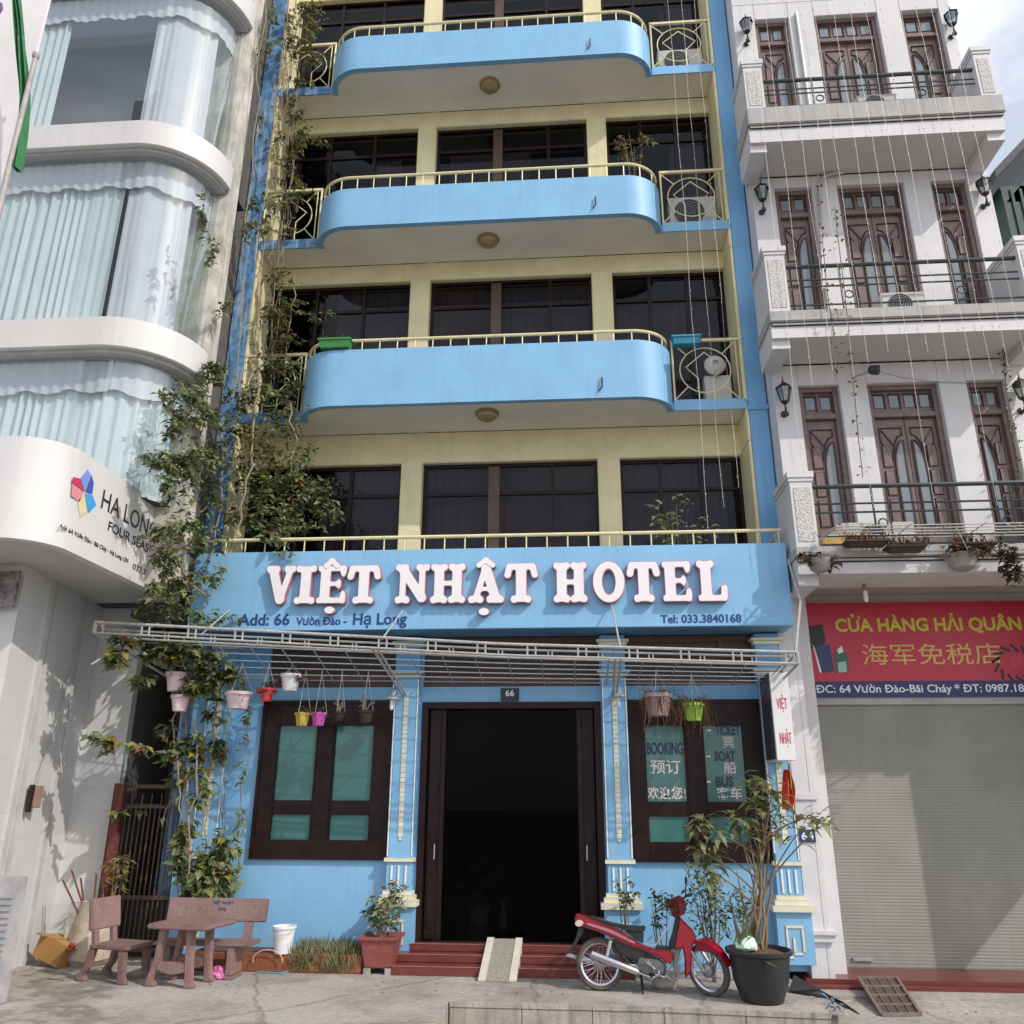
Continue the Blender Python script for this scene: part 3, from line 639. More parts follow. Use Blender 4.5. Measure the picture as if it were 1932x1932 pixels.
txt_at(mb, '票', 1364, 1384, 1412, 1390, TY, offset=0.012); txt_at(mb, '船', 1366, 1388, 1460, 1437, TY, offset=0.012); txt_at(mb, '客车', 1353, 1399, 1508, 1485, TY, offset=0.012)
for y in (1378, 1427, 1475):
    c = at(1338, y, TY); mb.box(c.x-0.035, c.x+0.02, TY-0.004, TY, c.z-0.012, c.z+0.012)
obj('pale_poster_lettering', mb, PINKTXT, win_r)

mb = MB(); a, b, c, d = DR
mb.box(a, a+0.09, GY-0.03, GY+0.2, c, d); mb.box(b-0.09, b, GY-0.03, GY+0.2, c, d); mb.box(a+0.09, b-0.09, GY-0.03, GY+0.2, d-0.09, d)
mb.box(a+0.265, a+0.33, GY+0.05, GY+0.12, c, d-0.09); mb.box(b-0.33, b-0.265, GY+0.05, GY+0.12, c, d-0.09)
obj('door_frame', mb, BROWN, hotel, bevel=0.006)
for s, x0 in ((1, a+0.11), (-1, b-0.11)):
    mb = MB(); x1 = x0+s*0.15; xa, xb = min(x0, x1), max(x0, x1)
    mb.box(xa, xb, GY+0.06, GY+0.10, c+0.02, d-0.1); 
    for q in (0.15, 0.8, 1.6): mb.box(xa+0.03, xb-0.03, GY+0.045, GY+0.059, c+q, c+q+0.55)
    lf = obj('door_leaf', mb, BROWN, hotel, bevel=0.004)
    mb = MB(); hx = x1-s*0.03; mb.tube([(hx, GY+0.02, c+0.95), (hx, GY-0.02, c+0.97), (hx, GY-0.02, c+1.15), (hx, GY+0.02, c+1.17)], 0.009, 6); obj('handle', mb, CHROME, lf)

mb = MB(); mb.box(a+0.33, b-0.33, GY+0.115, GY+0.121, c+0.002, d-0.09); obj('door_glass', mb, glass('dark_entrance_glass', (0.8, 0.8, 0.8), 0.55, 0.02, 0.0, 0.12), hotel)
def pilaster(xa, xb, full=True):
    cx, hw = (xa+xb)/2, (xb-xa)/2; p = MB(); y = GY-0.12
    p.mi = 0
    p.box(xa, xb, y, GY-0.001, 1.25, 4.13); p.box(xa, xb, y, GY-0.001, 0.86, 1.20); p.box(xa-0.06, xb+0.06, y-0.07, GY-0.001, 0.10, 0.68)
    p.mi = 1
    p.box(xa-0.03, xb+0.03, y-0.03, GY-0.001, 1.20, 1.25)
    p.box(xa-0.10, xb+0.10, y-0.12, GY-0.001, 0.68, 0.75); p.box(xa-0.06, xb+0.06, y-0.07, GY-0.001, 0.75, 0.81); p.box(xa-0.03, xb+0.03, y-0.03, GY-0.001, 0.81, 0.86)
    for zc in (3.56, 3.98): p.box(xa-0.03, xb+0.03, y-0.03, GY-0.001, zc, zc+0.05); p.box(xa-0.06, xb+0.06, y-0.06, GY-0.001, zc+0.05, zc+0.09)
    ow = 0.036
    for k in range(30): z = 1.50+k*0.062; p.box(cx-ow, cx+ow, y-0.010-0.003*(k % 2), y-0.001, z, z+0.0615)
    p.box(cx-ow*0.6, cx+ow*0.6, y-0.012, y-0.001, 1.46, 1.499)
    for q in range(4):                                                       # square spiral on the pedestal
        pass
    yy = y-0.07
    for (u0, u1, v0, v1) in ((-0.13, 0.11, 0.50, 0.535), (-0.13, -0.095, 0.20, 0.499), (0.075, 0.11, 0.24, 0.499), (-0.045, 0.074, 0.205, 0.24), (-0.045, -0.01, 0.24, 0.40), (-0.13, -0.05, 0.165, 0.20)):
        p.box(cx+u0*hw/0.17, cx+u1*hw/0.17, yy-0.012, yy-0.001, v0, v1)
    p.mi = 2
    p.box(xa-0.004, xa+0.022, y-0.008, y-0.001, 1.26, 3.55); p.box(xb-0.022, xb+0.004, y-0.008, y-0.001, 1.26, 3.55)
    for t in (-0.55, 0, 0.55): p.box(cx+t*hw-0.016, cx+t*hw+0.016, y-0.014, y-0.001, 0.88, 1.16)
    return obj('pilaster', p, [BLUE, CREAM_TRIM, WHITE_TRIM], hotel, bevel=0.004)
pilaster(-2.495, -2.16); pilaster(0.36, 0.685); pilaster(2.455, 2.765); pilaster(-5.14, -4.80)

# steps and ramp
mb = MB(); x0, x1 = -2.35, 0.62
mb.box(x0+0.1, x1, -1.60, GY-0.13, 0.001, 0.095); mb.box(x0+0.1, x1, -1.33, GY-0.13, 0.1, 0.18); mb.box(x0+0.22, 0.35, -1.10, GY-0.02, 0.185, 0.262)
steps = obj('entrance_steps', mb, MAROON, hotel, bevel=0.004)
for (na, nb, ny, nz_) in ((x0+0.1, x1, -1.605, 0.0955), (x0+0.1, x1, -1.335, 0.1805), (x0+0.22, 0.35, -1.105, 0.2625)): mb = MB(); mb.box(na, nb, ny, ny+0.035, nz_, nz_+0.0055); obj('nosing', mb, NOSING, steps)
def rampmb(xa, xb, lift):
    m = MB(); ya, yb = -1.84, -1.02
    m.add([(xa, ya, 0.004), (xb, ya, 0.004), (xb+0.02, yb, 0.325+lift), (xa+0.02, yb, 0.325+lift), (xa, ya, 0.012+lift), (xb, ya, 0.012+lift), (xa+0.02, yb, 0.01), (xb+0.02, yb, 0.01)],
          [(4, 5, 2, 3), (0, 1, 5, 4), (0, 4, 3, 6), (1, 7, 2, 5), (6, 3, 2, 7), (0, 6, 7, 1)]); return m
rp_ = obj('ramp', rampmb(-1.10, -0.83, 0.0), PEBBLE, hotel)
obj('ramp_border', rampmb(-1.185, -1.10, 0.014), RAMP_EDGE, rp_); obj('ramp_border', rampmb(-0.83, -0.745, 0.014), RAMP_EDGE, rp_)
# low planter under the left window
mb = MB(); mb.box(-4.75, -2.62, -1.56, -1.49, 0.001, 0.20); mb.box(-4.75, -4.68, -1.49, GY-0.13, 0.001, 0.20); mb.box(-2.69, -2.62, -1.49, GY-0.2, 0.001, 0.20)
pl = obj('low_planter', mb, BRICKY, hotel, bevel=0.01); mb = MB(); mb.box(-4.68, -2.69, -1.49, GY-0.002, 0.001, 0.165); obj('soil', mb, SOIL, pl)

# dome lamps under the balconies
first = None
for k, (px, py) in enumerate(((924, 161), (921, 453), (919, 781))):
    p = atz(px, py, SOF[3-k]-0.02)
    lab = ['beige dome lamp under the uppermost blue balcony', 'beige dome lamp under the middle blue balcony', 'beige dome lamp under the lowest blue balcony'][k]
    if first is None:
        first = thing('ceiling_lamp', (p.x, p.y, SOF[3-k]), lab, 'ceiling lamp', 'dome lamps under the balconies')
        mb = MB(); c = (p.x, p.y, SOF[3-k]); mb.lathe(c, [(0.19, 0.003), (0.19, -0.03), (0.165, -0.045)], 24); obj('base_ring', mb, mat('brass_lamp_ring', (0.30, 0.22, 0.10), 0.4), first, smooth=True)
        mb = MB(); mb.lathe(c, [(0.16, -0.046), (0.15, -0.09), (0.10, -0.125), (0.04, -0.14), (0.012, -0.15)], 24); obj('lamp_bowl', mb, BEIGE_D, first, smooth=True)
    else: copy_thing(first, (p.x, p.y, SOF[3-k]), lab)

# ---------------------------------------------------------------- neighbour on the left: curved glass bays
left = thing('curved_glass_building', (-7.5, -3, 0), 'white building with rounded glass bays, pale curtains and a curved sign band', 'building')
def bay(yf, xs, r, yb, xl=-16.0, n=14):
    return [(xl, yf)] + arc(xs-r, yf+r, r, r, -90, 0, n) + [(xs, yb)]
BAND = bay(-3.28, -5.24, 1.05, -2.2)
for zb, zt in ((7.66, 8.10), (11.0, 11.43), (14.35, 14.8)):
    mb = MB(); mb.ribbon(BAND, 0.5, zb, zt); b_ = obj('floor_band', mb, WHITE_B, left, smooth=True, bevel=0.02)
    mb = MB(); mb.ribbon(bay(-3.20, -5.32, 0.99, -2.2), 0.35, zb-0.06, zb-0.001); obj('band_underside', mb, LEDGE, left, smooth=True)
GL = bay(-3.10, -5.42, 0.92, -2.15)
def along(path, step):
    P = [Vector((p[0], p[1], 0)) for p in path]; out = []; d = 0.0; nxt = 0.0
    for a, b in zip(P[:-1], P[1:]):
        L = (b-a).length
        while nxt <= d+L: out.append((a.lerp(b, (nxt-d)/L), (b-a).normalized())); nxt += step
        d += L
    return out
for k, (zb, zt) in enumerate(((5.75, 7.60), (8.10, 10.94), (11.43, 14.29))):
    mb = MB(); mb.ribbon(GL, 0.012, zb+0.002, zt-0.002); gl = obj('glass_bay', mb, GLASS_C, left, smooth=True)
    # curtains, just inside the glass
    cp = bay(-2.92, -5.60, 0.80, -2.15); pts = along(cp, 0.016)
    tot = len(pts)*0.016; cut = tot-(0.12 if k == 0 else 0.40)
    def dist_of(dx):                                                       # path distance where a picture column meets the front
        return at(dx, 300, -2.92).x + 16.0
    spans = {0: [(4, 12.3, 0)], 1: [(4, at(222, 450, -2.92).x+16, 0), (at(228, 450, -2.92).x+16, 13, 1)],
             2: [(4, at(112, 150, -2.92).x+16, 0), (at(278, 150, -2.92).x+16, 13, 1)]}[k]
    for (a, b, which) in spans:
        mb = MB(); rows = [[], [], []]; ph = random.random()*5
        for i, (p, t) in enumerate(pts):
            d = i*0.016
            if d < a or d > min(b, cut): continue
            nrm = Vector((-t.y, t.x, 0)); wl = 0.15 if which == 0 else 0.24
            w = (0.022+0.014*math.sin(d*3.7+ph*2))*math.sin(2*math.pi*d/wl + 2.6*math.sin(d*2.7+ph) + 1.1*math.sin(d*7.9)) + 0.012*math.sin(d*61+ph)*abs(math.sin(d*1.9+ph))
            for r_, s in enumerate((1.0, 0.9, 0.7)):
                q = p + nrm*(w*s); rows[r_].append((q.x, q.y, (zb+0.02, (zb+zt)/2, zt-0.05)[r_]))
        if len(rows[0]) > 2:
            mb.sheet(rows); obj('curtain', mb, SHEER_T if which == 0 else SHEER_L, left, smooth=True)
    mb = MB(); rows = [[], []]; vp = along(bay(-2.99, -5.53, 0.85, -2.15), 0.03)
    for i, (p, t) in enumerate(vp):
        d = i*0.03; nrm = Vector((-t.y, t.x, 0)); w = 0.012*math.sin(d*40)
        q = p + nrm*w; rows[0].append((q.x, q.y, zt-0.42-0.075*abs(math.sin(math.pi*d/0.62)))); rows[1].append((q.x, q.y, zt-0.02))
    mb.sheet(rows); obj('valance', mb, SHEER_L, left, smooth=True)
    mb = MB(); mb.ribbon(bay(-2.3, -6.2, 0.5, -1.9), 0.05, zb, zt); mb.plan([(-16, -3.05), (-6.2, -3.05), (-5.7, -2.6), (-5.46, -2.16), (-5.46, -1.2), (-16, -1.2)], zb-0.003, zb+0.001); obj('room_wall', mb, ROOM_GREY, left)
# folded cloth on the sill of the open bay
mb = MB(); p = at(140, 238, -3.0); q = at(246, 233, -3.0)
for i in range(3): mb.box(p.x+0.03*i, q.x-0.1*i, -3.04, -2.86, 11.44+0.06*i, 11.492+0.06*i)
fc = obj('folded_cloth', mb, OFFWHITE, None, ((p.x+q.x)/2, -2.95, 11.44), bevel=0.015); tag(fc, 'folded white cloth lying on the sill of the open dark bay', 'cloth')
mb = MB(); mb.box(-5.9, -5.28, -2.18, -1.95, 4.66, 18); mb.box(-5.9, -5.30, -1.95, -1.80, 4.66, 18); obj('party_wall', mb, WEATHER, left, bevel=0.01)
mb = MB(); mb.box(-16, -5.9, -1.6, -1.5, 4.66, 18); obj('rear_wall', mb, ROOM_GREY, left)
# sign band over the ground floor
SB = bay(-4.45, -5.70, 0.55, -1.15); ZB, ZT = 4.63, 5.82
mb = MB(); mb.ribbon(SB, 0.12, ZB, ZT); band = obj('sign_band', mb, WHITE_B, left, smooth=True)
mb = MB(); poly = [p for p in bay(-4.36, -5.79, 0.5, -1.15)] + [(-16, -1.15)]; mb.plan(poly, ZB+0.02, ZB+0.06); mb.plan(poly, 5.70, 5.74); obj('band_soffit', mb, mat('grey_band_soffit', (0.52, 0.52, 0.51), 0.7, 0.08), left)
XS = -5.70+0.003; UY = Vector((0, 1, 0)); NX = (1, 0, 0)
def txt_x(mb, body, x0, yb0, x1, yt1, h=None, **k):
    p = atx(x0, yb0, XS); q = atx(x1, yt1, XS)
    return put_text(mb, body, (XS, p.y, p.z), UY, V, q.y-p.y, h if h else q.z-p.z, N=NX, **k)
mb = MB(); p = atx(190, 958, XS)
txt_x(mb, 'HA LONG', 190, 958, 299, 980, h=0.24); 
p2 = atx(203, 1000, XS); txt_x(mb, 'FOUR SEASON', 203, 1000, 303, 1035, h=0.12, offset=0.006)
txt_x(mb, 'Add: 6A Vườn Đào - Bãi Cháy - Hạ Long, QN', 111, 998, 243, 1050, h=0.075); txt_x(mb, '033.384', 250, 1073, 286, 1085, h=0.075)
obj('sign_lettering', mb, mat('charcoal_lettering', (0.03, 0.035, 0.045), 0.5), band)
lg = MB(); c = atx(159, 930, XS); X0 = XS+0.001
def quad(yz, mi): lg.mi = mi; lg.add([(X0, c.y+a, c.z+b) for a, b in yz] + [(X0+0.004, c.y+a, c.z+b) for a, b in yz], [(0, 1, 2, 3), (7, 6, 5, 4), (0, 4, 5, 1), (1, 5, 6, 2), (2, 6, 7, 3), (3, 7, 4, 0)])
S_ = 0.30
quad([(0.0, 0.02), (-0.12, 0.14), (-0.02, 0.29), (0.06, 0.25)], 0); quad([(0.012, 0.02), (0.072, 0.25), (0.14, 0.18), (0.15, 0.04)], 1)
quad([(-0.012, 0.01), (-0.13, 0.13), (-0.26, 0.10), (-0.26, 0.03)], 2); quad([(-0.012, 0.0), (-0.25, 0.02), (-0.23, -0.12), (-0.07, -0.14)], 3)
quad([(0.01, 0.0), (0.16, 0.03), (0.27, -0.06), (0.14, -0.20)], 4); quad([(0.0, -0.012), (0.12, -0.20), (0.0, -0.30), (-0.10, -0.14)], 5)
obj('logo', lg, [mat('logo_periwinkle', (0.20, 0.32, 0.75)), mat('logo_deep_blue', (0.05, 0.10, 0.40)), mat('logo_crimson', (0.55, 0.04, 0.12)), mat('logo_rose', (0.72, 0.28, 0.32)), mat('logo_sky_blue', (0.06, 0.36, 0.75)), mat('logo_straw', (0.72, 0.64, 0.38))], band)
mb = MB(); mb.ribbon([(-9.5, -3.35), (-6.62, -3.25), (-7.05, -0.75), (-6.42, -0.72), (-6.42, 0.6)], 0.15, -0.02, ZB+0.03)
obj('ground_floor_wall', mb, TILE_W, left)
mb = MB()
for t in (0.30, 0.36, 0.72): 
    x, y = -6.62-0.43*t, -3.25+2.5*t; mb.box(x-0.01, x+0.035, y-0.03, y+0.03, 0, ZB+0.02)
obj('wall_batten', mb, mat('grey_batten', (0.5, 0.5, 0.5), 0.5), left)
mb = MB(); a = at(0, 1145, -3.38); b = at(39, 1078, -3.38); mb.box(b.x-0.9, b.x, -3.40, -3.36, a.z, b.z)
po = obj('photo_poster', mb, None if False else mat('poster_print', (0.25, 0.22, 0.22), 0.4, 0.95, 9), None, (b.x-0.4, -3.38, a.z)); tag(po, 'colourful photo poster fixed under the white curved sign band', 'poster')
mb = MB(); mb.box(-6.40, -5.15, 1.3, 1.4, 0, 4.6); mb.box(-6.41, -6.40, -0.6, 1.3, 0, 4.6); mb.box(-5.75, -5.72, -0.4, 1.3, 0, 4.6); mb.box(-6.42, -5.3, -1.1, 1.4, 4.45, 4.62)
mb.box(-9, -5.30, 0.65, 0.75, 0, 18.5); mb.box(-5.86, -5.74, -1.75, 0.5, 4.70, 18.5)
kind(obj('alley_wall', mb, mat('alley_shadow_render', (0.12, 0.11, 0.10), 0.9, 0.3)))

# ---------------------------------------------------------------- neighbour on the right: white townhouse
town = thing('white_townhouse', (4.9, -1, 0), 'white townhouse with carved wooden balcony doors above a grey roller shutter', 'building')
TX0, TX1, WY = 3.085, 6.86, -1.0
DO = [[(3.45, 4.05), (4.46, 5.50), (5.90, 6.45)], [(3.45, 4.05), (4.46, 5.52), (5.95, 6.52)], [(3.46, 4.06), (4.50, 5.60), (6.00, 6.66)]]
FLZ = [5.12, 8.68, 12.42]; DT = [7.90, 11.54, 15.24]; TS = [4.74, 8.24, 11.75, 15.6]
mb = MB()
for f in range(3):
    zb, zt = TS[f]+0.1, TS[f+1]
    edges = [TX0] + [e for d in DO[f] for e in d] + [TX1]
    for i in range(0, len(edges), 2): mb.box(edges[i], edges[i+1], WY, WY+0.3, zb, zt)
    for a, b in DO[f]: mb.box(a, b, WY+0.001, WY+0.3, DT[f], zt)
mb.box(TX0, TX1, WY, WY+0.3, 15.6, 19)
mb.box(TX1-0.3, TX1, WY+0.3, 6, 4.8, 19); mb.box(TX0, TX0+0.2, WY+0.3, 6, -0.3, 19)
obj('upper_wall', mb, WHITE, town, bevel=0.008)
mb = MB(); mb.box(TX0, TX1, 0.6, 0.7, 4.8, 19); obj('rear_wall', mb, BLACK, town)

def door_leaf(parent, x0, x1, z0, z1, flip):
    """carved leaf: arch glass on the hinge-free side, three small raised panels on the other"""
    w = x1-x0; h = z1-z0; y = WY+0.16
    def X(t): return (x1-t*w) if flip else (x0+t*w)
    def bx(m, a, b, c, d, p, q): m.box(min(X(a), X(b)), max(X(a), X(b)), y+p, y+q, z0+c*h, z0+d*h)
    m = MB(); bx(m, 0.0, 1.0, 0.0, 1.0, 0.0, 0.06)
    for c, d in ((0.04, 0.16), ): bx(m, 0.14, 0.86, c, d, -0.018, -0.001)
    for c, d in ((0.24, 0.42), (0.45, 0.62), (0.65, 0.80)): bx(m, 0.14, 0.42, c, d, -0.018, -0.001)
    lf = obj('door_leaf', m, DOORW, parent, bevel=0.005)
    arch = [(0.52, 0.24), (0.86, 0.24), (0.86, 0.84)] + [(0.86-0.34*math.sin(rad(a)), 0.62+0.22*math.cos(rad(a))) for a in range(15, 91, 15)]
    P = [(X(u), z0+v*h) for u, v in arch]
    g = MB(); g.prism(P, y-0.012, y-0.001); obj('arch_glass', g, DOORG, lf)
    t = MB(); t.tube([(p[0], y-0.012, p[1]) for p in P + [P[0]]], 0.018, 5, cap=False)
    for c, d in ((0.24, 0.42), (0.45, 0.62), (0.65, 0.80)):
        q = [(0.14, c), (0.42, c), (0.42, d), (0.14, d), (0.14, c)]; t.tube([(X(u), y-0.010, z0+v*h) for u, v in q], 0.010, 4)
    fan = [(0.14, 0.83), (0.14, 0.93), (0.86, 0.93), (0.86, 0.88)] + [(0.86-0.34*math.sin(rad(a))*1.25, 0.62+0.22*math.cos(rad(a))*1.2) for a in (20, 40, 60, 75)] + [(0.14, 0.83)]
    t.tube([(X(u), y-0.010, z0+v*h) for u, v in fan], 0.011, 4); t.tube([(X(0.14), y-0.01, z0+0.93*h), (X(0.56), y-0.01, z0+0.80*h)], 0.011, 4)
    t.tube([(X(u), y-0.010, z0+v*h) for u, v in ((0.14, 0.04), (0.86, 0.04), (0.86, 0.16), (0.14, 0.16), (0.14, 0.04))], 0.010, 4)
    obj('door_moulding', t, DOORD, lf)
for f in range(3):
    for di, (a, b) in enumerate(DO[f]):
        z0, z1 = FLZ[f]+0.05, DT[f]; m = MB(); fw = 0.075; y = WY+0.09
        zt = z1-0.47
        m.box(a+0.001, a+fw, y, WY+0.26, z0, z1-0.001); m.box(b-fw, b-0.001, y, WY+0.26, z0, z1-0.001); m.box(a+fw, b-fw, y, WY+0.26, z1-fw, z1-0.001); m.box(a+fw, b-fw, y, WY+0.26, zt-0.05, zt+0.03)
        dr = obj('balcony_door', m, DOORW, town, bevel=0.006)
        n = 4 if di == 1 else 2
        m = MB(); m.box(a+fw, b-fw, WY+0.15, WY+0.19, zt+0.03, z1-fw); obj('transom_panel', m, DOORW, dr)
        pw = (b-a-2*fw)/n; m = MB(); t = MB()
        for k in range(n):
            u0, u1 = a+fw+pw*k+0.035, a+fw+pw*(k+1)-0.03; m.box(u0+0.01, u1-0.02, WY+0.135, WY+0.149, zt+0.12, z1-fw-0.08)
            t.box(u0-0.012, u1+0.012, WY+0.125, WY+0.134, z1-fw-0.06, z1-fw-0.04); t.box(u1, u1+0.014, WY+0.125, WY+0.149, zt+0.10, z1-fw-0.0601)
        obj('transom_glass', m, DOORG, dr); obj('transom_moulding', t, DOORD, dr)
        if di == 1:
            c = (a+b)/2; door_leaf(dr, a+fw+0.002, c-0.004, z0, zt-0.052, False); door_leaf(dr, c+0.004, b-fw-0.002, z0, zt-0.052, True)
        else: door_leaf(dr, a+fw+0.002, b-fw-0.002, z0, zt-0.052, di == 2)
BY = -1.80
PX = [(2.94, 3.235), (6.56, 6.82)]
for f in range(3):
    zs = TS[f]; zl = [4.97, 8.50, 12.08][f]; zt = FLZ[f]
    x0, x1 = 2.93, 6.80
    m = MB(); m.box(x0, x1, BY, WY-0.001, zs+0.02, zl-0.001); m.m = [1]+[0]*5
    bl = obj('balcony', m, [WHITE, mat('balcony_soffit_paint', (0.60, 0.59, 0.57), 0.7, 0.08)], town, bevel=0.0)
    m = MB(); m.box(x0-0.02, x1+0.04, BY-0.06, WY-0.002, zl, zt-0.001); m.box(x0, x1+0.02, BY-0.03, BY-0.001, zl-0.06, zl-0.001); obj('ledge', m, LEDGE, bl, bevel=0.015)
    m = MB(); m.box(x0+0.0, x0+0.26, BY+0.06, WY-0.003, zs-0.12, zs+0.019); obj('corbel', m, WHITE, bl); m = MB(); m.box(x1-0.26, x1, BY+0.06, WY-0.003, zs-0.12, zs+0.019); obj('corbel', m, WHITE, bl)
    for (a, b) in PX:
        m = MB(); hp = [0.98, 1.04, 0.93][f]
        m.box(a, b, BY, WY-0.002, zt, zt+hp); m.mi = 1; m.box(a+0.04, b-0.04, BY-0.006, BY-0.001, zt+0.08, zt+hp-0.14); m.mi = 0
        m.box(a-0.03, b+0.03, BY-0.03, WY-0.003, zt+hp+0.001, zt+hp+0.09); m.box(a-0.015, b+0.015, BY-0.015, WY-0.004, zt+hp-0.05, zt+hp)
        obj('balcony_pier', m, [WHITE, RELIEF], bl, bevel=0.006)
    m = MB(); zr = zt+[0.88, 0.83, 0.66][f]; a, b = PX[0][1], PX[1][0]; y = BY+0.10
    m.tube([(a, y, zr), (b, y, zr)], 0.032, 8)
    for q in (0.72, 0.58, 0.2, 0.07): m.tube([(a, y, zt+(zr-zt)*q), (b, y, zt+(zr-zt)*q)], 0.014, 6)
    for t in (0.24, 0.30, 0.72, 0.78): x = a+(b-a)*t; m.tube([(x, y-0.002, zt+0.02), (x, y-0.002, zr)], 0.014, 6)
    for t in (0.27, 0.75):
        x = a+(b-a)*t; m.tube([(x+0.06*math.cos(u), y, zt+(zr-zt)*0.4+0.06*math.sin(u)) for u in np.linspace(0, 2*math.pi, 13)], 0.011, 5, cap=False)
    obj('railing', m, IRON, bl, smooth=True)
m = MB(); m.tube([(4.19, WY-0.03, 15.3), (4.19, WY-0.03, 12.4)], 0.03, 8); obj('drain_pipe', m, mat('grey_pvc_pipe', (0.5, 0.5, 0.5), 0.4), town, smooth=True)
m = MB(); m.tube([tuple(at(*q, WY-0.05)) for q in ((1591, 325), (1570, 328), (1553, 334), (1545, 350), (1547, 400), (1550, 470), (1553, 545))], 0.028, 8); obj('drain_pipe', m, bpy.data.materials['grey_pvc_pipe'], town, smooth=True)
# ground floor of the townhouse
SHY = -0.22
m = MB(); m.box(3.28, 9.2, SHY+0.06, SHY+0.12, -0.12, 3.25)
rows = []; 
for k in range(84):
    z = -0.10+k*0.04
    rows += [[(3.28, SHY, z), (9.2, SHY, z)], [(3.28, SHY-0.0022, z+0.012), (9.2, SHY-0.0022, z+0.012)], [(3.28, SHY-0.0022, z+0.028), (9.2, SHY-0.0022, z+0.028)], [(3.28, SHY, z+0.0395), (9.2, SHY, z+0.0395)]]
m.sheet(rows); sh = obj('roller_shutter', m, SHUT, town)
m = MB(); a = at(1533, 1631, SHY-0.02); b = at(1556, 1634, SHY-0.02); p = atx if False else None
c = at(1535, 1632, SHY); 
q0 = at(1535+0, 1634, SHY); m.box(3.5, 3.75, SHY-0.03, SHY-0.009, 0.02, 0.06); obj('lift_handle', m, STEEL_D, sh)
m = MB(); m.box(3.20, 9.2, SHY-0.05, SHY+0.12, 3.25, 3.36); obj('shutter_lintel', m, LEDGE, town)
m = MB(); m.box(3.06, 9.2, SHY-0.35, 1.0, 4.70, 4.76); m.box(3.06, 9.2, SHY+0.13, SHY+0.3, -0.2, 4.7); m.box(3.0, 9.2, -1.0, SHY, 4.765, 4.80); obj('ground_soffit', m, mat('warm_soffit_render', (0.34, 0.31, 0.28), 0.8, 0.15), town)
m = MB(); m.box(2.78, 2.985, -0.98, -0.62, -0.15, 4.7); m.box(2.985, 3.24, -0.62, 0.2, -0.15, 4.7); m.box(2.985, 3.06, -0.98, -0.60, -0.15, 4.7)
m.box(2.75, 3.10, -1.03, -0.60, 0.34, 0.42); m.box(2.73, 3.13, -1.06, -0.60, 0.42, 0.47); m.box(2.765, 3.09, -1.005, -0.6, 1.98, 2.06); obj('ground_pier', m, WHITE, town, bevel=0.006)
m = MB(); m.box(2.70, 9.2, -1.20, SHY-0.03, -0.159, -0.10); m.box(2.70, 9.2, -1.02, SHY-0.03, -0.0995, -0.055); st = obj('doorstep', m, MAROON, town, bevel=0.004)
m = MB(); m.box(2.70, 9.2, -1.5, -1.205, -0.159, -0.13); obj('apron', m, CONC, town)

m = MB(); m.box(7.06, 7.16, -1.86, SHY-0.3, 2.22, 5.2); obj('shutter_shade_wall', m, WHITE, town)  # unseen wall, added out of view to cast diagonal shade on the shutter
# shop sign over the shutter
SGY = SHY-0.08
p = at(1507, 1137, SGY); q = at(1512, 1316, SGY); sz0 = q.z; sz1 = 4.70; nv = at(1512, 1286, SGY).z
sx0 = 3.24
sb = MB(); sb.box(sx0, 7.6, SGY, SGY+0.07, nv+0.001, sz1-0.002); sign = obj('shop_sign', sb, RED_SIGN, None, (5.4, SGY, sz0)); tag(sign, 'red shop sign with yellow lettering above the grey roller shutter', 'sign')
sb = MB(); sb.box(sx0, 7.6, SGY-0.004, SGY+0.07, sz0, nv); obj('address_strip', sb, NAVY_SIGN, sign)
TY2 = SGY-0.001
mb = MB(); txt_at(mb, 'CỬA HÀNG HẢI QUÂN', 1577, 1922, 1193, 1155, TY2, offset=0.03, ref='CỬA HÀNG HẢI'); obj('yellow_lettering', mb, YELLOW, sign)
mb = MB(); txt_at(mb, '海军免税店', 1629, 1884, 1255, 1213, TY2, offset=0.0); obj('gold_lettering', mb, GOLD, sign)
mb = MB(); txt_at(mb, 'ĐC: 64 Vườn Đào-Bãi Cháy * ĐT: 0987.18', 1541, 1930, 1312, 1289, TY2-0.004, offset=0.012); obj('white_lettering', mb, OFFWHITE, sign)
mb = MB()
def flat(m, pts, Y, dp, mi): 
    m.mi = mi; P = [at(x, y, Y) for x, y in pts]; m.prism([(p.x, p.z) for p in P], Y-dp, Y-0.0005)
flat(mb, [(1518, 1182), (1552, 1178), (1558, 1212), (1545, 1224), (1520, 1224)], SGY, 0.003, 0)
flat(mb, [(1537, 1222), (1565, 1214), (1574, 1266), (1551, 1270)], SGY, 0.006, 1); flat(mb, [(1533, 1216), (1537, 1222), (1551, 1270), (1546, 1268)], SGY, 0.005, 2)
flat(mb, [(1573, 1232), (1590, 1222), (1600, 1240), (1602, 1268), (1578, 1270)], SGY, 0.006, 3); flat(mb, [(1579, 1226), (1588, 1218), (1591, 1230), (1582, 1234)], SGY, 0.009, 2); flat(mb, [(1580, 1250), (1596, 1248), (1598, 1268), (1582, 1269)], SGY, 0.009, 4)
obj('printed_goods', mb, [BLACKPL, mat('print_navy', (0.01, 0.03, 0.13), 0.3), OFFWHITE, mat('print_bottle_green', (0.02, 0.10, 0.09), 0.25), mat('print_pale_green', (0.35, 0.55, 0.42), 0.3)], sign)
cc = at(1915, 1252, SGY); mb = MB()
mb.mi = 0
for k in range(13):
    t = k/13*2*math.pi; x, z = cc.x+0.26*math.cos(t), cc.z+0.22*math.sin(t); mb.obox((x, SGY-0.003, z), (0.07*math.cos(t+0.8), 0, 0.07*math.sin(t+0.8)), (0, 0.002, 0), (-0.018*math.sin(t+0.8), 0, 0.018*math.cos(t+0.8)))
flat(mb, [(1905, 1240), (1931, 1232), (1931, 1262), (1908, 1260)], SGY, 0.004, 1)
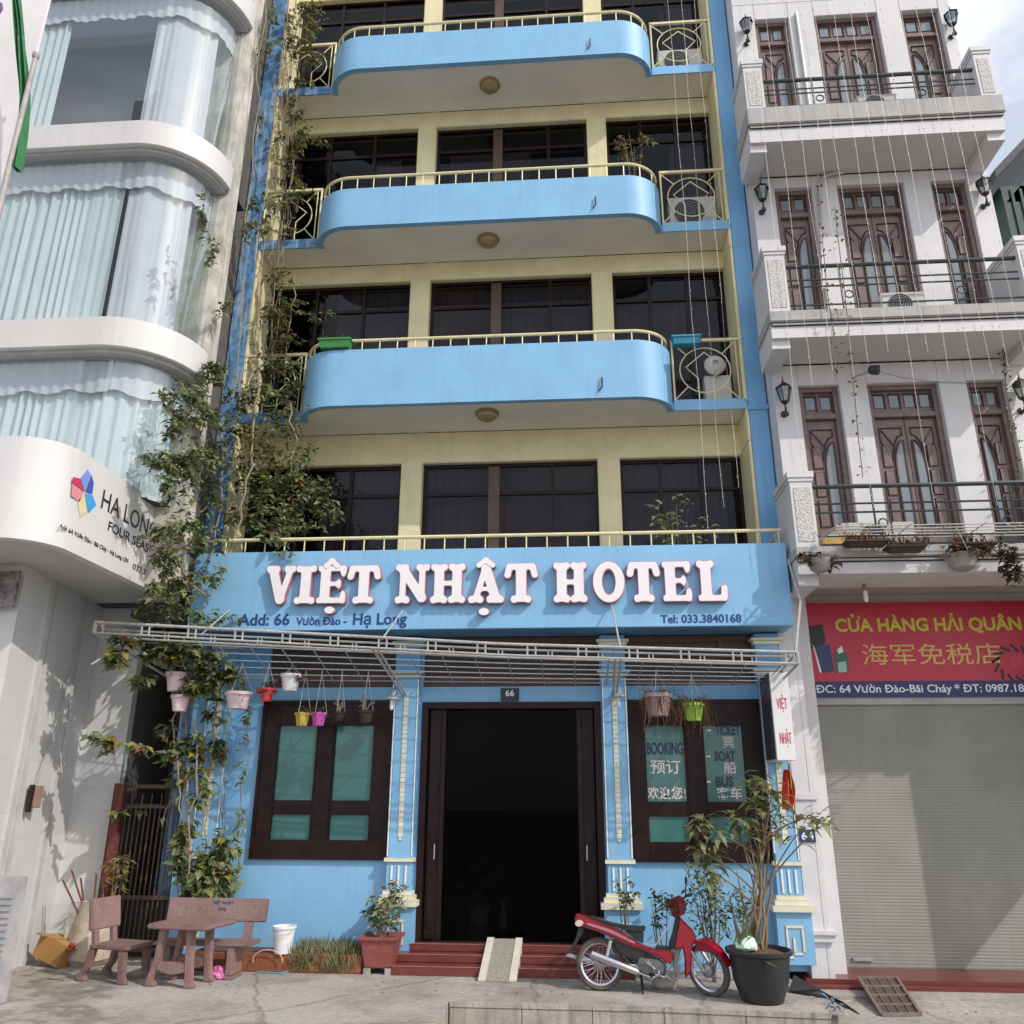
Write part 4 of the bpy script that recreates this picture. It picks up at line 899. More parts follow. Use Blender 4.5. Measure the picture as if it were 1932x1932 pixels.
obj('printed_ornament', mb, [BLACKPL, mat('print_scarlet', (0.6, 0.03, 0.08), 0.3)], sign)
# house number plates
m = MB(); m.box(2.86, 2.985, -1.012, -1.005, 1.62, 1.80)
c = at(1524, 1578, -1.01); plate = MB(); plate.box(c.x-0.10, c.x+0.10, -1.0, -0.985, c.z-0.07, c.z+0.08); np_ = obj('house_number_plate', plate, SIGNBLUE, None, (c.x, -0.99, c.z)); tag(np_, 'small blue house number plate 64 on white pier', 'number plate')
mb = MB(); put_text(mb, '64', (c.x-0.075, -1.0, c.z-0.045), U, V, 0.15, 0.10, offset=0.02); obj('plate_digits', mb, OFFWHITE, np_)
c = at(962, 1311, GY-0.02); plate = MB(); plate.box(c.x-0.125, c.x+0.125, GY-0.022, GY-0.001, c.z-0.085, c.z+0.09); n2 = obj('house_number_plate', plate, mat('dark_plate_enamel', (0.025, 0.03, 0.05), 0.4), None, (c.x, GY, c.z)); tag(n2, 'dark house number plate 66 above the open doorway', 'number plate')
mb = MB(); put_text(mb, '66', (c.x-0.06, GY-0.022, c.z-0.02), U, V, 0.12, 0.09, offset=0.02); obj('plate_digits', mb, OFFWHITE, n2)

# wall lanterns on the townhouse
def lantern(p, label):
    t = thing('wall_lantern', tuple(p), label, 'lantern', 'black lanterns beside the balcony doors'); x, y, z = p
    m = MB(); m.lathe((x, WY-0.001, z-0.30), [(0.05, 0), (0.05, 0.02), (0.03, 0.03)], 14, axis=(0, -1, 0)); m.tube([(x, WY-0.02, z-0.30), (x, WY-0.09, z-0.33), (x, WY-0.14, z-0.27), (x, WY-0.13, z-0.18)], [0.014, 0.016, 0.014, 0.012], 8); m.lathe((x, WY-0.135, z-0.35), [(0.002, -0.05), (0.035, -0.03), (0.042, 0), (0.03, 0.03), (0.004, 0.045)], 12); obj('bracket', m, LANT, t, smooth=True)
    c = (x, WY-0.14, z)
    m = MB(); m.lathe(c, [(0.03, -0.19), (0.055, -0.165), (0.06, -0.15)], 6); m.lathe(c, [(0.125, 0.06), (0.12, 0.075), (0.075, 0.12), (0.03, 0.15), (0.025, 0.17), (0.012, 0.18), (0.008, 0.24), (0.002, 0.27)], 6)
    for k in range(6):
        a = 2*math.pi*k/6; m.tube([(c[0]+0.06*math.cos(a), c[1]+0.06*math.sin(a), c[2]-0.15), (c[0]+0.112*math.cos(a), c[1]+0.112*math.sin(a), c[2]+0.06)], 0.008, 4)
    obj('lantern_cage', m, LANT, t)
    m = MB(); m.lathe(c, [(0.052, -0.148), (0.104, 0.059)], 6, cap=False); obj('lantern_glass', m, LGLASS, t); return t
L0 = None
for px, py, w in ((1408, 47, 'left of the top floor doors'), (1795, 33, 'right of the top floor doors'), (1437, 362, 'left of the middle floor doors'), (1856, 350, 'right of the middle floor doors'),
                  (1479, 740, 'left of the lowest balcony doors'), (1927, 733, 'right of the lowest balcony doors')):
    p = at(px, py, WY-0.14); p.y = WY; lab = 'black wall lantern '+w
    if L0 is None: L0 = lantern(p, lab)
    else: copy_thing(L0, p, lab)
# dark green house far right
fg = thing('green_clad_house', (12.5, 6, 0), 'dark green ribbed metal house with a dark sloping roof, far right', 'house')
Yg = 4.0
a = at(1884, 345, Yg); b = at(1905, 470, Yg); 
m = MB(); m.box(a.x, a.x+8, Yg, Yg+8, 0, at(1890, 352, Yg).z)
for k in range(40): m.box(a.x+0.2*k, a.x+0.2*k+0.06, Yg-0.03, Yg-0.001, 4, at(1890, 352, Yg).z-0.1)
obj('wall', m, DGREEN, fg); e = at(1880, 340, Yg-0.4)
m = MB(); m.add([(e.x-0.05, Yg-0.5, e.z), (e.x+4, Yg-0.5, e.z+4.2), (e.x+4, Yg+9, e.z+4.2), (e.x-0.05, Yg+9, e.z), (e.x-0.05, Yg-0.5, e.z+0.22), (e.x+4, Yg-0.5, e.z+4.42), (e.x+4, Yg+9, e.z+4.42), (e.x-0.05, Yg+9, e.z+0.22)],
                [(0, 3, 2, 1), (4, 5, 6, 7), (0, 1, 5, 4), (1, 2, 6, 5), (2, 3, 7, 6), (3, 0, 4, 7)])
obj('roof', m, DROOF, fg)
m = MB(); m.add([(e.x+0.3, Yg-0.01, e.z), (e.x+8, Yg-0.01, e.z), (e.x+4, Yg-0.01, e.z+4.1)], [(0, 1, 2)]); m.prism([(e.x+0.35, e.z-0.3), (e.x+8, e.z-0.3), (e.x+8, e.z+4.1), (e.x+4.2, e.z+4.1)], Yg+0.0, Yg+0.2); m.v = m.v[3:]; m.f = [tuple(i-3 for i in f) for f in m.f[1:]]; m.m = m.m[1:]; obj('gable', m, DGREEN, fg)

# ---------------------------------------------------------------- lattice canopy over the entrance
cano = thing('lattice_canopy', (-1.7, -1.6, 3.7), 'white steel lattice canopy with clear sheet over the hotel entrance', 'canopy')
CY0, CY1 = -2.35, -0.98
def cz(x, v):                       # v: 0 front .. 1 rear; the frame sags to the right
    zf = 4.065-0.335*(x+6.18)/5.3 if x < -0.88 else 3.73-0.13*(x+0.88)/3.5
    zr = 3.56-0.115*(x+6.0)/8.5
    return zf*(1-v)+zr*v
def cp_(x, v, dz=0.0):
    xl = x if x > -5.4 else x+(0.55*v*(min(1, (-5.4-x)/0.78)))
    return (xl, CY0+(CY1-CY0)*v, cz(x, v)+dz)
CX0, CX1 = -6.18, 2.66
m = MB(); xs = np.linspace(CX0, CX1, 30)
m.tube([cp_(x, 0, 0.06) for x in xs], 0.019, 8); m.tube([cp_(x, 0, -0.075) for x in xs], 0.014, 8)
m.tube([cp_(x, 0.10, 0.04) for x in xs], 0.014, 6); m.tube([cp_(x, 0.10, -0.06) for x in xs], 0.014, 6)
k = 0
for x in np.arange(CX0+0.02, CX1, 0.62):
    for d in (0, 0.10):
        if x+d < CX1: m.tube([cp_(x+d, 0, 0.06), cp_(x+d, 0, -0.075)], 0.012, 5); m.tube([cp_(x+d*0.5+0.25, 0.10, 0.04), cp_(x+d*0.5+0.25, 0.10, -0.06)], 0.010, 5)
for x in (CX0, CX1): m.tube([cp_(x, 0, 0.06), cp_(x, 0, -0.075)], 0.020, 6); m.tube([cp_(x, 0, -0.075), cp_(x, 1, -0.05)], 0.018, 6); m.tube([cp_(x, 0, 0.06), cp_(x, 1, 0.05)], 0.018, 6)
fr_ = obj('front_truss', m, STEEL, cano, smooth=True)
m = MB()
for v in (0.25, 0.40, 0.55, 0.70, 0.85, 0.98): m.tube([cp_(x+0.02, v) for x in np.linspace(CX0+0.25*(v > 0.2), CX1-0.02, 24)], 0.0085, 5)
obj('purlin', m, STEEL, cano, smooth=True)
m = MB()
for x in np.arange(CX0+0.3, CX1, 0.42): m.tube([cp_(x, 0.1, -0.026), cp_(x, 0.99, -0.026)], 0.0075, 5)
obj('cross_bar', m, STEEL_D, cano, smooth=True)
m = MB(); m.sheet([[cp_(x, v, 0.075) for x in np.linspace(-5.9, CX1-0.05, 14)] for v in np.linspace(0.06, 0.99, 5)]); obj('clear_sheet', m, SHEET, cano, smooth=True)
STAYS = [([tuple(at(323, 1161, -1.48)), tuple(at(172, 1254, -2.35))], 0.013), ([(-4.78, -1.50, 4.45), cp_(-4.78, 0.05, 0.0)], 0.010)]
a = at(746, 1150, SY-0.02); STAYS.append(([(-2.33, SY-0.01, a.z), cp_(-2.42, 0.05, 0.06)], 0.011))
a = at(1153, 1137, SY-0.02); STAYS.append(([tuple(a), cp_(0.56, 0.02, 0.06)], 0.012))
STAYS.append(([(2.90, SY+0.02, 5.05), (2.90, SY-0.35, 4.4), cp_(2.645, 0.02, 0.05)], 0.017))
for P, r in STAYS: m = MB(); m.tube(P, r, 6); obj('stay_rod', m, STEEL, cano, smooth=True)
for xw, xf in ((-2.33, -2.45), (0.55, 0.56)):
    m = MB(); m.tube([cp_(xf, 0.02, -0.08), cp_(xw, 0.98, -0.20)], 0.015, 6); m.tube([cp_(xf-0.07, 0.02, -0.08), cp_(xw-0.05, 0.98, -0.20)], 0.015, 6)
    for t in np.linspace(0.05, 0.95, 8): p = Vector(cp_(xf, 0.02, -0.08)).lerp(Vector(cp_(xw, 0.98, -0.2)), t); m.tube([tuple(p), (p.x-0.06, p.y, p.z)], 0.008, 4)
    obj('strut', m, STEEL, cano, smooth=True)

# lamps on the struts beside the door
LB = None
for px, py, lab in ((741, 1318, 'white tube lamp under a small shade on the pilaster left of the doorway'), (1168, 1313, 'white tube lamp under a small shade on the pilaster right of the doorway')):
    p = at(px, py, -1.30)
    if LB is None:
        LB = thing('bracket_lamp', tuple(p), lab, 'lamp', 'small lamps beside the doorway'); x, y, z = p
        m = MB(); m.lathe((x, y, z), [(0.10, -0.015), (0.095, 0.0), (0.05, 0.035), (0.025, 0.05), (0.02, 0.11), (0.006, 0.13)], 16); m.tube([(x, y, z+0.12), (x, y+0.02, z+0.22)], 0.010, 5); m.tube([(x, y+0.02, z+0.2), (x, -1.03, z+0.10)], 0.012, 5); obj('lamp_shade', m, STEEL, LB, smooth=True)
        m = MB(); m.lathe((x-0.01, y, z), [(0.022, -0.012), (0.026, -0.03), (0.026, -0.13), (0.015, -0.15)], 10); obj('lamp_tube', m, BULB, LB, smooth=True)
    else: copy_thing(LB, p, lab)

# leaf tufts
def tuft(m, c, n, L, W, spread=1.0, droop=0.3, mats=1, up=0.6):
    for i in range(n):
        a = random.uniform(0, 2*math.pi); e = random.uniform(-0.2, 1.2)*up
        d = Vector((math.cos(a)*spread, math.sin(a)*spread, e)); m.mi = random.randrange(mats)
        o = Vector((random.gauss(0, 1), random.gauss(0, 1), random.gauss(0, 0.7)))*L*0.25
        m.leaf(Vector(c)+o, d, (0, 0, 1), L*random.uniform(0.6, 1.25), W*random.uniform(0.7, 1.2), droop)
def cloud(m, c, r, n, L, W, mats=1, w=None, flat=0.7):
    """leaves through an ellipsoid, kept in clumps"""
    c = Vector(c); clumps = []
    for i in range(max(3, n//14)):
        v = Vector((random.gauss(0, 1), random.gauss(0, 1), random.gauss(0, 1))); v = v.normalized()*(random.random()**0.45)
        clumps.append(c+Vector((v.x*r[0], v.y*r[1], v.z*r[2])))
    for i in range(n):
        p = random.choice(clumps) + Vector((random.gauss(0, r[0]*0.14), random.gauss(0, r[1]*0.14), random.gauss(0, r[2]*0.14)))
        a = random.uniform(0, 2*math.pi); d = Vector((math.cos(a), math.sin(a)-0.35, random.uniform(-0.9, 0.35)))
        m.mi = random.choices(range(mats), weights=w)[0] if w else random.randrange(mats)
        q = random.uniform(0.45, 1.35); m.leaf(p, d, (random.gauss(0, 0.5), -0.5+random.gauss(0, 0.4), 1), L*q, W*q*random.uniform(0.75, 1.25), random.uniform(0.05, 0.35))

# hanging pots under the canopy
def pot_mb(c, r, h, square=False, n=18, taper=0.68):
    m = MB(); m.lathe(c, [(r*taper*0.9, 0), (r*taper, 0.004), (r*0.93, h*0.78), (r*0.93, h*0.8), (r*1.06, h*0.82), (r*1.06, h), (r*0.92, h), (r*0.86, h*0.72)], 4 if square else n); return m
def hang_pot(px, py, Y, wpx, matl, lab, plant, strings=True, square=False, ztop=None, hf=0.85):
    c = at(px, py, Y); dist = 0.0078*(Y+12.5)/11.0; r = wpx*0.5*dist; h = r*2*hf
    base = (c.x, c.y, c.z-h/2); t = thing('hanging_pot', base, lab, 'hanging pot', 'pots hanging under the canopy')
    obj('pot', pot_mb(base, r, h, square), matl, t, smooth=not square)
    if strings:
        m = MB(); top = (c.x, c.y, ztop if ztop else cz(c.x, (Y-CY0)/(CY1-CY0))-0.02)
        for a in (0.3, 2.4, 4.5): m.tube([(c.x+r*math.cos(a), c.y+r*math.sin(a), c.z+h*0.48), (c.x, c.y, top[2]-0.03)], 0.004, 4)
        m.tube([(c.x, c.y, top[2]-0.035), top], 0.005, 4); obj('hanger', m, STEEL, t)
    m = MB(); tp = Vector((c.x, c.y, c.z+h*0.45))
    if plant == 'orchid': 
        for i in range(16): 
            a = random.uniform(0, 6.28); q = tp+Vector((math.cos(a)*r*1.2, math.sin(a)*r*0.6, random.uniform(0.05, 0.25))); m.tube([tp, tp.lerp(q, 0.5)+Vector((0, 0, 0.04)), q], 0.007, 4)
        pm = [STEM_P]
    elif plant == 'roots':
        m.mi = 0
        for i in range(70):
            a = random.uniform(0, 6.28); q = tp+Vector((math.cos(a)*r*random.uniform(0.8, 1.9), math.sin(a)*r, random.uniform(-0.12, 0.12))); e = q+Vector((random.gauss(0, 0.05), 0, -random.uniform(0.1, 0.42))); m.tube([tp, q, e], [0.005, 0.005, 0.002], 3)
        tuft(m, tp, 26, 0.10, 0.012, 1, 0.5); pm = [LEAFB]
    elif plant == 'flowers': cloud(m, tp, (r*1.3, r*1.1, r*0.9), 170, 0.07, 0.045, 3); pm = [LEAF2, LEAFR, REDPOT]
    else: tuft(m, tp, 2*(plant if isinstance(plant, int) else 22), 0.17, 0.03, 1, 0.45, 2, 0.9); pm = [LEAF2, LEAFP]
    obj('plant', m, pm, t); return t
hang_pot(333, 1287, -1.75, 38, PINKPOT, 'pale pink hanging pot, upper one of the stacked pair by the alley', 26, ztop=3.9)
hang_pot(340, 1327, -1.72, 32, PINKPOT, 'small pale pink pot hung directly below another pale pink pot', 14, strings=False)
hang_pot(450, 1322, -1.60, 46, PINKPOT, 'wide pale pink and white bowl hanging left of the left window', 24, hf=0.62)
hang_pot(548, 1288, -1.55, 34, WHITEPL, 'white hanging pot with reddish plants above the left window', 'flowers')
hang_pot(503, 1311, -1.60, 26, REDPOT, 'red hanging pot at the upper left corner of the left window', 'flowers')
hang_pot(570, 1357, -1.40, 26, YELPOT, 'yellow square pot hanging in front of the left window', 8, square=True)
hang_pot(601, 1357, -1.40, 26, MAGPOT, 'magenta square pot hanging beside the yellow pot', 8, square=True)
hang_pot(690, 1352, -1.42, 24, mat('dark_bark_basket', (0.05, 0.035, 0.025), 0.9), 'dark bark basket with pale bare orchid stems, right of two coloured pots', 'orchid')
hang_pot(640, 1352, -1.42, 18, bpy.data.materials['dark_bark_basket'], 'small dark orchid basket between the magenta pot and another basket', 'orchid')
hang_pot(1241, 1330, -1.75, 46, GREYPOT, 'grey clay pot on three cords hanging at the right window', 'roots', hf=0.78)
hang_pot(1309, 1343, -1.60, 34, LIMEPOT, 'lime green pot with long dry roots at the right window', 'roots', square=True)

# projecting vertical sign box at the right corner
p0 = at(1503, 1290, -1.62); zt, zb = at(1500, 1268, -1.6).z, at(1508, 1435, -1.6).z
vs_ = thing('vertical_sign', (2.62, -1.6, zb), 'tall narrow white sign box with red lettering projecting beside the right window', 'sign')
sxa, sxb = 2.47, 2.70
m = MB(); m.box(sxa, sxb, -1.62, -1.04, zb, zt); obj('box', m, mat('white_sign_acrylic', (0.78, 0.76, 0.76), 0.4, 0.06), vs_, bevel=0.006)
m = MB(); m.box(sxa-0.012, sxa-0.001, -1.60, -1.06, zb+0.02, zt-0.02); obj('side_panel', m, mat('faded_dark_panel', (0.07, 0.075, 0.09), 0.3, 0.45, 2.5), vs_)
m = MB(); put_text(m, 'VIỆT', (sxa-0.013, -1.08, zt-0.42), (0, -1, 0), V, 0.48, 0.22, N=(-1, 0, 0), offset=0.02); obj('faded_lettering', m, mat('faded_red_ink', (0.20, 0.05, 0.07), 0.5), vs_)
m = MB(); put_text(m, 'VIỆT', (sxa+0.06, -1.621, zt-0.50), U, V, 0.13, 0.22); put_text(m, 'NHẬT', (sxa+0.06, -1.621, zt-0.92), U, V, 0.14, 0.22); obj('red_lettering', m, REDTXT, vs_)
m = MB(); m.tube([(2.55, -1.03, zt-0.1), (2.55, -0.95, zt-0.1)], 0.015, 6); m.tube([(2.6, -1.55, zt), (2.64, -1.7, cz(2.6, 0.4)-0.02)], 0.012, 6); obj('bracket', m, STEEL_D, vs_)
# flag furled on a stick below it
fl = thing('furled_flag', tuple(at(1496, 1545, -1.2)), 'furled red and yellow flag hanging under the vertical sign box', 'flag')
m = MB(); a = at(1478, 1435, -1.2); b = at(1502, 1560, -1.28); 
m = MB(); rows = []
for i in range(11):
    t = i/10; c = at(1484+4*math.sin(t*3), 1452+75*t, -1.2); w = 0.035+0.04*math.sin(t*2.8); row = []
    for j in range(9): u = j/8-0.5; row.append((c.x+u*2*w, c.y-0.05*math.cos(u*9+t*2), c.z))
    rows.append(row)
m.sheet(rows); cloth = obj('flag_cloth', m, FLAGR, fl, smooth=True)
m = MB(); m.sheet([[(v[0]+0.02, v[1]-0.012, v[2]) for v in r[4:7]] for r in rows[:6]]); obj('yellow_fold', m, FLAGY, cloth, smooth=True)
m = MB(); m.tube([tuple(at(1489, 1440, -1.15)), tuple(at(1503, 1555, -1.25))], 0.008, 5); obj('stick', m, STEM, fl)

# air conditioners on the right recesses, troughs and balcony plants
def ac_unit(x0, x1, z0, z1, y, lab):
    t = thing('air_conditioner', ((x0+x1)/2, y+0.15, z0), lab, 'air conditioner', 'outdoor air conditioners on the balconies')
    m = MB(); m.box(x0, x1, y, y+0.28, z0, z1); obj('casing', m, mat('aged_ac_casing', (0.55, 0.53, 0.48), 0.5, 0.12) if 'aged_ac_casing' not in bpy.data.materials else bpy.data.materials['aged_ac_casing'], t, bevel=0.012)
    cx, cz_ = x0+(x1-x0)*0.42, (z0+z1)/2; R = (z1-z0)*0.40
    m = MB(); m.lathe((cx, y-0.001, cz_), [(R, 0), (R, 0.012), (0.01, 0.014)], 24, axis=(0, -1, 0)); obj('fan_opening', m, BLACKPL, t)
    m = MB()
    for k in range(1, 6): m.tube([(cx+R*k/5*math.cos(u), y-0.02, cz_+R*k/5*math.sin(u)) for u in np.linspace(0, 6.283, 21)], 0.004, 4, cap=False)
    obj('fan_grille', m, STEEL_D, t); m = MB(); m.box(x1-0.2, x1-0.03, y-0.006, y-0.001, z0+0.06, z0+0.2); obj('service_panel', m, STEEL, t)
ac_unit(1.78, 2.60, SOF[3]+0.16, SOF[3]+0.72, -0.45, 'grey air conditioner unit behind the uppermost balcony side railing')
ac_unit(1.80, 2.60, SOF[2]+0.16, SOF[2]+0.80, -0.45, 'grey air conditioner unit behind the middle balcony side railing')
t = thing('pedestal_fan_unit', (2.36, -0.4, SOF[1]+0.15), 'pale round fan unit on a box behind the lowest balcony side railing', 'fan')
m = MB(); z = SOF[1]+0.15; m.box(2.16, 2.58, -0.48, -0.25, z, z+0.50); obj('box_base', m, bpy.data.materials['aged_ac_casing'], t, bevel=0.02)
m = MB(); m.lathe((2.33, -0.50, z+0.64), [(0.16, 0), (0.17, 0.05), (0.10, 0.12), (0.05, 0.13), (0.048, 0.09), (0.01, 0.08)], 22, axis=(0, -1, 0)); obj('round_housing', m, bpy.data.materials['aged_ac_casing'], t, smooth=True)
def trough(x0, x1, y, z, hgt, matl, lab, leaves, n, name='flower_trough', grp='flower troughs', L=0.12):
    t = thing(name, ((x0+x1)/2, y, z), lab, 'flower trough', grp)
    m = MB(); m.add([(x0+0.03, y-0.07, z), (x1-0.03, y-0.07, z), (x1-0.03, y+0.07, z), (x0+0.03, y+0.07, z), (x0, y-0.1, z+hgt), (x1, y-0.1, z+hgt), (x1, y+0.1, z+hgt), (x0, y+0.1, z+hgt)], [(0,3,2,1),(0,1,5,4),(1,2,6,5),(2,3,7,6),(3,0,4,7),(4,5,6,7)])
    m.box(x0-0.012, x1+0.012, y-0.112, y+0.112, z+hgt-0.03, z+hgt+0.006); obj('trough', m, matl, t, bevel=0.006)
    if n:
        m = MB()
        for i in range(n): tuft(m, (random.uniform(x0, x1), y+random.uniform(-0.07, 0.07), z+hgt), 2, L, 0.018, 0.5, 0.2, len(leaves), 1.2)
        obj('plant', m, leaves, t)
c = at(638, 648, -1.10); trough(c.x-0.30, c.x+0.22, -1.10, 8.745, 0.15, GREEN_PL, 'green plastic trough on the left end of the lowest blue balcony', [LEAFR, LEAFB, LEAF1], 26)
c = at(1303, 655, -0.62); trough(c.x-0.30, c.x+0.16, -0.65, SOF[1]+1.10, 0.14, TEAL_PL, 'teal plastic trough hung on the lowest balcony side railing', [LEAF1], 0)
def shrub(name, c, r, n, L, W, mats, lab, cat='plant', stems=5, grp=None, ground=None, w=None):
    t = thing(name, (c[0], c[1], ground if ground is not None else c[2]-r[2]), lab, cat, grp); g = ground if ground is not None else c[2]-r[2]
    m = MB()
    for i in range(stems):
        e = (c[0]+random.gauss(0, r[0]*0.4), c[1]+random.gauss(0, r[1]*0.4), c[2]+random.uniform(-0.3, 0.8)*r[2]); m.tube([(c[0]+random.gauss(0, 0.02), c[1]+random.gauss(0, 0.02), g), ((c[0]+e[0])/2+random.gauss(0, 0.02), (c[1]+e[1])/2, (g+e[2])/2), e], [0.010, 0.008, 0.003], 5)
    obj('stem', m, STEM, t); m = MB(); cloud(m, c, r, n, L, W, len(mats), w); obj('foliage', m, mats, t); return t
c = at(1195, 272, -0.85); shrub('balcony_shrub', (c.x, -0.85, c.z-0.1), (0.34, 0.2, 0.30), 150, 0.10, 0.045, [LEAF1, LEAFP, LEAFB], 'thin shrub growing behind the middle balcony parapet by the right column', ground=SOF[2]+0.2)
c = at(1280, 965, -0.95); shrub('balcony_shrub', (c.x, -0.95, c.z-0.15), (0.50, 0.2, 0.42), 190, 0.11, 0.05, [LEAF1, LEAF2, LEAFP], 'sparse green shrub behind the cream railing above the name sign', ground=4.4)

# string lights hanging in front of the two right facades
LS = None
def strand(x, y, z0, z1, lab, grp):
    global LS
    m = MB(); n = 18; m.tube([(x+0.012*math.sin(i*1.3+x*7), y+0.006*math.sin(i*2.1), z1+(z0-z1)*i/n) for i in range(n+1)], 0.0028, 3)
    for i in range(2, n*4): zz = z1+(z0-z1)*i/(n*4); m.box(x-0.005, x+0.005, y-0.005, y+0.005, zz-0.010, zz+0.010) if i % 2 else None
    o = obj('light_string', m, LED, None, (x, y, z1)); tag(o, lab, 'light string', grp)
for i in range(13):
    x = 3.12+i*0.262+random.uniform(-0.03, 0.03); strand(x, -1.96, random.uniform(7.1, 7.9) if i % 3 else 5.6, 18.2, 'thin white light string hanging down the white townhouse front', 'light strings on the townhouse')
for i in range(4):
    x = 1.92+i*0.23; strand(x, -1.22 if i else -1.22, 5.6+0.3*i, 17.8, 'thin light string hanging down the right end of the blue hotel', 'light strings on the hotel')

# things on the townhouse balconies
def tb(px, py, Y): return at(px, py, Y)
for (px, py, Y, w, lab) in ((1655, 188, -1.55, 0.62, 'white air conditioner casing low behind the top iron railing'), (1703, 560, -1.55, 0.62, 'white air conditioner casing low behind the middle iron railing'), (1655, 985, -1.5, 0.95, 'wide grey air conditioner casing behind the lowest iron railing')):
    c = tb(px, py, Y); zb = [FLZ[2], FLZ[1], FLZ[0]][(py > 300)+(py > 800)]+0.01; ac_unit(c.x-w/2, c.x+w/2, zb, zb+0.42, Y, lab)
    m = MB()
c = at(1600, 1003, -1.55); m = MB(); m.box(c.x-0.35, c.x+0.30, -1.62, -1.50, FLZ[0]+0.01, FLZ[0]+0.24); o = obj('storage_crate', m, mat('amber_crate_plastic', (0.62, 0.36, 0.08), 0.5, 0.3, 14), None, (c.x, -1.55, FLZ[0]), bevel=0.01); tag(o, 'amber crate standing low behind the lowest iron railing', 'crate')
rk = thing('drying_rack', (4.6, -2.1, FLZ[0]+0.2), 'white wire drying rack projecting from the lowest townhouse balcony', 'rack')
m = MB(); zr = 5.22
for i in range(5): y = -1.86-0.13*i; m.tube([(3.22+0.1*(4-i)*0+0.02*i, y, zr), (6.9, y, zr)], 0.008, 5)
for x in np.arange(3.3, 6.9, 0.45): m.tube([(x, -1.84, zr+0.012), (x, -2.40, zr+0.012)], 0.007, 5)
m.tube([(3.24, -1.84, zr), (3.3, -2.4, zr)], 0.016, 6); obj('wire_frame', m, STEEL, rk, smooth=True)
m = MB(); m.tube([(6.3, -1.87, 4.85), (6.32, -2.30, 5.20)], 0.014, 6); obj('prop', m, IRON, rk)
for (px, py, w, lab) in ((1633, 1023, 0.52, 'long dark trough of red brown plants, leftmost on the lowest ledge'), (1707, 1033, 0.46, 'long dark trough of red brown plants in the middle of the lowest ledge'), (1836, 1028, 0.50, 'long dark trough of red brown plants, rightmost on the lowest ledge')):
    c = at(px, py, -2.02); trough(c.x-w/2, c.x+w/2, -2.02, c.z-0.06, 0.07, mat('dark_trough', (0.06, 0.03, 0.025), 0.7) if 'dark_trough' not in bpy.data.materials else bpy.data.materials['dark_trough'], lab, [LEAFR, LEAFB, LEAFR], 90, grp='red brown troughs on the ledge', L=0.15)
for (px, py, wd, lab) in ((1546, 1062, 46, 'grey hanging bowl of dark plants at the left of the lowest ledge'), (1815, 1055, 56, 'grey hanging bowl of dark plants at the right of the lowest ledge')):
    c = at(px, py, -2.06); r = wd*0.5*0.0073; t = thing('hanging_bowl', (c.x, -2.06, c.z-r*0.6), lab, 'hanging pot', 'hanging bowls on the lowest ledge')
    m = MB(); m.lathe((c.x, -2.06, c.z-r*0.75), [(r*0.35, 0), (r*0.7, 0.04), (r, r*1.0), (r*0.93, r*1.0), (r*0.8, r*0.8)], 18); obj('bowl', m, mat('grey_bowl_plastic', (0.33, 0.32, 0.30), 0.6, 0.3) if 'grey_bowl_plastic' not in bpy.data.materials else bpy.data.materials['grey_bowl_plastic'], t, smooth=True)
    m = MB(); [m.tube([(c.x+r*math.cos(a), -2.06+r*math.sin(a), c.z+r*0.2), (c.x, -2.06, c.z+0.42)], 0.004, 4) for a in (0.5, 2.6, 4.7)]; obj('hanger', m, STEEL_D, t)
    m = MB(); cloud(m, (c.x, -2.06, c.z+r*0.35), (r*1.5, r*1.1, r*0.6), 150, 0.12, 0.06, 3); obj('plant', m, [LEAFR, LEAF3, LEAFB], t)
c = at(1908, 1060, -2.05); t = thing('trailing_plant', (c.x, -2.05, c.z+0.3), 'dark green trailing plant hanging down at the far right of the ledge', 'plant'); m = MB(); cloud(m, (c.x, -2.05, c.z), (0.10, 0.09, 0.30), 260, 0.10, 0.05, 2); obj('foliage', m, [LEAF3, LEAFR], t)
# pale bulb and camera
c = at(1634, 1130, -1.2); t = thing('pendant_bulb', (c.x, -1.2, 4.74), 'white tube bulb hanging under the lowest townhouse balcony', 'lamp')
m = MB(); m.lathe((c.x, -1.2, c.z-0.04), [(0.02, 0.0), (0.028, 0.02), (0.03, 0.13), (0.024, 0.15)], 12); obj('bulb', m, BULB, t, smooth=True); m = MB(); m.lathe((c.x, -1.2, c.z+0.11), [(0.034, 0), (0.03, 0.08), (0.01, 0.10)], 12); m.tube([(c.x, -1.2, c.z+0.2), (c.x-0.02, -1.2, 4.76)], 0.008, 5); obj('bulb_holder', m, mat('brass_holder', (0.35, 0.28, 0.16), 0.4), t, smooth=True)
c = at(1650, 698, WY-0.4); a = at(1608, 712, WY-0.02); t = thing('outdoor_spotlight', (a.x, WY, a.z), 'black spotlight on a pale arm above the lowest double balcony door', 'spotlight')
m = MB(); m.lathe(tuple(c), [(0.03, -0.09), (0.065, -0.06), (0.075, 0.04), (0.07, 0.06), (0.01, 0.05)], 14, axis=(0.8, -0.5, -0.3)); obj('lamp_head', m, LANT, t, smooth=True); m = MB(); m.tube([tuple(a), tuple(c)], 0.016, 6); obj('arm', m, STEEL, t)
m = MB(); pts = [at(1655, 700, WY-0.38), at(1700, 712, WY-0.06), at(1760, 720, WY-0.02), at(1830, 722, WY-0.02)]; m.tube([tuple(p) for p in pts], 0.006, 4); obj('cable', m, STEEL_D, t)
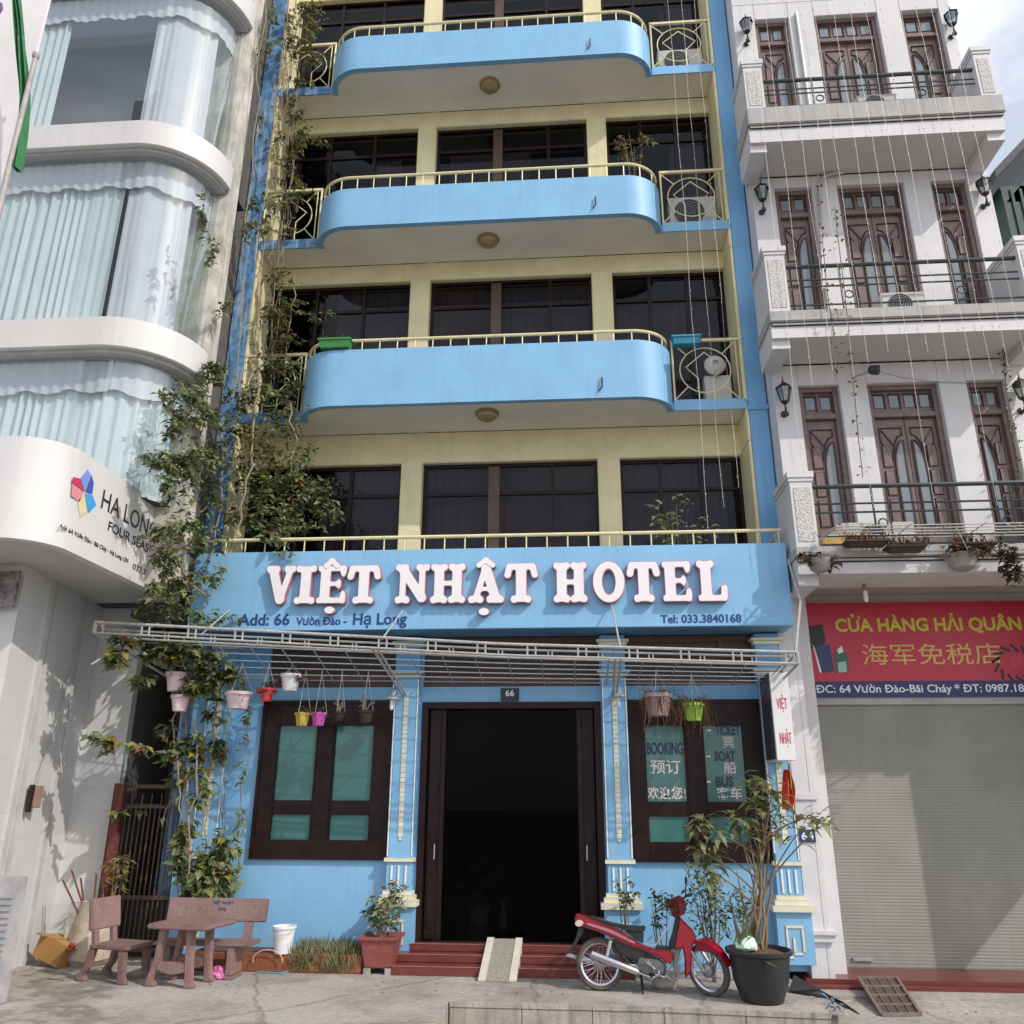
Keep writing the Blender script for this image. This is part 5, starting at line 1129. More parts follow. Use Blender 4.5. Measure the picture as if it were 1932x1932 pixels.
# climbing stems on the townhouse front
for i, (pts, lab) in enumerate((([(1543, 330), (1548, 400), (1553, 470), (1562, 560), (1575, 640), (1577, 720)], 'thin dark climbing stem hanging beside the left townhouse doors'), ([(1575, 390), (1580, 440), (1590, 520), (1600, 610), (1607, 700), (1612, 740), (1620, 830), (1628, 900)], 'thin climbing stem with small leaves between left and double doors'),
                                ([(1885, 600), (1893, 680), (1900, 740), (1914, 830), (1928, 930)], 'green leafy climbing stem along the right edge of the townhouse doors'))):
    P = [at(x, y, -1.93 if i != 2 else -1.2) for x, y in pts]; o_ = P[0]
    t = thing('climbing_plant', tuple(P[-1]), lab, 'climber', 'climbing stems on the townhouse'); m = MB(); m.tube([tuple(p) for p in P], 0.007, 5); obj('stem', m, STEM, t); m = MB()
    for a, b in zip(P[:-1], P[1:]):
        for k in range(9 if i < 2 else 26): 
            q = a.lerp(b, random.random())+Vector((random.gauss(0, 0.03), random.gauss(0, 0.03), 0)); m.mi = random.randrange(2); m.leaf(q, (random.gauss(0, 1), random.gauss(0, 1)-0.4, random.gauss(0, 1)), (0, 0, 1), 0.07, 0.04)
    obj('foliage', m, [LEAF3, LEAF1 if i == 2 else LEAFB], t)

# ---------------------------------------------------------------- red scooter
R0 = Vector((0.205, -2.19, 0.0)); F0 = Vector((1.40, -2.30, 0.0))
ex = (F0-R0).normalized(); ez = Vector((0, 0, 1)); ey = ez.cross(ex)
LEAN = Matrix.Rotation(rad(-5), 4, 'X')
MBK = Matrix.Translation(R0) @ Matrix(((ex.x, ey.x, 0, 0), (ex.y, ey.y, 0, 0), (0, 0, 1, 0), (0, 0, 0, 1))) @ LEAN
WB = (F0-R0).length
PIV = Vector((0.86, 0, 0.70))
MFK = MBK @ Matrix.Translation(PIV) @ Matrix.Rotation(rad(22), 4, 'Y').inverted() @ Matrix.Rotation(rad(-40), 4, 'Z') @ Matrix.Rotation(rad(22), 4, 'Y') @ Matrix.Translation(-PIV)
bike = thing('motor_scooter', tuple(R0+ex*0.6), 'red step through motorbike parked in front of the entrance steps', 'motorbike')
def B(x, z): return ((x-420)/1140*WB, (1150-z)/1071)
def bp(m, pts, w, y0=None, M=MBK): return m.prism([B(*p) for p in pts], -w if y0 is None else y0, w, M)
def T(M, *pts): return [tuple(M @ Vector(p)) for p in pts]
def wheel(M, X, name):
    c = M @ Vector((X, 0, 0.262)); ax = (M.to_3x3() @ Vector((0, 1, 0))).normalized()
    m = MB(); m.lathe(c, [(0.212, -0.026), (0.24, -0.036), (0.258, -0.022), (0.264, 0), (0.258, 0.022), (0.24, 0.036), (0.212, 0.026), (0.205, 0), (0.212, -0.026)], 40, axis=ax, cap=False); w = obj(name, m, RUBBER, bike, smooth=True)
    m = MB(); m.lathe(c, [(0.192, -0.012), (0.213, -0.024), (0.214, 0.024), (0.192, 0.012), (0.192, -0.012)], 40, axis=ax, cap=False); obj('rim', m, CHROME, w, smooth=True)
    m = MB(); u = ax.orthogonal().normalized(); v = ax.cross(u)
    for k in range(32):
        a = 2*math.pi*k/32; a2 = a+(0.5 if k % 2 else -0.5); s = 0.03*(1 if k % 4 < 2 else -1)
        m.tube([tuple(c+ax*s+0.04*(math.cos(a2)*u+math.sin(a2)*v)), tuple(c+0.195*(math.cos(a)*u+math.sin(a)*v))], 0.0022, 3)
    obj('spokes', m, CHROME, w)
    m = MB(); m.lathe(c, [(0.012, -0.07), (0.05, -0.05), (0.068, -0.035), (0.068, 0.035), (0.05, 0.05), (0.012, 0.07)], 20, axis=ax); obj('hub', m, ALLOY, w, smooth=True); return w
wheel(MBK, 0.0, 'wheel'); wheel(MFK, WB-0.0, 'wheel')
m = MB(); bp(m, [(165, 330), (330, 372), (500, 440), (640, 500), (800, 598), (850, 640), (1000, 690), (1190, 680), (1185, 830), (1120, 850), (1060, 790), (900, 712), (700, 655), (560, 590), (400, 520), (250, 478), (190, 430)], 0.105); obj('body_panel', m, RED_P, bike, smooth=True, bevel=0.022)
m = MB(); bp(m, [(300, 352), (420, 380), (560, 425), (700, 450), (860, 455), (905, 445), (915, 490), (880, 520), (700, 500), (520, 445), (360, 392)], 0.115); obj('seat', m, BLACKPL, bike, smooth=True, bevel=0.025)
m = MB(); bp(m, [(700, 510), (890, 520), (880, 640), (800, 590)], 0.10); bp(m, [(560, 600), (830, 690), (900, 730), (900, 800), (740, 800), (620, 740)], 0.075); obj('frame_cover', m, BLACKPL, bike, bevel=0.01)
m = MB()
for s in (-1, 1): m.prism([B(*p) for p in [(1265, 330), (1310, 400), (1400, 475), (1432, 560), (1385, 640), (1355, 900), (1290, 985), (1300, 800), (1285, 660), (1195, 690), (1215, 590), (1245, 470)]], s*0.135-0.012, s*0.135+0.012, MBK)
bp(m, [(1262, 325), (1330, 400), (1395, 470), (1420, 560), (1385, 600), (1330, 560), (1270, 440)], 0.115); obj('leg_shield', m, RED_P, bike, smooth=True, bevel=0.012)
m = MB(); bp(m, [(1200, 690), (1235, 560), (1262, 420), (1285, 470), (1290, 640), (1262, 700), (1225, 830), (1228, 960), (1200, 985), (1175, 860)], 0.12); obj('shield_inner', m, mat('grey_inner_plastic', (0.13, 0.12, 0.12), 0.5), bike, smooth=True, bevel=0.012)
m = MB(); bp(m, [(1190, 150), (1290, 105), (1345, 170), (1340, 300), (1275, 345), (1235, 300)], 0.085, M=MFK); obj('headlight_cover', m, mat('dark_red_cowl', (0.12, 0.012, 0.016), 0.3), bike, smooth=True, bevel=0.02)
hb = MB(); hb.tube(T(MFK, (0.86, -0.33, 0.90), (0.88, -0.2, 0.92), (0.90, 0, 0.88), (0.88, 0.2, 0.92), (0.86, 0.33, 0.90)), 0.011, 6); hb.tube(T(MFK, (0.86, -0.34, 0.90), (0.875, -0.22, 0.918)), 0.018, 8); hb.tube(T(MFK, (0.86, 0.34, 0.90), (0.875, 0.22, 0.918)), 0.018, 8)
hb.tube(T(MFK, (0.90, -0.30, 0.91), (1.0, -0.2, 0.89)), 0.006, 5); hbo = obj('handlebar', hb, BLACKPL, bike, smooth=True)
for s in (-1, 1):
    m = MB(); a = MFK @ Vector((0.88, s*0.2, 0.92)); b = MFK @ Vector((0.84, s*0.30, 1.06)); m.tube([tuple(a), tuple(b)], 0.006, 5); m.lathe(b, [(0.05, -0.012), (0.055, 0), (0.045, 0.012)], 14, axis=(-ex), sx=1.2, sy=0.75); obj('mirror', m, BLACKPL, hbo, smooth=True)
fw = MB(); cx, cz_ = WB, 0.262; pr_ = []
arcp = [(cx-0.02+0.305*math.cos(rad(a)), cz_+0.30*math.sin(rad(a))) for a in range(15, 146, 10)]; inn = [(cx+0.278*math.cos(rad(a)), cz_+0.278*math.sin(rad(a))) for a in range(145, 14, -10)]
fw.prism(arcp+inn, -0.055, 0.055, MFK)
for s in (-1, 1): fw.prism([(p[0], p[1]) for p in arcp[3:9]]+[(cx-0.10, cz_+0.20), (cx+0.06, cz_+0.20)], s*0.055-0.006, s*0.055+0.006, MFK)
obj('front_fender', fw, RED_P, bike, smooth=True, bevel=0.004)
m = MB()
for s in (-1, 1): m.tube(T(MFK, (WB-0.0, s*0.075, 0.262), (0.91, s*0.075, 0.66)), [0.022, 0.016], 8)
m.tube(T(MFK, (0.93, 0, 0.56), (0.86, 0, 0.84)), 0.03, 8); obj('fork', m, ALLOY, bike, smooth=True)
m = MB(); bp(m, [(205, 470), (260, 520), (205, 620), (150, 715), (85, 780), (75, 765), (130, 690), (175, 600)], 0.06); obj('rear_mudguard', m, BLACKPL, bike, bevel=0.006)
m = MB(); bp(m, [(170, 372), (255, 410), (265, 470), (205, 480), (165, 420)], 0.075); tl = obj('tail_light', m, mat('tail_lens', (0.35, 0.02, 0.03), 0.2), bike, bevel=0.01)
for s in (-1, 1): m = MB(); c = MBK @ Vector((B(215, 0)[0], s*0.115, B(0, 440)[1])); m.lathe(c, [(0.02, -0.03), (0.035, -0.01), (0.03, 0.03)], 10, axis=ey*s, sx=1.4); obj('signal_light', m, AMBER, tl, smooth=True)
m = MB(); m.tube(T(MBK, (B(330, 0)[0], -0.13, B(0, 752)[1]), (B(345, 0)[0], -0.13, B(0, 757)[1]), (B(600, 0)[0], -0.13, B(0, 850)[1]), (B(800, 0)[0], -0.12, B(0, 925)[1]), (B(830, 0)[0], -0.11, B(0, 938)[1])), [0.026, 0.043, 0.043, 0.036, 0.022], 12); m.tube(T(MBK, (B(820, 0)[0], -0.115, B(0, 935)[1]), (B(960, 0)[0], -0.10, B(0, 990)[1]), (B(1060, 0)[0], -0.06, B(0, 930)[1]), (B(1060, 0)[0], 0, B(0, 880)[1])), 0.013, 6); obj('exhaust', m, CHROME, bike, smooth=True)
m = MB(); c = MBK @ Vector((B(900, 0)[0], 0, B(0, 865)[1])); m.lathe(c, [(0.05, -0.13), (0.075, -0.12), (0.08, -0.03), (0.08, 0.1), (0.05, 0.12)], 18, axis=ey); bp(m, [(830, 780), (1040, 800), (1090, 860), (1070, 940), (850, 940), (815, 860)], 0.11); bp(m, [(1030, 825), (1090, 835), (1120, 900), (1050, 910)], 0.06); obj('engine', m, mat('dark_engine_alloy', (0.16, 0.155, 0.16), 0.45, 0.3, 20, metal=0.4), bike, smooth=True, bevel=0.012)
m = MB()
for s in (-1, 1): m.tube(T(MBK, (B(545, 0)[0], s*0.10, B(0, 615)[1]), (B(495, 0)[0], s*0.10, B(0, 800)[1]), (0.03, s*0.09, 0.262)), [0.018, 0.02, 0.012], 8); m.tube(T(MBK, (0.0, s*0.08, 0.262), (0.42, s*0.07, 0.26)), 0.016, 6)
obj('rear_shock', m, STEEL, bike, smooth=True)
m = MB(); m.tube(T(MBK, (0.44, 0.05, 0.20), (0.46, -0.10, 0.0)), 0.012, 6); m.tube(T(MBK, (0.44, 0.05, 0.20), (0.46, 0.16, 0.02)), 0.012, 6); m.tube(T(MBK, (0.56, -0.22, 0.17), (0.56, 0.22, 0.17)), 0.012, 6); obj('stand', m, BLACKPL, bike)

m = MB(); bp(m, [(690, 690), (860, 700), (1050, 800), (1110, 880), (1060, 960), (940, 985), (820, 930), (760, 830)], 0.05); m.tube(T(MBK, (0.24, 0, 0.40), (0.46, 0, 0.20), (0.60, 0, 0.17), (0.70, 0, 0.24)), 0.02, 6); obj('under_frame', m, BLACKPL, bike, bevel=0.008)
m = MB(); bp(m, [(60, 800), (80, 770), (540, 870), (520, 905), (300, 870)], 0.02, 0.06); m.tube(T(MBK, (0.0, -0.10, 0.262), (0.50, -0.10, 0.24)), 0.013, 6); m.tube(T(MBK, (0.64, -0.20, 0.20), (0.64, -0.09, 0.22)), 0.012, 6); obj('swing_arm', m, STEEL_D, bike)
m = MB(); bp(m, [(1140, 640), (1185, 520), (1225, 360), (1262, 330), (1275, 440), (1250, 560), (1205, 690), (1150, 690)], 0.10); bp(m, [(1000, 660), (1180, 660), (1180, 690), (1010, 695)], 0.10); obj('steering_cover', m, BLACKPL, bike, smooth=True, bevel=0.012)
m = MB(); m.tube(T(MBK, (B(1165, 0)[0], -0.12, B(0, 430)[1]), (B(1015, 0)[0], -0.11, B(0, 645)[1])), 0.007, 5); m.tube(T(MBK, (B(905, 0)[0], -0.11, B(0, 600)[1]), (B(930, 0)[0], -0.115, B(0, 650)[1]), (B(1015, 0)[0], -0.11, B(0, 645)[1])), 0.007, 5); obj('leg_guard', m, CHROME, bike)
m = MB(); m.tube(T(MBK, (0.60, -0.13, 0.24), (0.52, -0.15, 0.30), (0.50, -0.17, 0.34)), 0.009, 5); m.tube(T(MBK, (0.60, -0.12, 0.19), (0.70, -0.14, 0.17), (0.74, -0.15, 0.20)), 0.008, 5); obj('kick_pedal', m, CHROME, bike)
m = MB()
for s in (-1, 1): m.prism([B(*p) for p in [(300, 430), (560, 500), (800, 622), (790, 640), (540, 530), (300, 450)]], s*0.112-0.003, s*0.112+0.003, MBK)
obj('side_stripe', m, mat('pale_scooter_decal', (0.45, 0.18, 0.2), 0.3), bike)

# ---------------------------------------------------------------- terrazzo furniture
def frame(c, ang): return Matrix.Translation(Vector(c)) @ Matrix.Rotation(rad(ang), 4, 'Z')
def lbox(m, M, x0, x1, y0, y1, z0, z1):
    k = len(m.v); m.box(x0, x1, y0, y1, z0, z1); m.v[k:] = [tuple(M @ Vector(v)) for v in m.v[k:]]
def legpoly(m, M, x, y, w, z1, spread):
    """splayed cast stone leg with a foot; x,y top centre; spread along x"""
    M2 = M @ Matrix.Translation(Vector((0, y, 0)))
    m.prism([(x-0.045, z1), (x+0.045, z1), (x+spread*0.5+0.035, z1*0.4), (x+spread+0.02, 0.06), (x+spread+0.06, 0.035), (x+spread+0.06, 0.0), (x+spread-0.06, 0.0), (x+spread-0.055, 0.06), (x+spread*0.4-0.04, z1*0.45)], -w/2, w/2, M2)
def put_back_text(body, M, x0, z0, w, h, yb, par):
    m = MB(); P = M @ Vector((x0, yb, z0)); Ux = (M.to_3x3() @ Vector((1, 0, 0))); N = M.to_3x3() @ Vector((0, -1, 0)); put_text(m, body, P, Ux, V, w, h, N=N, offset=0.015, depth=0.002); obj('painted_lettering', m, NAVY, par)
# chair, facing +x
M = frame((-5.35, -2.13, 0), -14)
ch = thing('stone_chair', (-5.35, -2.13, 0), 'pink terrazzo stone chair with a slab back, left of the table', 'chair')
m = MB(); lbox(m, M, -0.24, 0.30, -0.23, 0.23, 0.34, 0.385); obj('seat', m, STONE, ch, bevel=0.012)
for (x, y, s) in ((-0.20, -0.19, -0.10), (-0.20, 0.19, -0.10), (0.22, -0.19, 0.05), (0.22, 0.19, 0.05)): m = MB(); legpoly(m, M, x, y, 0.075, 0.339, s); obj('leg', m, STONE, ch, bevel=0.01)
m = MB(); Mb = M @ Matrix.Translation((-0.245, 0, 0.46)) @ Matrix.Rotation(rad(-10), 4, 'Y'); lbox(m, Mb, -0.028, 0.028, -0.23, 0.23, 0.06, 0.40); bk = obj('backrest', m, STONE, ch, bevel=0.012)
for y in (-0.14, 0.14): m = MB(); lbox(m, Mb, -0.025, 0.025, y-0.035, y+0.035, -0.10, 0.058); obj('back_post', m, STONE, ch)
# table
M = frame((-4.50, -2.30, 0), -10)
tb_ = thing('stone_table', (-4.50, -2.30, 0), 'pink terrazzo stone table on splayed legs beside a matching chair', 'table')
m = MB(); lbox(m, M, -0.33, 0.42, -0.28, 0.36, 0.585, 0.64); obj('tabletop', m, STONE, tb_, bevel=0.016)
for y in (-0.16, 0.20):
    for x, s in ((-0.17, -0.09), (0.17, 0.06)): m = MB(); legpoly(m, M, x, y, 0.08, 0.584, s); obj('leg', m, STONE, tb_, bevel=0.01)
    m = MB(); m.prism([(-0.20, 0.25), (0.18, 0.25), (0.20, 0.17), (0.10, 0.14), (0.0, 0.125), (-0.10, 0.14), (-0.22, 0.17)], -0.03, 0.03, M @ Matrix.Translation((0, y, 0))); obj('stretcher', m, STONE, tb_, bevel=0.008)
# bench
M = frame((-4.42, -1.86, 0), 0)
bn = thing('stone_bench', (-4.42, -1.86, 0), 'long pink terrazzo stone bench with slab back behind the table', 'bench')
m = MB(); lbox(m, M, -0.58, 0.60, -0.20, 0.14, 0.345, 0.39); obj('seat', m, STONE, bn, bevel=0.012)
m = MB(); Mb = M @ Matrix.Translation((0, 0.15, 0.39)) @ Matrix.Rotation(rad(-9), 4, 'X'); lbox(m, Mb, -0.62, 0.63, -0.025, 0.025, 0.17, 0.43); bk2 = obj('backrest', m, STONE, bn, bevel=0.012)
for x in (-0.38, 0.42): m = MB(); lbox(m, Mb, x-0.05, x+0.05, -0.024, 0.024, -0.04, 0.168); obj('back_post', m, STONE, bn)
for x in (-0.40, 0.36): m = MB(); lbox(m, M, x-0.045, x+0.045, -0.18, 0.12, 0.04, 0.344); lbox(m, M, x-0.06, x+0.06, -0.20, 0.14, 0.0, 0.039); obj('leg', m, STONE, bn, bevel=0.012)
m = MB(); P = Mb @ Vector((-0.06, -0.028, 0.355)); put_text(m, 'VIỆT NHẬT', P, Vector((1, 0, 0)), (Mb.to_3x3() @ Vector((0, 0, 1))), 0.26, 0.05, N=(Mb.to_3x3() @ Vector((0, -1, 0))), offset=0.015, depth=0.002); put_text(m, 'HOTEL', Mb @ Vector((0.02, -0.028, 0.29)), Vector((1, 0, 0)), (Mb.to_3x3() @ Vector((0, 0, 1))), 0.10, 0.035, N=(Mb.to_3x3() @ Vector((0, -1, 0))), depth=0.002); obj('painted_lettering', m, NAVY, bk2)
# bucket on the planter edge, bags, rock
c = Vector((-3.62, -1.50, 0.20)); t = thing('white_bucket', tuple(c), 'white plastic bucket standing on the rusty low planter', 'bucket')
m = MB(); m.lathe(c, [(0.10, 0), (0.135, 0.27), (0.148, 0.275), (0.148, 0.30), (0.125, 0.30), (0.12, 0.24), (0.01, 0.235)], 22); obj('bucket', m, WHITEPL, t, smooth=True); m = MB(); m.tube([(c.x+0.145*math.cos(a), c.y-0.145*abs(math.sin(a))*0.4-0.10, c.z+0.28-0.07*math.sin(a)) for a in np.linspace(0, math.pi, 12)], 0.004, 4); obj('handle', m, STEEL_D, t)
def blob(name, c, r, matl, lab, cat, seed=1, parent=None, sub=3, rough=0.25):
    bm = bmesh.new(); bmesh.ops.create_icosphere(bm, subdivisions=sub, radius=1.0); rn = random.Random(seed); off = [Vector((rn.uniform(-3, 3), rn.uniform(-3, 3), rn.uniform(-3, 3))) for _ in range(3)]
    from mathutils import noise
    m = MB()
    vs = [Vector((v.co.x*r[0], v.co.y*r[1], max(v.co.z, -0.75)*r[2]))*(1+rough*noise.noise(v.co*1.7+off[0])+rough*0.5*noise.noise(v.co*4+off[1])) + Vector(c)+Vector((0, 0, r[2]*0.72)) for v in bm.verts]
    m.add(vs, [tuple(v.index for v in f.verts) for f in bm.faces]); bm.free()
    o = obj(name, m, matl, parent, tuple(c) if parent is None else None, smooth=True)
    if parent is None: tag(o, lab, cat)
    return o
blob('pink_bag', (-4.20, -1.98, 0.0), (0.10, 0.08, 0.075), PINKBAG, 'small pink and white plastic bag under the stone bench', 'bag', 3, rough=0.6)
blob('pale_stone', (0.93, -1.98, 0), (0.14, 0.08, 0.07), mat('pale_rock', (0.48, 0.44, 0.36), 0.9, 0.2, 9, 0.3), 'pale rounded stone lying on the ground behind the red motorbike', 'stone', 5, rough=0.12)

# ---------------------------------------------------------------- pots on the ground
c = Vector((1.88, -2.52, 0)); t = thing('black_tub_planter', tuple(c), 'large black plastic tub with a tall thin stemmed shrub, beside the red motorbike', 'potted plant')
m = MB(); m.lathe(c, [(0.20, 0), (0.215, 0.01), (0.285, 0.20), (0.315, 0.44), (0.345, 0.455), (0.35, 0.49), (0.325, 0.495), (0.30, 0.44)], 36, cap=True); obj('tub', m, BLACKPOT, t, smooth=True)
m = MB(); m.lathe(c+Vector((0, 0, 0.44)), [(0.30, 0), (0.22, 0.03), (0.08, 0.05), (0.01, 0.05)], 24); obj('soil', m, SOIL, t, smooth=True)
PY = -2.5; stems = []; tips = []
RO = [(1312, 1558, 6), (1328, 1545, 9), (1352, 1580, 9), (1318, 1605, 10), (1345, 1612, 10), (1332, 1640, 7), (1420, 1482, 8), (1438, 1470, 9), (1455, 1500, 9), (1425, 1515, 9), (1445, 1535, 9), (1402, 1545, 9), (1385, 1560, 8), (1412, 1570, 9), (1438, 1570, 8), (1462, 1548, 7), (1475, 1515, 6), (1515, 1545, 5), (1545, 1540, 7), (1558, 1552, 6), (1508, 1570, 3)]
m = MB(); lf = MB(); root = Vector((1.88, -2.52, 0.45))
MAIN = [(1432, 1600, -2.50), (1448, 1585, -2.42), (1425, 1640, -2.58), (1462, 1610, -2.48), (1440, 1560, -2.52)]
TOPS_ = [at(*q) for q in MAIN]
for i, p in enumerate(TOPS_):
    b = root+Vector((random.gauss(0, 0.05), random.gauss(0, 0.04), 0)); pts = [tuple(b.lerp(p, k/7)+Vector((random.gauss(0, 0.012), random.gauss(0, 0.012), 0))) for k in range(8)]
    m.tube(pts, [0.020-0.010*k/7 for k in range(8)], 7)
for (px, py, n) in RO:
    p = at(px, py, PY+random.uniform(-0.2, 0.2)); j = min(TOPS_, key=lambda q: (q-p).length+max(0, q.z-p.z)*3); st = root.lerp(j, random.uniform(0.45, 0.95)) if p.z > j.z-0.1 else root.lerp(j, 0.4)
    mid = st.lerp(p, 0.5)+Vector((0, 0, 0.10 if abs(p.x-st.x) > 0.15 else 0.0)); pts = [tuple(st*(1-u)**2+mid*2*u*(1-u)+p*u*u) for u in np.linspace(0, 1, 7)]
    m.tube(pts, [0.011-0.006*k/6 for k in range(7)], 6)
    for k in range(n+5):
        a = 2*math.pi*k/(n+5)+random.uniform(-0.4, 0.4); d = Vector((math.cos(a), math.sin(a)*0.8, random.uniform(-0.6, 0.6))); lf.mi = random.choices(range(3), weights=(6, 3, 2))[0]; q = random.uniform(0.7, 1.25)
        lf.leaf(p+d*0.02+Vector((0, 0, random.gauss(0, 0.05))), d, (0, 0, 1), 0.21*q, 0.080*q, 0.25)
for k in range(3):
    a = random.uniform(0, 6.28); b = root+Vector((0.05*math.cos(a), 0.05*math.sin(a), 0)); m.tube([tuple(b), tuple(b+Vector((random.gauss(0, 0.05), random.gauss(0, 0.04), 0.4))), tuple(b+Vector((random.gauss(-0.05, 0.10), random.gauss(0, 0.06), random.uniform(0.6, 1.3))))], [0.013, 0.010, 0.005], 6)
obj('stem', m, STEM, t, smooth=True); obj('foliage', lf, [LEAFP, LEAF1, LEAF2], t)
m = MB(); tuft(m, c+Vector((-0.14, -0.05, 0.5)), 18, 0.32, 0.05, 0.35, 0.05, 2, 1.6); obj('base_leaves', m, [LEAF2, LEAF1], t)
blob('plastic_bag', (1.74, -2.62, 0.485), (0.12, 0.09, 0.08), BAG, 'crumpled mint white plastic bag lying on the black tub', 'bag', 9)
# red planter
c = Vector((-2.42, -1.42, 0)); t = thing('red_planter', tuple(c), 'square red ceramic planter with a flowering bush on small feet, left of the steps', 'potted plant')
m = MB(); k = math.pi/4
m.lathe(c, [(0.22, 0.07), (0.235, 0.075), (0.30, 0.36), (0.345, 0.37), (0.345, 0.41), (0.29, 0.412), (0.26, 0.36)], 4); R4 = Matrix.Rotation(k, 3, 'Z'); m.v = [tuple(R4 @ (Vector(v)-c) + c) for v in m.v]; obj('planter', m, TERRA, t, bevel=0.01)
m = MB(); [m.box(c.x+sx*0.13-0.04, c.x+sx*0.13+0.04, c.y+sy*0.13-0.04, c.y+sy*0.13+0.04, 0, 0.069) for sx in (-1, 1) for sy in (-1, 1)]; obj('foot', m, CONC, t)
m = MB(); m.box(c.x-0.2, c.x+0.2, c.y-0.2, c.y+0.2, 0.34, 0.37); obj('soil', m, SOIL, t)
m = MB(); [m.tube([tuple(c+Vector((random.gauss(0, 0.03), random.gauss(0, 0.03), 0.36))), tuple(c+Vector((random.gauss(0, 0.06), random.gauss(0, 0.05), 0.6))), tuple(c+Vector((random.gauss(0.03, 0.13), random.gauss(0, 0.10), random.uniform(0.75, 1.05))))], [0.010, 0.007, 0.003], 5) for _ in range(9)]; obj('stem', m, STEM_P, t)
m = MB(); cloud(m, c+Vector((0.03, 0, 0.68)), (0.22, 0.18, 0.26), 420, 0.085, 0.035, 4, (5, 4, 3, 0.5)); cloud(m, c+Vector((0.1, 0, 0.95)), (0.16, 0.14, 0.10), 70, 0.07, 0.03, 4, (4, 3, 2, 2.2)); obj('foliage', m, [LEAF1, LEAF2, LEAF3, leafmat('peach_blossom', (0.62, 0.40, 0.24))], t)
# small plants by the middle pilaster and below the right window
c = at(1180, 1690, -1.35); shrub('small_bush', (c.x, -1.35, c.z), (0.15, 0.12, 0.20), 150, 0.06, 0.035, [LEAF3, LEAF2, LEAF1], 'small dark leaved plant in front of the pilaster right of the doorway', ground=0.1)
c = at(1245, 1715, -1.55); shrub('small_bush', (c.x, -1.55, c.z), (0.16, 0.12, 0.26), 140, 0.07, 0.03, [LEAF3, LEAF2], 'dark upright plant behind the seat of the red motorbike', ground=0.0)
c = at(1335, 1680, -1.6); shrub('leafy_bush', (c.x, -1.6, c.z-0.02), (0.24, 0.18, 0.48), 520, 0.085, 0.028, [LEAF3, LEAF2, LEAF1, LEAFP], 'tall fine leaved bush behind the front of the red motorbike', stems=9, ground=0.0)
c = at(1398, 1705, -1.55); shrub('leafy_bush', (c.x, -1.55, c.z-0.05), (0.26, 0.16, 0.34), 300, 0.08, 0.026, [LEAF3, LEAF2, LEAF1], 'low fine leaved bush under the right window beside a taller bush', stems=8, ground=0.0)
# grass spilling out of the planter
m = MB(); 
for i in range(1500):
    x = random.uniform(-3.5, -2.68); y = random.uniform(-1.62, -1.05); z = 0.16 if y > -1.5 else random.uniform(0.0, 0.16); m.mi = random.choices(range(4), weights=(4, 3, 3, 2))[0]
    m.leaf((x, y, z), (random.gauss(0, 0.5), random.gauss(-0.25, 0.4), 1.1), (0, -1, 0.2), random.uniform(0.08, 0.20), 0.012, 0.3)
kind(obj('grass', m, [LEAF1, LEAF2, LEAFB, LEAF3]), 'stuff'); bpy.data.objects['grass']['label'] = 'unkempt grass spilling over the low planter'
# rubber sheet, grid ramp
t = MB(); P = [atz(1491, 1862, 0.0), atz(1500, 1880, 0.0), atz(1560, 1884, -0.0), atz(1618, 1913, -0.13)]
a = at(1500, 1840, -2.2); 
t.add([tuple(atz(1488, 1872, 0.004)), tuple(atz(1560, 1884, 0.004)), tuple(atz(1622, 1915, 0.02)), tuple(at(1600, 1898, -2.35)), tuple(at(1545, 1868, -2.1)), tuple(at(1497, 1841, -2.0)), tuple(atz(1500, 1858, 0.004)), tuple(atz(1590, 1890, 0.006))], [(0, 1, 4, 5), (1, 2, 3, 4), (5, 4, 7, 6), (4, 3, 7), (3, 2, 7)])
o = obj('rubber_sheet', t, TARP, None, tuple(atz(1540, 1875, 0)))
sm_ = o.modifiers.new('thickness', 'SOLIDIFY'); sm_.thickness = 0.012; tag(o, 'folded black rubber sheet tapering away right of the black tub', 'sheet')
gr = thing('steel_ramp', tuple(atz(1680, 1885, -0.155)), 'brown steel grid ramp leaning on the maroon step of the grey shutter', 'ramp')
A, Bq, Cq, Dq = at(1620, 1845, -1.15), at(1692, 1845, -1.15), atz(1737, 1913, -0.14), atz(1664, 1914, -0.14)
m = MB(); 
for p, q in ((A, Dq), (Bq, Cq), (A, Bq), (Dq, Cq)): m.tube([tuple(p), tuple(q)], 0.022, 4)
for i in range(1, 4): m.tube([tuple(A.lerp(Dq, i/4)), tuple(Bq.lerp(Cq, i/4))], 0.016, 4)
for i in range(1, 4): m.tube([tuple(A.lerp(Bq, i/4)), tuple(Dq.lerp(Cq, i/4))], 0.006, 4)
obj('frame', m, mat('brown_ramp_steel', (0.22, 0.15, 0.12), 0.6, 0.3, 14), gr); m = MB(); dz = Vector((0, 0, -0.012)); m.add([tuple(v+dz) for v in (A, Bq, Cq, Dq)], [(0, 1, 2, 3)]); pm_ = obj('mesh_plate', m, mat('dark_mesh_plate', (0.10, 0.075, 0.065), 0.7, 0.4, 40), gr); pm_.modifiers.new('thickness', 'SOLIDIFY').thickness = 0.006
m = MB(); tuft(m, atz(1575, 1900, -0.05), 26, 0.16, 0.03, 1, 0.3, 3, 0.9); o = obj('litter_heap', m, [OFFWHITE, LEAFB, mat('blue_scrap', (0.15, 0.4, 0.6), 0.5)], None, tuple(atz(1575, 1905, -0.1))); tag(o, 'small heap of litter and scraps at the tip of the black rubber sheet', 'litter')
m = MB()
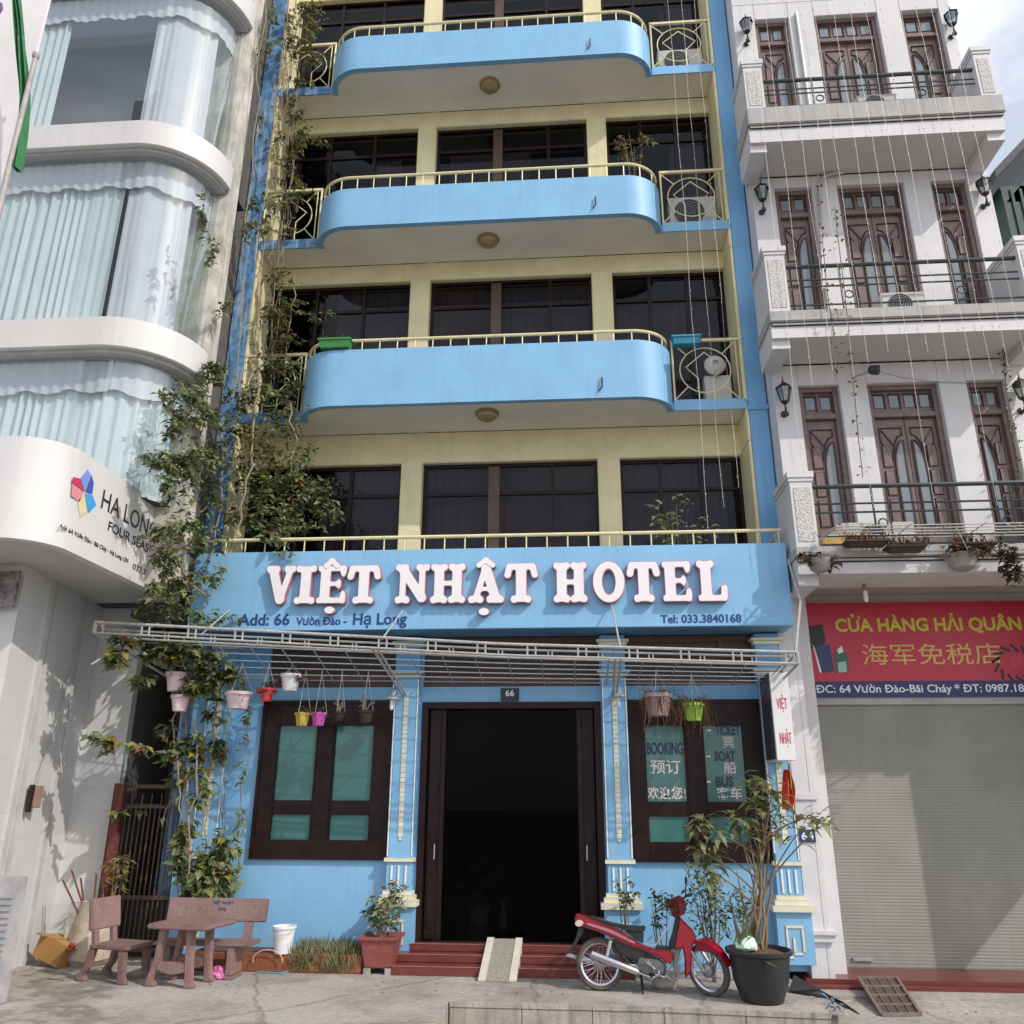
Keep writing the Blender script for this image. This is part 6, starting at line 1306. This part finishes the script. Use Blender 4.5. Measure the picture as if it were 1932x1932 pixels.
for i in range(130):
    x, y = (random.uniform(-6.0, 2.3), random.uniform(-2.75, -1.6)) if i < 80 else (random.uniform(2.5, 5.5), random.uniform(-2.6, -1.55)); z = 0.006 if i < 80 else -0.153
    m.mi = random.randrange(4); m.leaf((x, y, z), (random.gauss(0, 1), random.gauss(0, 1), 0.04), (0, 0, 1), random.uniform(0.02, 0.06), random.uniform(0.015, 0.03), 0.0)
kind(obj('fallen_leaves', m, [LEAFB, LEAFY, OFFWHITE, LEAF3]), 'stuff')['label'] = 'scattered dry leaves and paper scraps on the concrete'
# ---------------------------------------------------------------- clutter at the left
gt = thing('alley_gate', (-5.8, -0.85, 0.05), 'rusty brown barred iron gate closing the dark alley', 'gate')
m = MB(); GX0, GX1, gy = -6.36, -5.20, -0.85
for z in (0.10, 0.72, 1.86, 2.12): m.box(GX0, GX1, gy-0.02, gy+0.02, z-0.025, z+0.025)
for k in range(17): x = GX0+0.03+k*(GX1-GX0-0.06)/16; m.tube([(x, gy, 0.08), (x, gy, 2.02 if k % 2 else 1.9)], 0.011, 5)
obj('bars', m, GATE, gt)
for jx in (GX1-0.05, GX0-0.04): m = MB(); m.box(jx, jx+0.06, gy-0.03, gy+0.025, 0.03, 2.16); obj('jamb', m, RUST, gt)
m = MB(); m.box(GX0+0.04, GX1-0.06, gy+0.024, gy+0.03, 0.12, 0.70); obj('kick_panel', m, BLACKPL, gt)
a = at(222, 1500, -0.95); m = MB(); m.box(-6.32, -6.20, -0.98, -0.89, 0.1, 2.14); o = obj('rusty_post', m, RUST, None, (-6.26, -0.93, 0.1), bevel=0.008); tag(o, 'rust red iron post standing at the left edge of the alley gate', 'post')
def on_wall(px, py, off=0.05):
    d = ray(px, py); A0 = Vector((-6.62, -3.25, 0)); Bw = Vector((-7.05, -0.75, 0)); n = Vector((Bw.y-A0.y, -(Bw.x-A0.x), 0)).normalized()
    A1 = A0+n*off; t = (A1-Vector(CAM)).dot(n)/Vector(d).dot(n); return Vector(CAM)+Vector(d)*t
p = on_wall(66, 1503, 0.08); mbx = thing('meter_box', tuple(p), 'small brown electric box hanging by a cable on the white tiled wall', 'electric box')
m = MB(); m.obox(p, (0.05, -0.01, 0), (0.015, 0.07, 0), (0, 0, 0.13)); obj('box', m, mat('brown_box_plastic', (0.30, 0.18, 0.13), 0.6, 0.2), mbx, bevel=0.01); m = MB(); m.obox(p+Vector((0.0, -0.09, -0.02)), (0.03, 0, 0), (0.0, 0.02, 0), (0, 0, 0.16)); obj('switch', m, BLACKPL, mbx, bevel=0.006)
m = MB(); m.tube([tuple(on_wall(x, y, 0.06)) for x, y in ((165, 1110), (152, 1185), (138, 1255), (118, 1320), (95, 1400), (78, 1450), (68, 1490))], 0.007, 5); obj('cable', m, STEEL_D, mbx)
c = atz(132, 1783, 0.0); c = Vector((c.x+0.25, min(c.y, -1.35), 0)); sk = thing('junk_sack', tuple(c), 'pale woven sack of sticks leaning beside the cardboard box', 'sack')
c = atz(163, 1820, 0.0); m = MB(); m.lathe(c, [(0.20, 0), (0.26, 0.08), (0.25, 0.30), (0.20, 0.52), (0.15, 0.66), (0.17, 0.72), (0.11, 0.68)], 26, sx=1.05, sy=0.8)
from mathutils import noise as _nz
m.v = [tuple(Vector(v)+Vector((0.05*_nz.noise(Vector(v)*6), 0.05*_nz.noise(Vector(v)*6+Vector((9, 0, 0))), 0.03*_nz.noise(Vector(v)*5)))) for v in m.v]; sk.location = c; ORG[sk.name] = tuple(c); obj('sack', m, SACK, sk, smooth=True)
m = MB()
for (x1, y1) in ((182, 1648), (135, 1642), (118, 1660), (152, 1656)): q = at(x1, y1, c.y-0.02); m.tube([tuple(c+Vector((random.gauss(0, 0.05), 0, 0.3))), tuple(q)], 0.012, 5)
obj('stick', m, RUST, sk); m = MB(); cloud(m, c+Vector((-0.03, -0.18, 0.22)), (0.12, 0.06, 0.06), 40, 0.07, 0.05, 2); obj('rag', m, [REDPOT, mat('wine_rag', (0.25, 0.02, 0.03), 0.8)], sk)
c = atz(105, 1822, 0.0); bx_ = thing('cardboard_box', tuple(c), 'tilted brown cardboard box lying on the ground at the left', 'box')
m = MB(); Mx = Matrix.Translation(Vector(c)+Vector((0, 0, 0.17))) @ Matrix.Rotation(rad(-18), 4, 'Z') @ Matrix.Rotation(rad(14), 4, 'Y') @ Matrix.Rotation(rad(-8), 4, 'X'); lbox(m, Mx, -0.23, 0.23, -0.15, 0.15, -0.13, 0.13); obj('carton', m, CARD, bx_, bevel=0.006)
m = MB(); lbox(m, Mx, -0.235, -0.10, -0.235, -0.151, 0.128, 0.134); lbox(m, Mx, -0.03, 0.03, -0.1505, 0.151, 0.1305, 0.1325); lbox(m, Mx, 0.231, 0.30, -0.14, 0.14, 0.10, 0.106); obj('flap', m, mat('dark_cardboard', (0.34, 0.17, 0.05), 0.8), bx_)
m = MB()
pp = thing('pipe_bundle', tuple(atz(45, 1808, 0)), 'bundle of pale plastic pipes lying along the foot of the left wall', 'pipes')
for (y, z) in ((0, 0.03), (0.08, 0.03), (0.04, 0.09), (0.02, 0.15), (0.14, 0.04)):
    a = atz(-40, 1815, 0)+Vector((0, y, z)); b = atz(88, 1800, 0)+Vector((random.uniform(-0.1, 0.1), y, z)); m.tube([tuple(a), tuple(b)], 0.028, 8)
obj('pipes', m, mat('dirty_white_pvc', (0.62, 0.58, 0.56), 0.5, 0.25, 8), pp, smooth=True)
c = at(150, 1700, -1.45); m = MB(); m.obox((c.x+0.05, -1.30, 0.35), (0.24, 0.02, 0), (0, 0.02, 0.004), (0, 0, 0.35)); o = obj('pale_board', m, mat('mouldy_board', (0.52, 0.52, 0.46), 0.8, 0.45, 5), None, (c.x, -1.3, 0)); tag(o, 'mouldy pale board leaning behind the woven sack', 'board')
c = at(222, 1640, -1.15); shrub('dry_bush', (c.x, -1.15, c.z), (0.17, 0.12, 0.26), 120, 0.13, 0.022, [LEAFB, LEAFY, LEAFB, LEAF1], 'dry yellowing potted plant in front of the rusty post', ground=0.02)
m = MB(); p = [atz(x, y, 0.006) for x, y in ((55, 1852), (90, 1846), (120, 1850), (150, 1846), (165, 1835), (190, 1838), (215, 1842))]; m.tube([tuple(q) for q in p], 0.008, 5); o = obj('loose_cable', m, mat('grey_brown_cable', (0.2, 0.16, 0.14), 0.6), None, tuple(p[0])); tag(o, 'loose grey cable lying on the ground in front of the cardboard box', 'cable')
m = MB(); p = [at(505+28*math.cos(a), 1812-20*math.sin(a), -1.62) for a in np.linspace(-0.2, 3.3, 16)]; m.tube([tuple(q) for q in p], 0.007, 5); o = obj('pale_hose', m, mat('pale_hose_rubber', (0.62, 0.42, 0.36), 0.5), None, tuple(p[0])); tag(o, 'pale loop of thin hose against the rusty planter', 'hose')
m = MB(); p = [atz(x, y, 0.012) for x, y in ((470, 1830), (500, 1826), (540, 1830), (575, 1826), (530, 1836), (485, 1834))]; m.tube([tuple(q) for q in p], 0.010, 5); o = obj('teal_hose', m, mat('teal_hose_rubber', (0.12, 0.32, 0.38), 0.5), None, tuple(p[0])); tag(o, 'teal hose lying on the ground at the foot of the rusty planter', 'hose')
# grey grille cabinet at the far left edge
p = at(44, 1655, -3.4); cb = thing('grille_cabinet', (p.x-0.4, -3.4, 0), 'grey louvred metal cabinet at the bottom left edge', 'cabinet')
m = MB(); m.box(p.x-0.9, p.x, -3.42, -3.30, 0, p.z); obj('casing', m, mat('pale_cabinet_paint', (0.42, 0.40, 0.40), 0.6, 0.3), cb, bevel=0.01); m = MB()
for k in range(16): m.box(p.x-0.8, p.x-0.06, -3.435, -3.421, 0.06+k*(p.z-0.2)/16, 0.06+k*(p.z-0.2)/16+0.02)
obj('louvre', m, STEEL_D, cb)
# flag on a pole and the banner at the top left
P1 = at(67, 108, -5.5); P2 = at(-8, 420, -5.5); fp = thing('flag_pole', tuple(P2), 'slanting grey pole with a wrapped green cloth flag at the upper left', 'flag pole')
m = MB(); m.tube([tuple(P2), tuple(P1)], [0.035, 0.026], 10); m.lathe(P1, [(0.03, -0.02), (0.04, 0.0), (0.04, 0.05), (0.01, 0.07)], 10); obj('pole', m, mat('weathered_grey_pole', (0.42, 0.38, 0.38), 0.6, 0.25, 9), fp, smooth=True)
rows = []
for i in range(13):
    t = i/12; c = at(32+18*math.sin(t*1.7)-25*max(0, t-0.55)*1.6, -10+330*t, -5.45); w = 0.03+0.035*math.sin(t*math.pi); rows.append([(c.x+(j/8-0.5)*2*w, c.y-0.06*math.cos(j*1.6+t*3), c.z) for j in range(9)])
m = MB(); m.sheet(rows); obj('flag_cloth', m, [FLAGG], fp, smooth=True)
e = at(40, 220, -5.1); bn_ = thing('side_banner', (e.x-0.5, -5.1, 9), 'white vertical sign panel with purple lettering at the upper left edge', 'sign')
m = MB(); m.box(e.x-1.2, e.x, -5.12, -5.08, at(0, 470, -5.1).z, 14); obj('panel', m, mat('blush_white_panel', (0.80, 0.76, 0.75), 0.5, 0.05), bn_); m = MB(); q = at(6, 80, -5.12); put_text(m, 'HOTEL', (q.x-0.12, -5.121, q.z), Vector((0, 0, 1)), Vector((-1, 0, 0)), 1.6, 0.42); obj('lettering', m, mat('purple_sign_ink', (0.20, 0.10, 0.28), 0.5), bn_)

# ---------------------------------------------------------------- climbing vines
DENS = 1.35
PX_M = lambda Y: 0.00785*(Y+12.5)/11.0
def vine(name, lab, clumps, stems, L, W, mats, w, origin):
    t = thing(name, origin, lab, 'vine', None); m = MB()
    for (x, y, rx, ry, Y, n) in clumps:
        c = at(x, y, Y)
        if c.x < -5.12 and y < 1125: c = atx(x, y, -5.08); Y = c.y
        s = PX_M(Y)*(1+max(0, (1500-y))/5200); cloud(m, c, (rx*s, min(0.28, 0.35*rx*s+0.05), ry*s), int(n*DENS), L, W, len(mats), w)
    st = MB()
    for pts, r, Y in stems:
        P = [at(x+random.gauss(0, 2.0), y, Y+random.gauss(0, 0.04)) for x, y in pts]; P = [atx(x, y, -5.1) if p.x < -5.12 and y < 1125 else p for p, (x, y) in zip(P, pts)]; Q = []
        for a, b in zip(P[:-1], P[1:]):
            for k in range(4): Q.append(tuple(a.lerp(b, k/4)+Vector((random.gauss(0, 0.03), random.gauss(0, 0.02), 0))))
        Q.append(tuple(P[-1])); rs = [r]*len(Q); st.tube(Q, rs, 6)
        for q in Q[::1]:
            if random.random() < 0.55: m.mi = random.choices(range(len(mats)), weights=w)[0]; m.leaf(q, (random.gauss(0, 1), random.gauss(-0.5, 0.5), random.gauss(-0.2, 0.6)), (0, 0, 1), L*random.uniform(0.6, 1), W, 0.2)
    obj('stem', st, STEM_P, t, smooth=True); obj('foliage', m, mats, t); return t
G = [LEAF1, LEAF2, LEAF3, LEAFY, LEAFB]
top = [(575, 20, 45, 40, -.7, 220), (555, 75, 32, 45, -.7, 150), (590, 110, 28, 26, -.7, 90), (570, 150, 28, 14, -.68, 50), (545, 205, 16, 45, -.68, 70), (560, 262, 38, 34, -.7, 150), (610, 266, 34, 9, -.75, 45), (575, 230, 22, 30, -.7, 60), (545, 320, 22, 40, -.7, 100), (550, 372, 42, 28, -.7, 150), (500, 390, 25, 35, -.8, 90), (500, 430, 22, 18, -.8, 50), (545, 440, 22, 25, -.7, 25), (465, 440, 14, 60, -.8, 60), (530, 530, 35, 35, -.7, 80), (525, 590, 34, 45, -.7, 150), (598, 598, 34, 7, -.9, 60), (560, 575, 36, 14, -.8, 40), (530, 640, 40, 30, -.75, 150), (505, 60, 14, 70, -.7, 90), (490, 230, 12, 60, -.75, 35), (395, 470, 14, 60, -2.0, 60), (378, 400, 8, 40, -2.1, 30), (425, 560, 16, 40, -1.6, 50)]
stems = [([(535+i*9, 0), (532+i*8, 150), (525+i*7, 300), (515+i*6, 450), (505+i*5, 600), (495+i*5, 750)], 0.008, -.68) for i in range(5)]
stems += [([(500, 0), (488, 150), (476, 300), (464, 450), (452, 600), (440, 750)], 0.010, -.75), ([(556, 200), (552, 280), (545, 360), (540, 430)], 0.008, -.7), ([(516, 160), (505, 330), (494, 500), (480, 650)], 0.012, -.7), ([(560, 520), (548, 600), (540, 700), (536, 800)], 0.010, -.7)]
vine('climbing_vine', 'sparse dry climbing vine hanging down the left blue column of the upper storeys', top, stems, 0.105, 0.05, G, (5, 3, 1.6, 1.2, 1.6), (-5.3, -0.75, 0.0))
mid = [(520, 690, 48, 26, -.95, 260), (470, 745, 55, 26, -1.2, 260), (545, 745, 28, 28, -.85, 140), (400, 705, 34, 24, -1.6, 170), (352, 742, 46, 28, -1.9, 220), (392, 790, 50, 26, -1.7, 240), (330, 800, 22, 32, -2.0, 110), (330, 865, 54, 20, -2.1, 280), (300, 876, 28, 9, -2.2, 90), (395, 860, 46, 36, -1.6, 260), (470, 820, 48, 34, -1.2, 280), (535, 800, 44, 30, -.95, 220), (545, 860, 46, 28, -.9, 230), (590, 770, 10, 5, -.95, 14), (480, 890, 42, 40, -1.1, 200), (520, 920, 50, 34, -1.1, 270), (578, 925, 40, 40, -1.0, 290), (618, 965, 22, 30, -1.1, 120), (540, 980, 55, 28, -1.1, 330), (470, 970, 34, 34, -1.2, 190), (400, 930, 34, 34, -1.7, 130), (345, 935, 26, 50, -1.9, 130), (360, 1000, 36, 34, -1.8, 200), (300, 1000, 34, 26, -2.2, 120), (320, 1050, 34, 40, -2.0, 190), (390, 1030, 40, 24, -1.7, 120), (525, 1035, 22, 16, -1.6, 24), (345, 1110, 34, 44, -1.9, 190), (405, 1095, 24, 34, -1.7, 60), (385, 1160, 30, 20, -1.7, 70), (300, 1160, 40, 30, -2.0, 160), (440, 1166, 20, 8, -1.65, 16), (395, 1172, 22, 10, -1.65, 22), (290, 1110, 22, 24, -2.1, 60), (515, 1010, 34, 16, -1.4, 90), (325, 905, 26, 26, -2.0, 90)]
stems = [([(345, 1690), (352, 1560), (350, 1430), (345, 1300), (360, 1210), (395, 1140), (430, 1060), (455, 980), (470, 880), (480, 780), (490, 700)], 0.016, -1.4), ([(362, 1650), (368, 1500), (358, 1350), (350, 1220), (375, 1110), (400, 1040), (415, 960), (420, 860), (400, 780), (360, 740)], 0.011, -1.5), ([(520, 1030), (530, 960), (548, 900), (560, 830), (545, 760)], 0.012, -1.0), ([(400, 870), (350, 860), (300, 876)], 0.012, -2.0), ([(395, 1140), (345, 1080), (310, 1010)], 0.012, -1.9)]
vine('climbing_vine', 'dense green leafy vine covering the left end of the name sign and the glass bay', mid, stems, 0.115, 0.052, G, (6, 4.5, 2.2, 1.0, 0.7), (-5.2, -1.4, 0.0))
low = [(250, 1215, 34, 14, -2.2, 50), (215, 1243, 26, 10, -2.3, 60), (330, 1225, 50, 24, -2.0, 190), (400, 1245, 42, 26, -1.8, 180), (380, 1285, 34, 24, -1.7, 190), (430, 1275, 28, 20, -1.6, 110), (270, 1280, 36, 11, -2.0, 46), (300, 1225, 34, 20, -2.0, 70), (325, 1395, 34, 40, -1.5, 60), (365, 1405, 28, 46, -1.4, 90), (180, 1400, 22, 16, -2.0, 30), (305, 1430, 22, 26, -1.6, 26), (365, 1480, 26, 40, -1.4, 60), (345, 1540, 26, 40, -1.4, 50), (340, 1615, 22, 34, -1.4, 110), (380, 1640, 34, 34, -1.35, 190), (410, 1610, 22, 40, -1.3, 110), (375, 1680, 40, 16, -1.4, 120), (428, 1655, 14, 40, -1.25, 70), (245, 1530, 28, 8, -1.1, 22), (330, 1475, 30, 8, -1.1, 22), (260, 1405, 14, 10, -1.9, 16), (205, 1405, 12, 14, -2.0, 16), (400, 1330, 14, 40, -1.2, 36), (405, 1420, 10, 60, -1.1, 40)]
stems = [([(385, 1690), (390, 1560), (395, 1450), (402, 1340), (405, 1290)], 0.010, -1.2), ([(300, 1560), (330, 1490), (370, 1470)], 0.008, -1.1), ([(330, 1690), (340, 1600), (338, 1500), (330, 1400), (335, 1320)], 0.010, -1.5), ([(410, 1640), (416, 1560), (425, 1450), (430, 1330), (436, 1290)], 0.009, -1.12)]
vine('climbing_vine', 'broad leaved vine hanging through the canopy and down beside the alley gate', low, stems, 0.15, 0.075, [LEAF1, LEAF2, LEAF3, LEAFY, LEAFB], (4, 4, 3, 2.4, 1.4), (-5.2, -1.4, 0.0))
vine('climbing_vine', 'single thin leafy strand hanging on the blue wall left of the left window', [(462, 1345, 7, 22, -1.15, 22), (457, 1440, 7, 50, -1.1, 30), (452, 1550, 7, 40, -1.1, 30), (445, 1640, 12, 36, -1.1, 60)], [([(466, 1335), (460, 1420), (455, 1500), (450, 1590), (440, 1690)], 0.008, -1.1)], 0.10, 0.045, [LEAF1, LEAF2, LEAFY], (4, 3, 2), (-4.6, -1.1, 0.0))
# plants and vase dimly seen in the lobby
t = thing('lobby_plant', (-1.45, 0.5, 0.26), 'dim potted plant standing inside the dark doorway', 'potted plant'); m = MB(); m.lathe((-1.45, 0.5, 0.26), [(0.13, 0), (0.16, 0.25), (0.15, 0.26), (0.13, 0.2)], 16); obj('pot', m, GREYPOT, t, smooth=True); m = MB(); cloud(m, (-1.4, 0.5, 0.85), (0.32, 0.2, 0.36), 120, 0.13, 0.04, 2); obj('foliage', m, [LEAFP, LEAF1], t)
m = MB(); m.lathe((-1.08, 0.3, 0.26), [(0.05, 0), (0.075, 0.1), (0.03, 0.22), (0.025, 0.3), (0.045, 0.36), (0.02, 0.34)], 16); o = obj('floor_vase', m, mat('grey_glazed_vase', (0.25, 0.25, 0.3), 0.2), None, (-1.08, 0.3, 0.26), smooth=True); tag(o, 'slim grey vase standing on the dark lobby floor', 'vase')
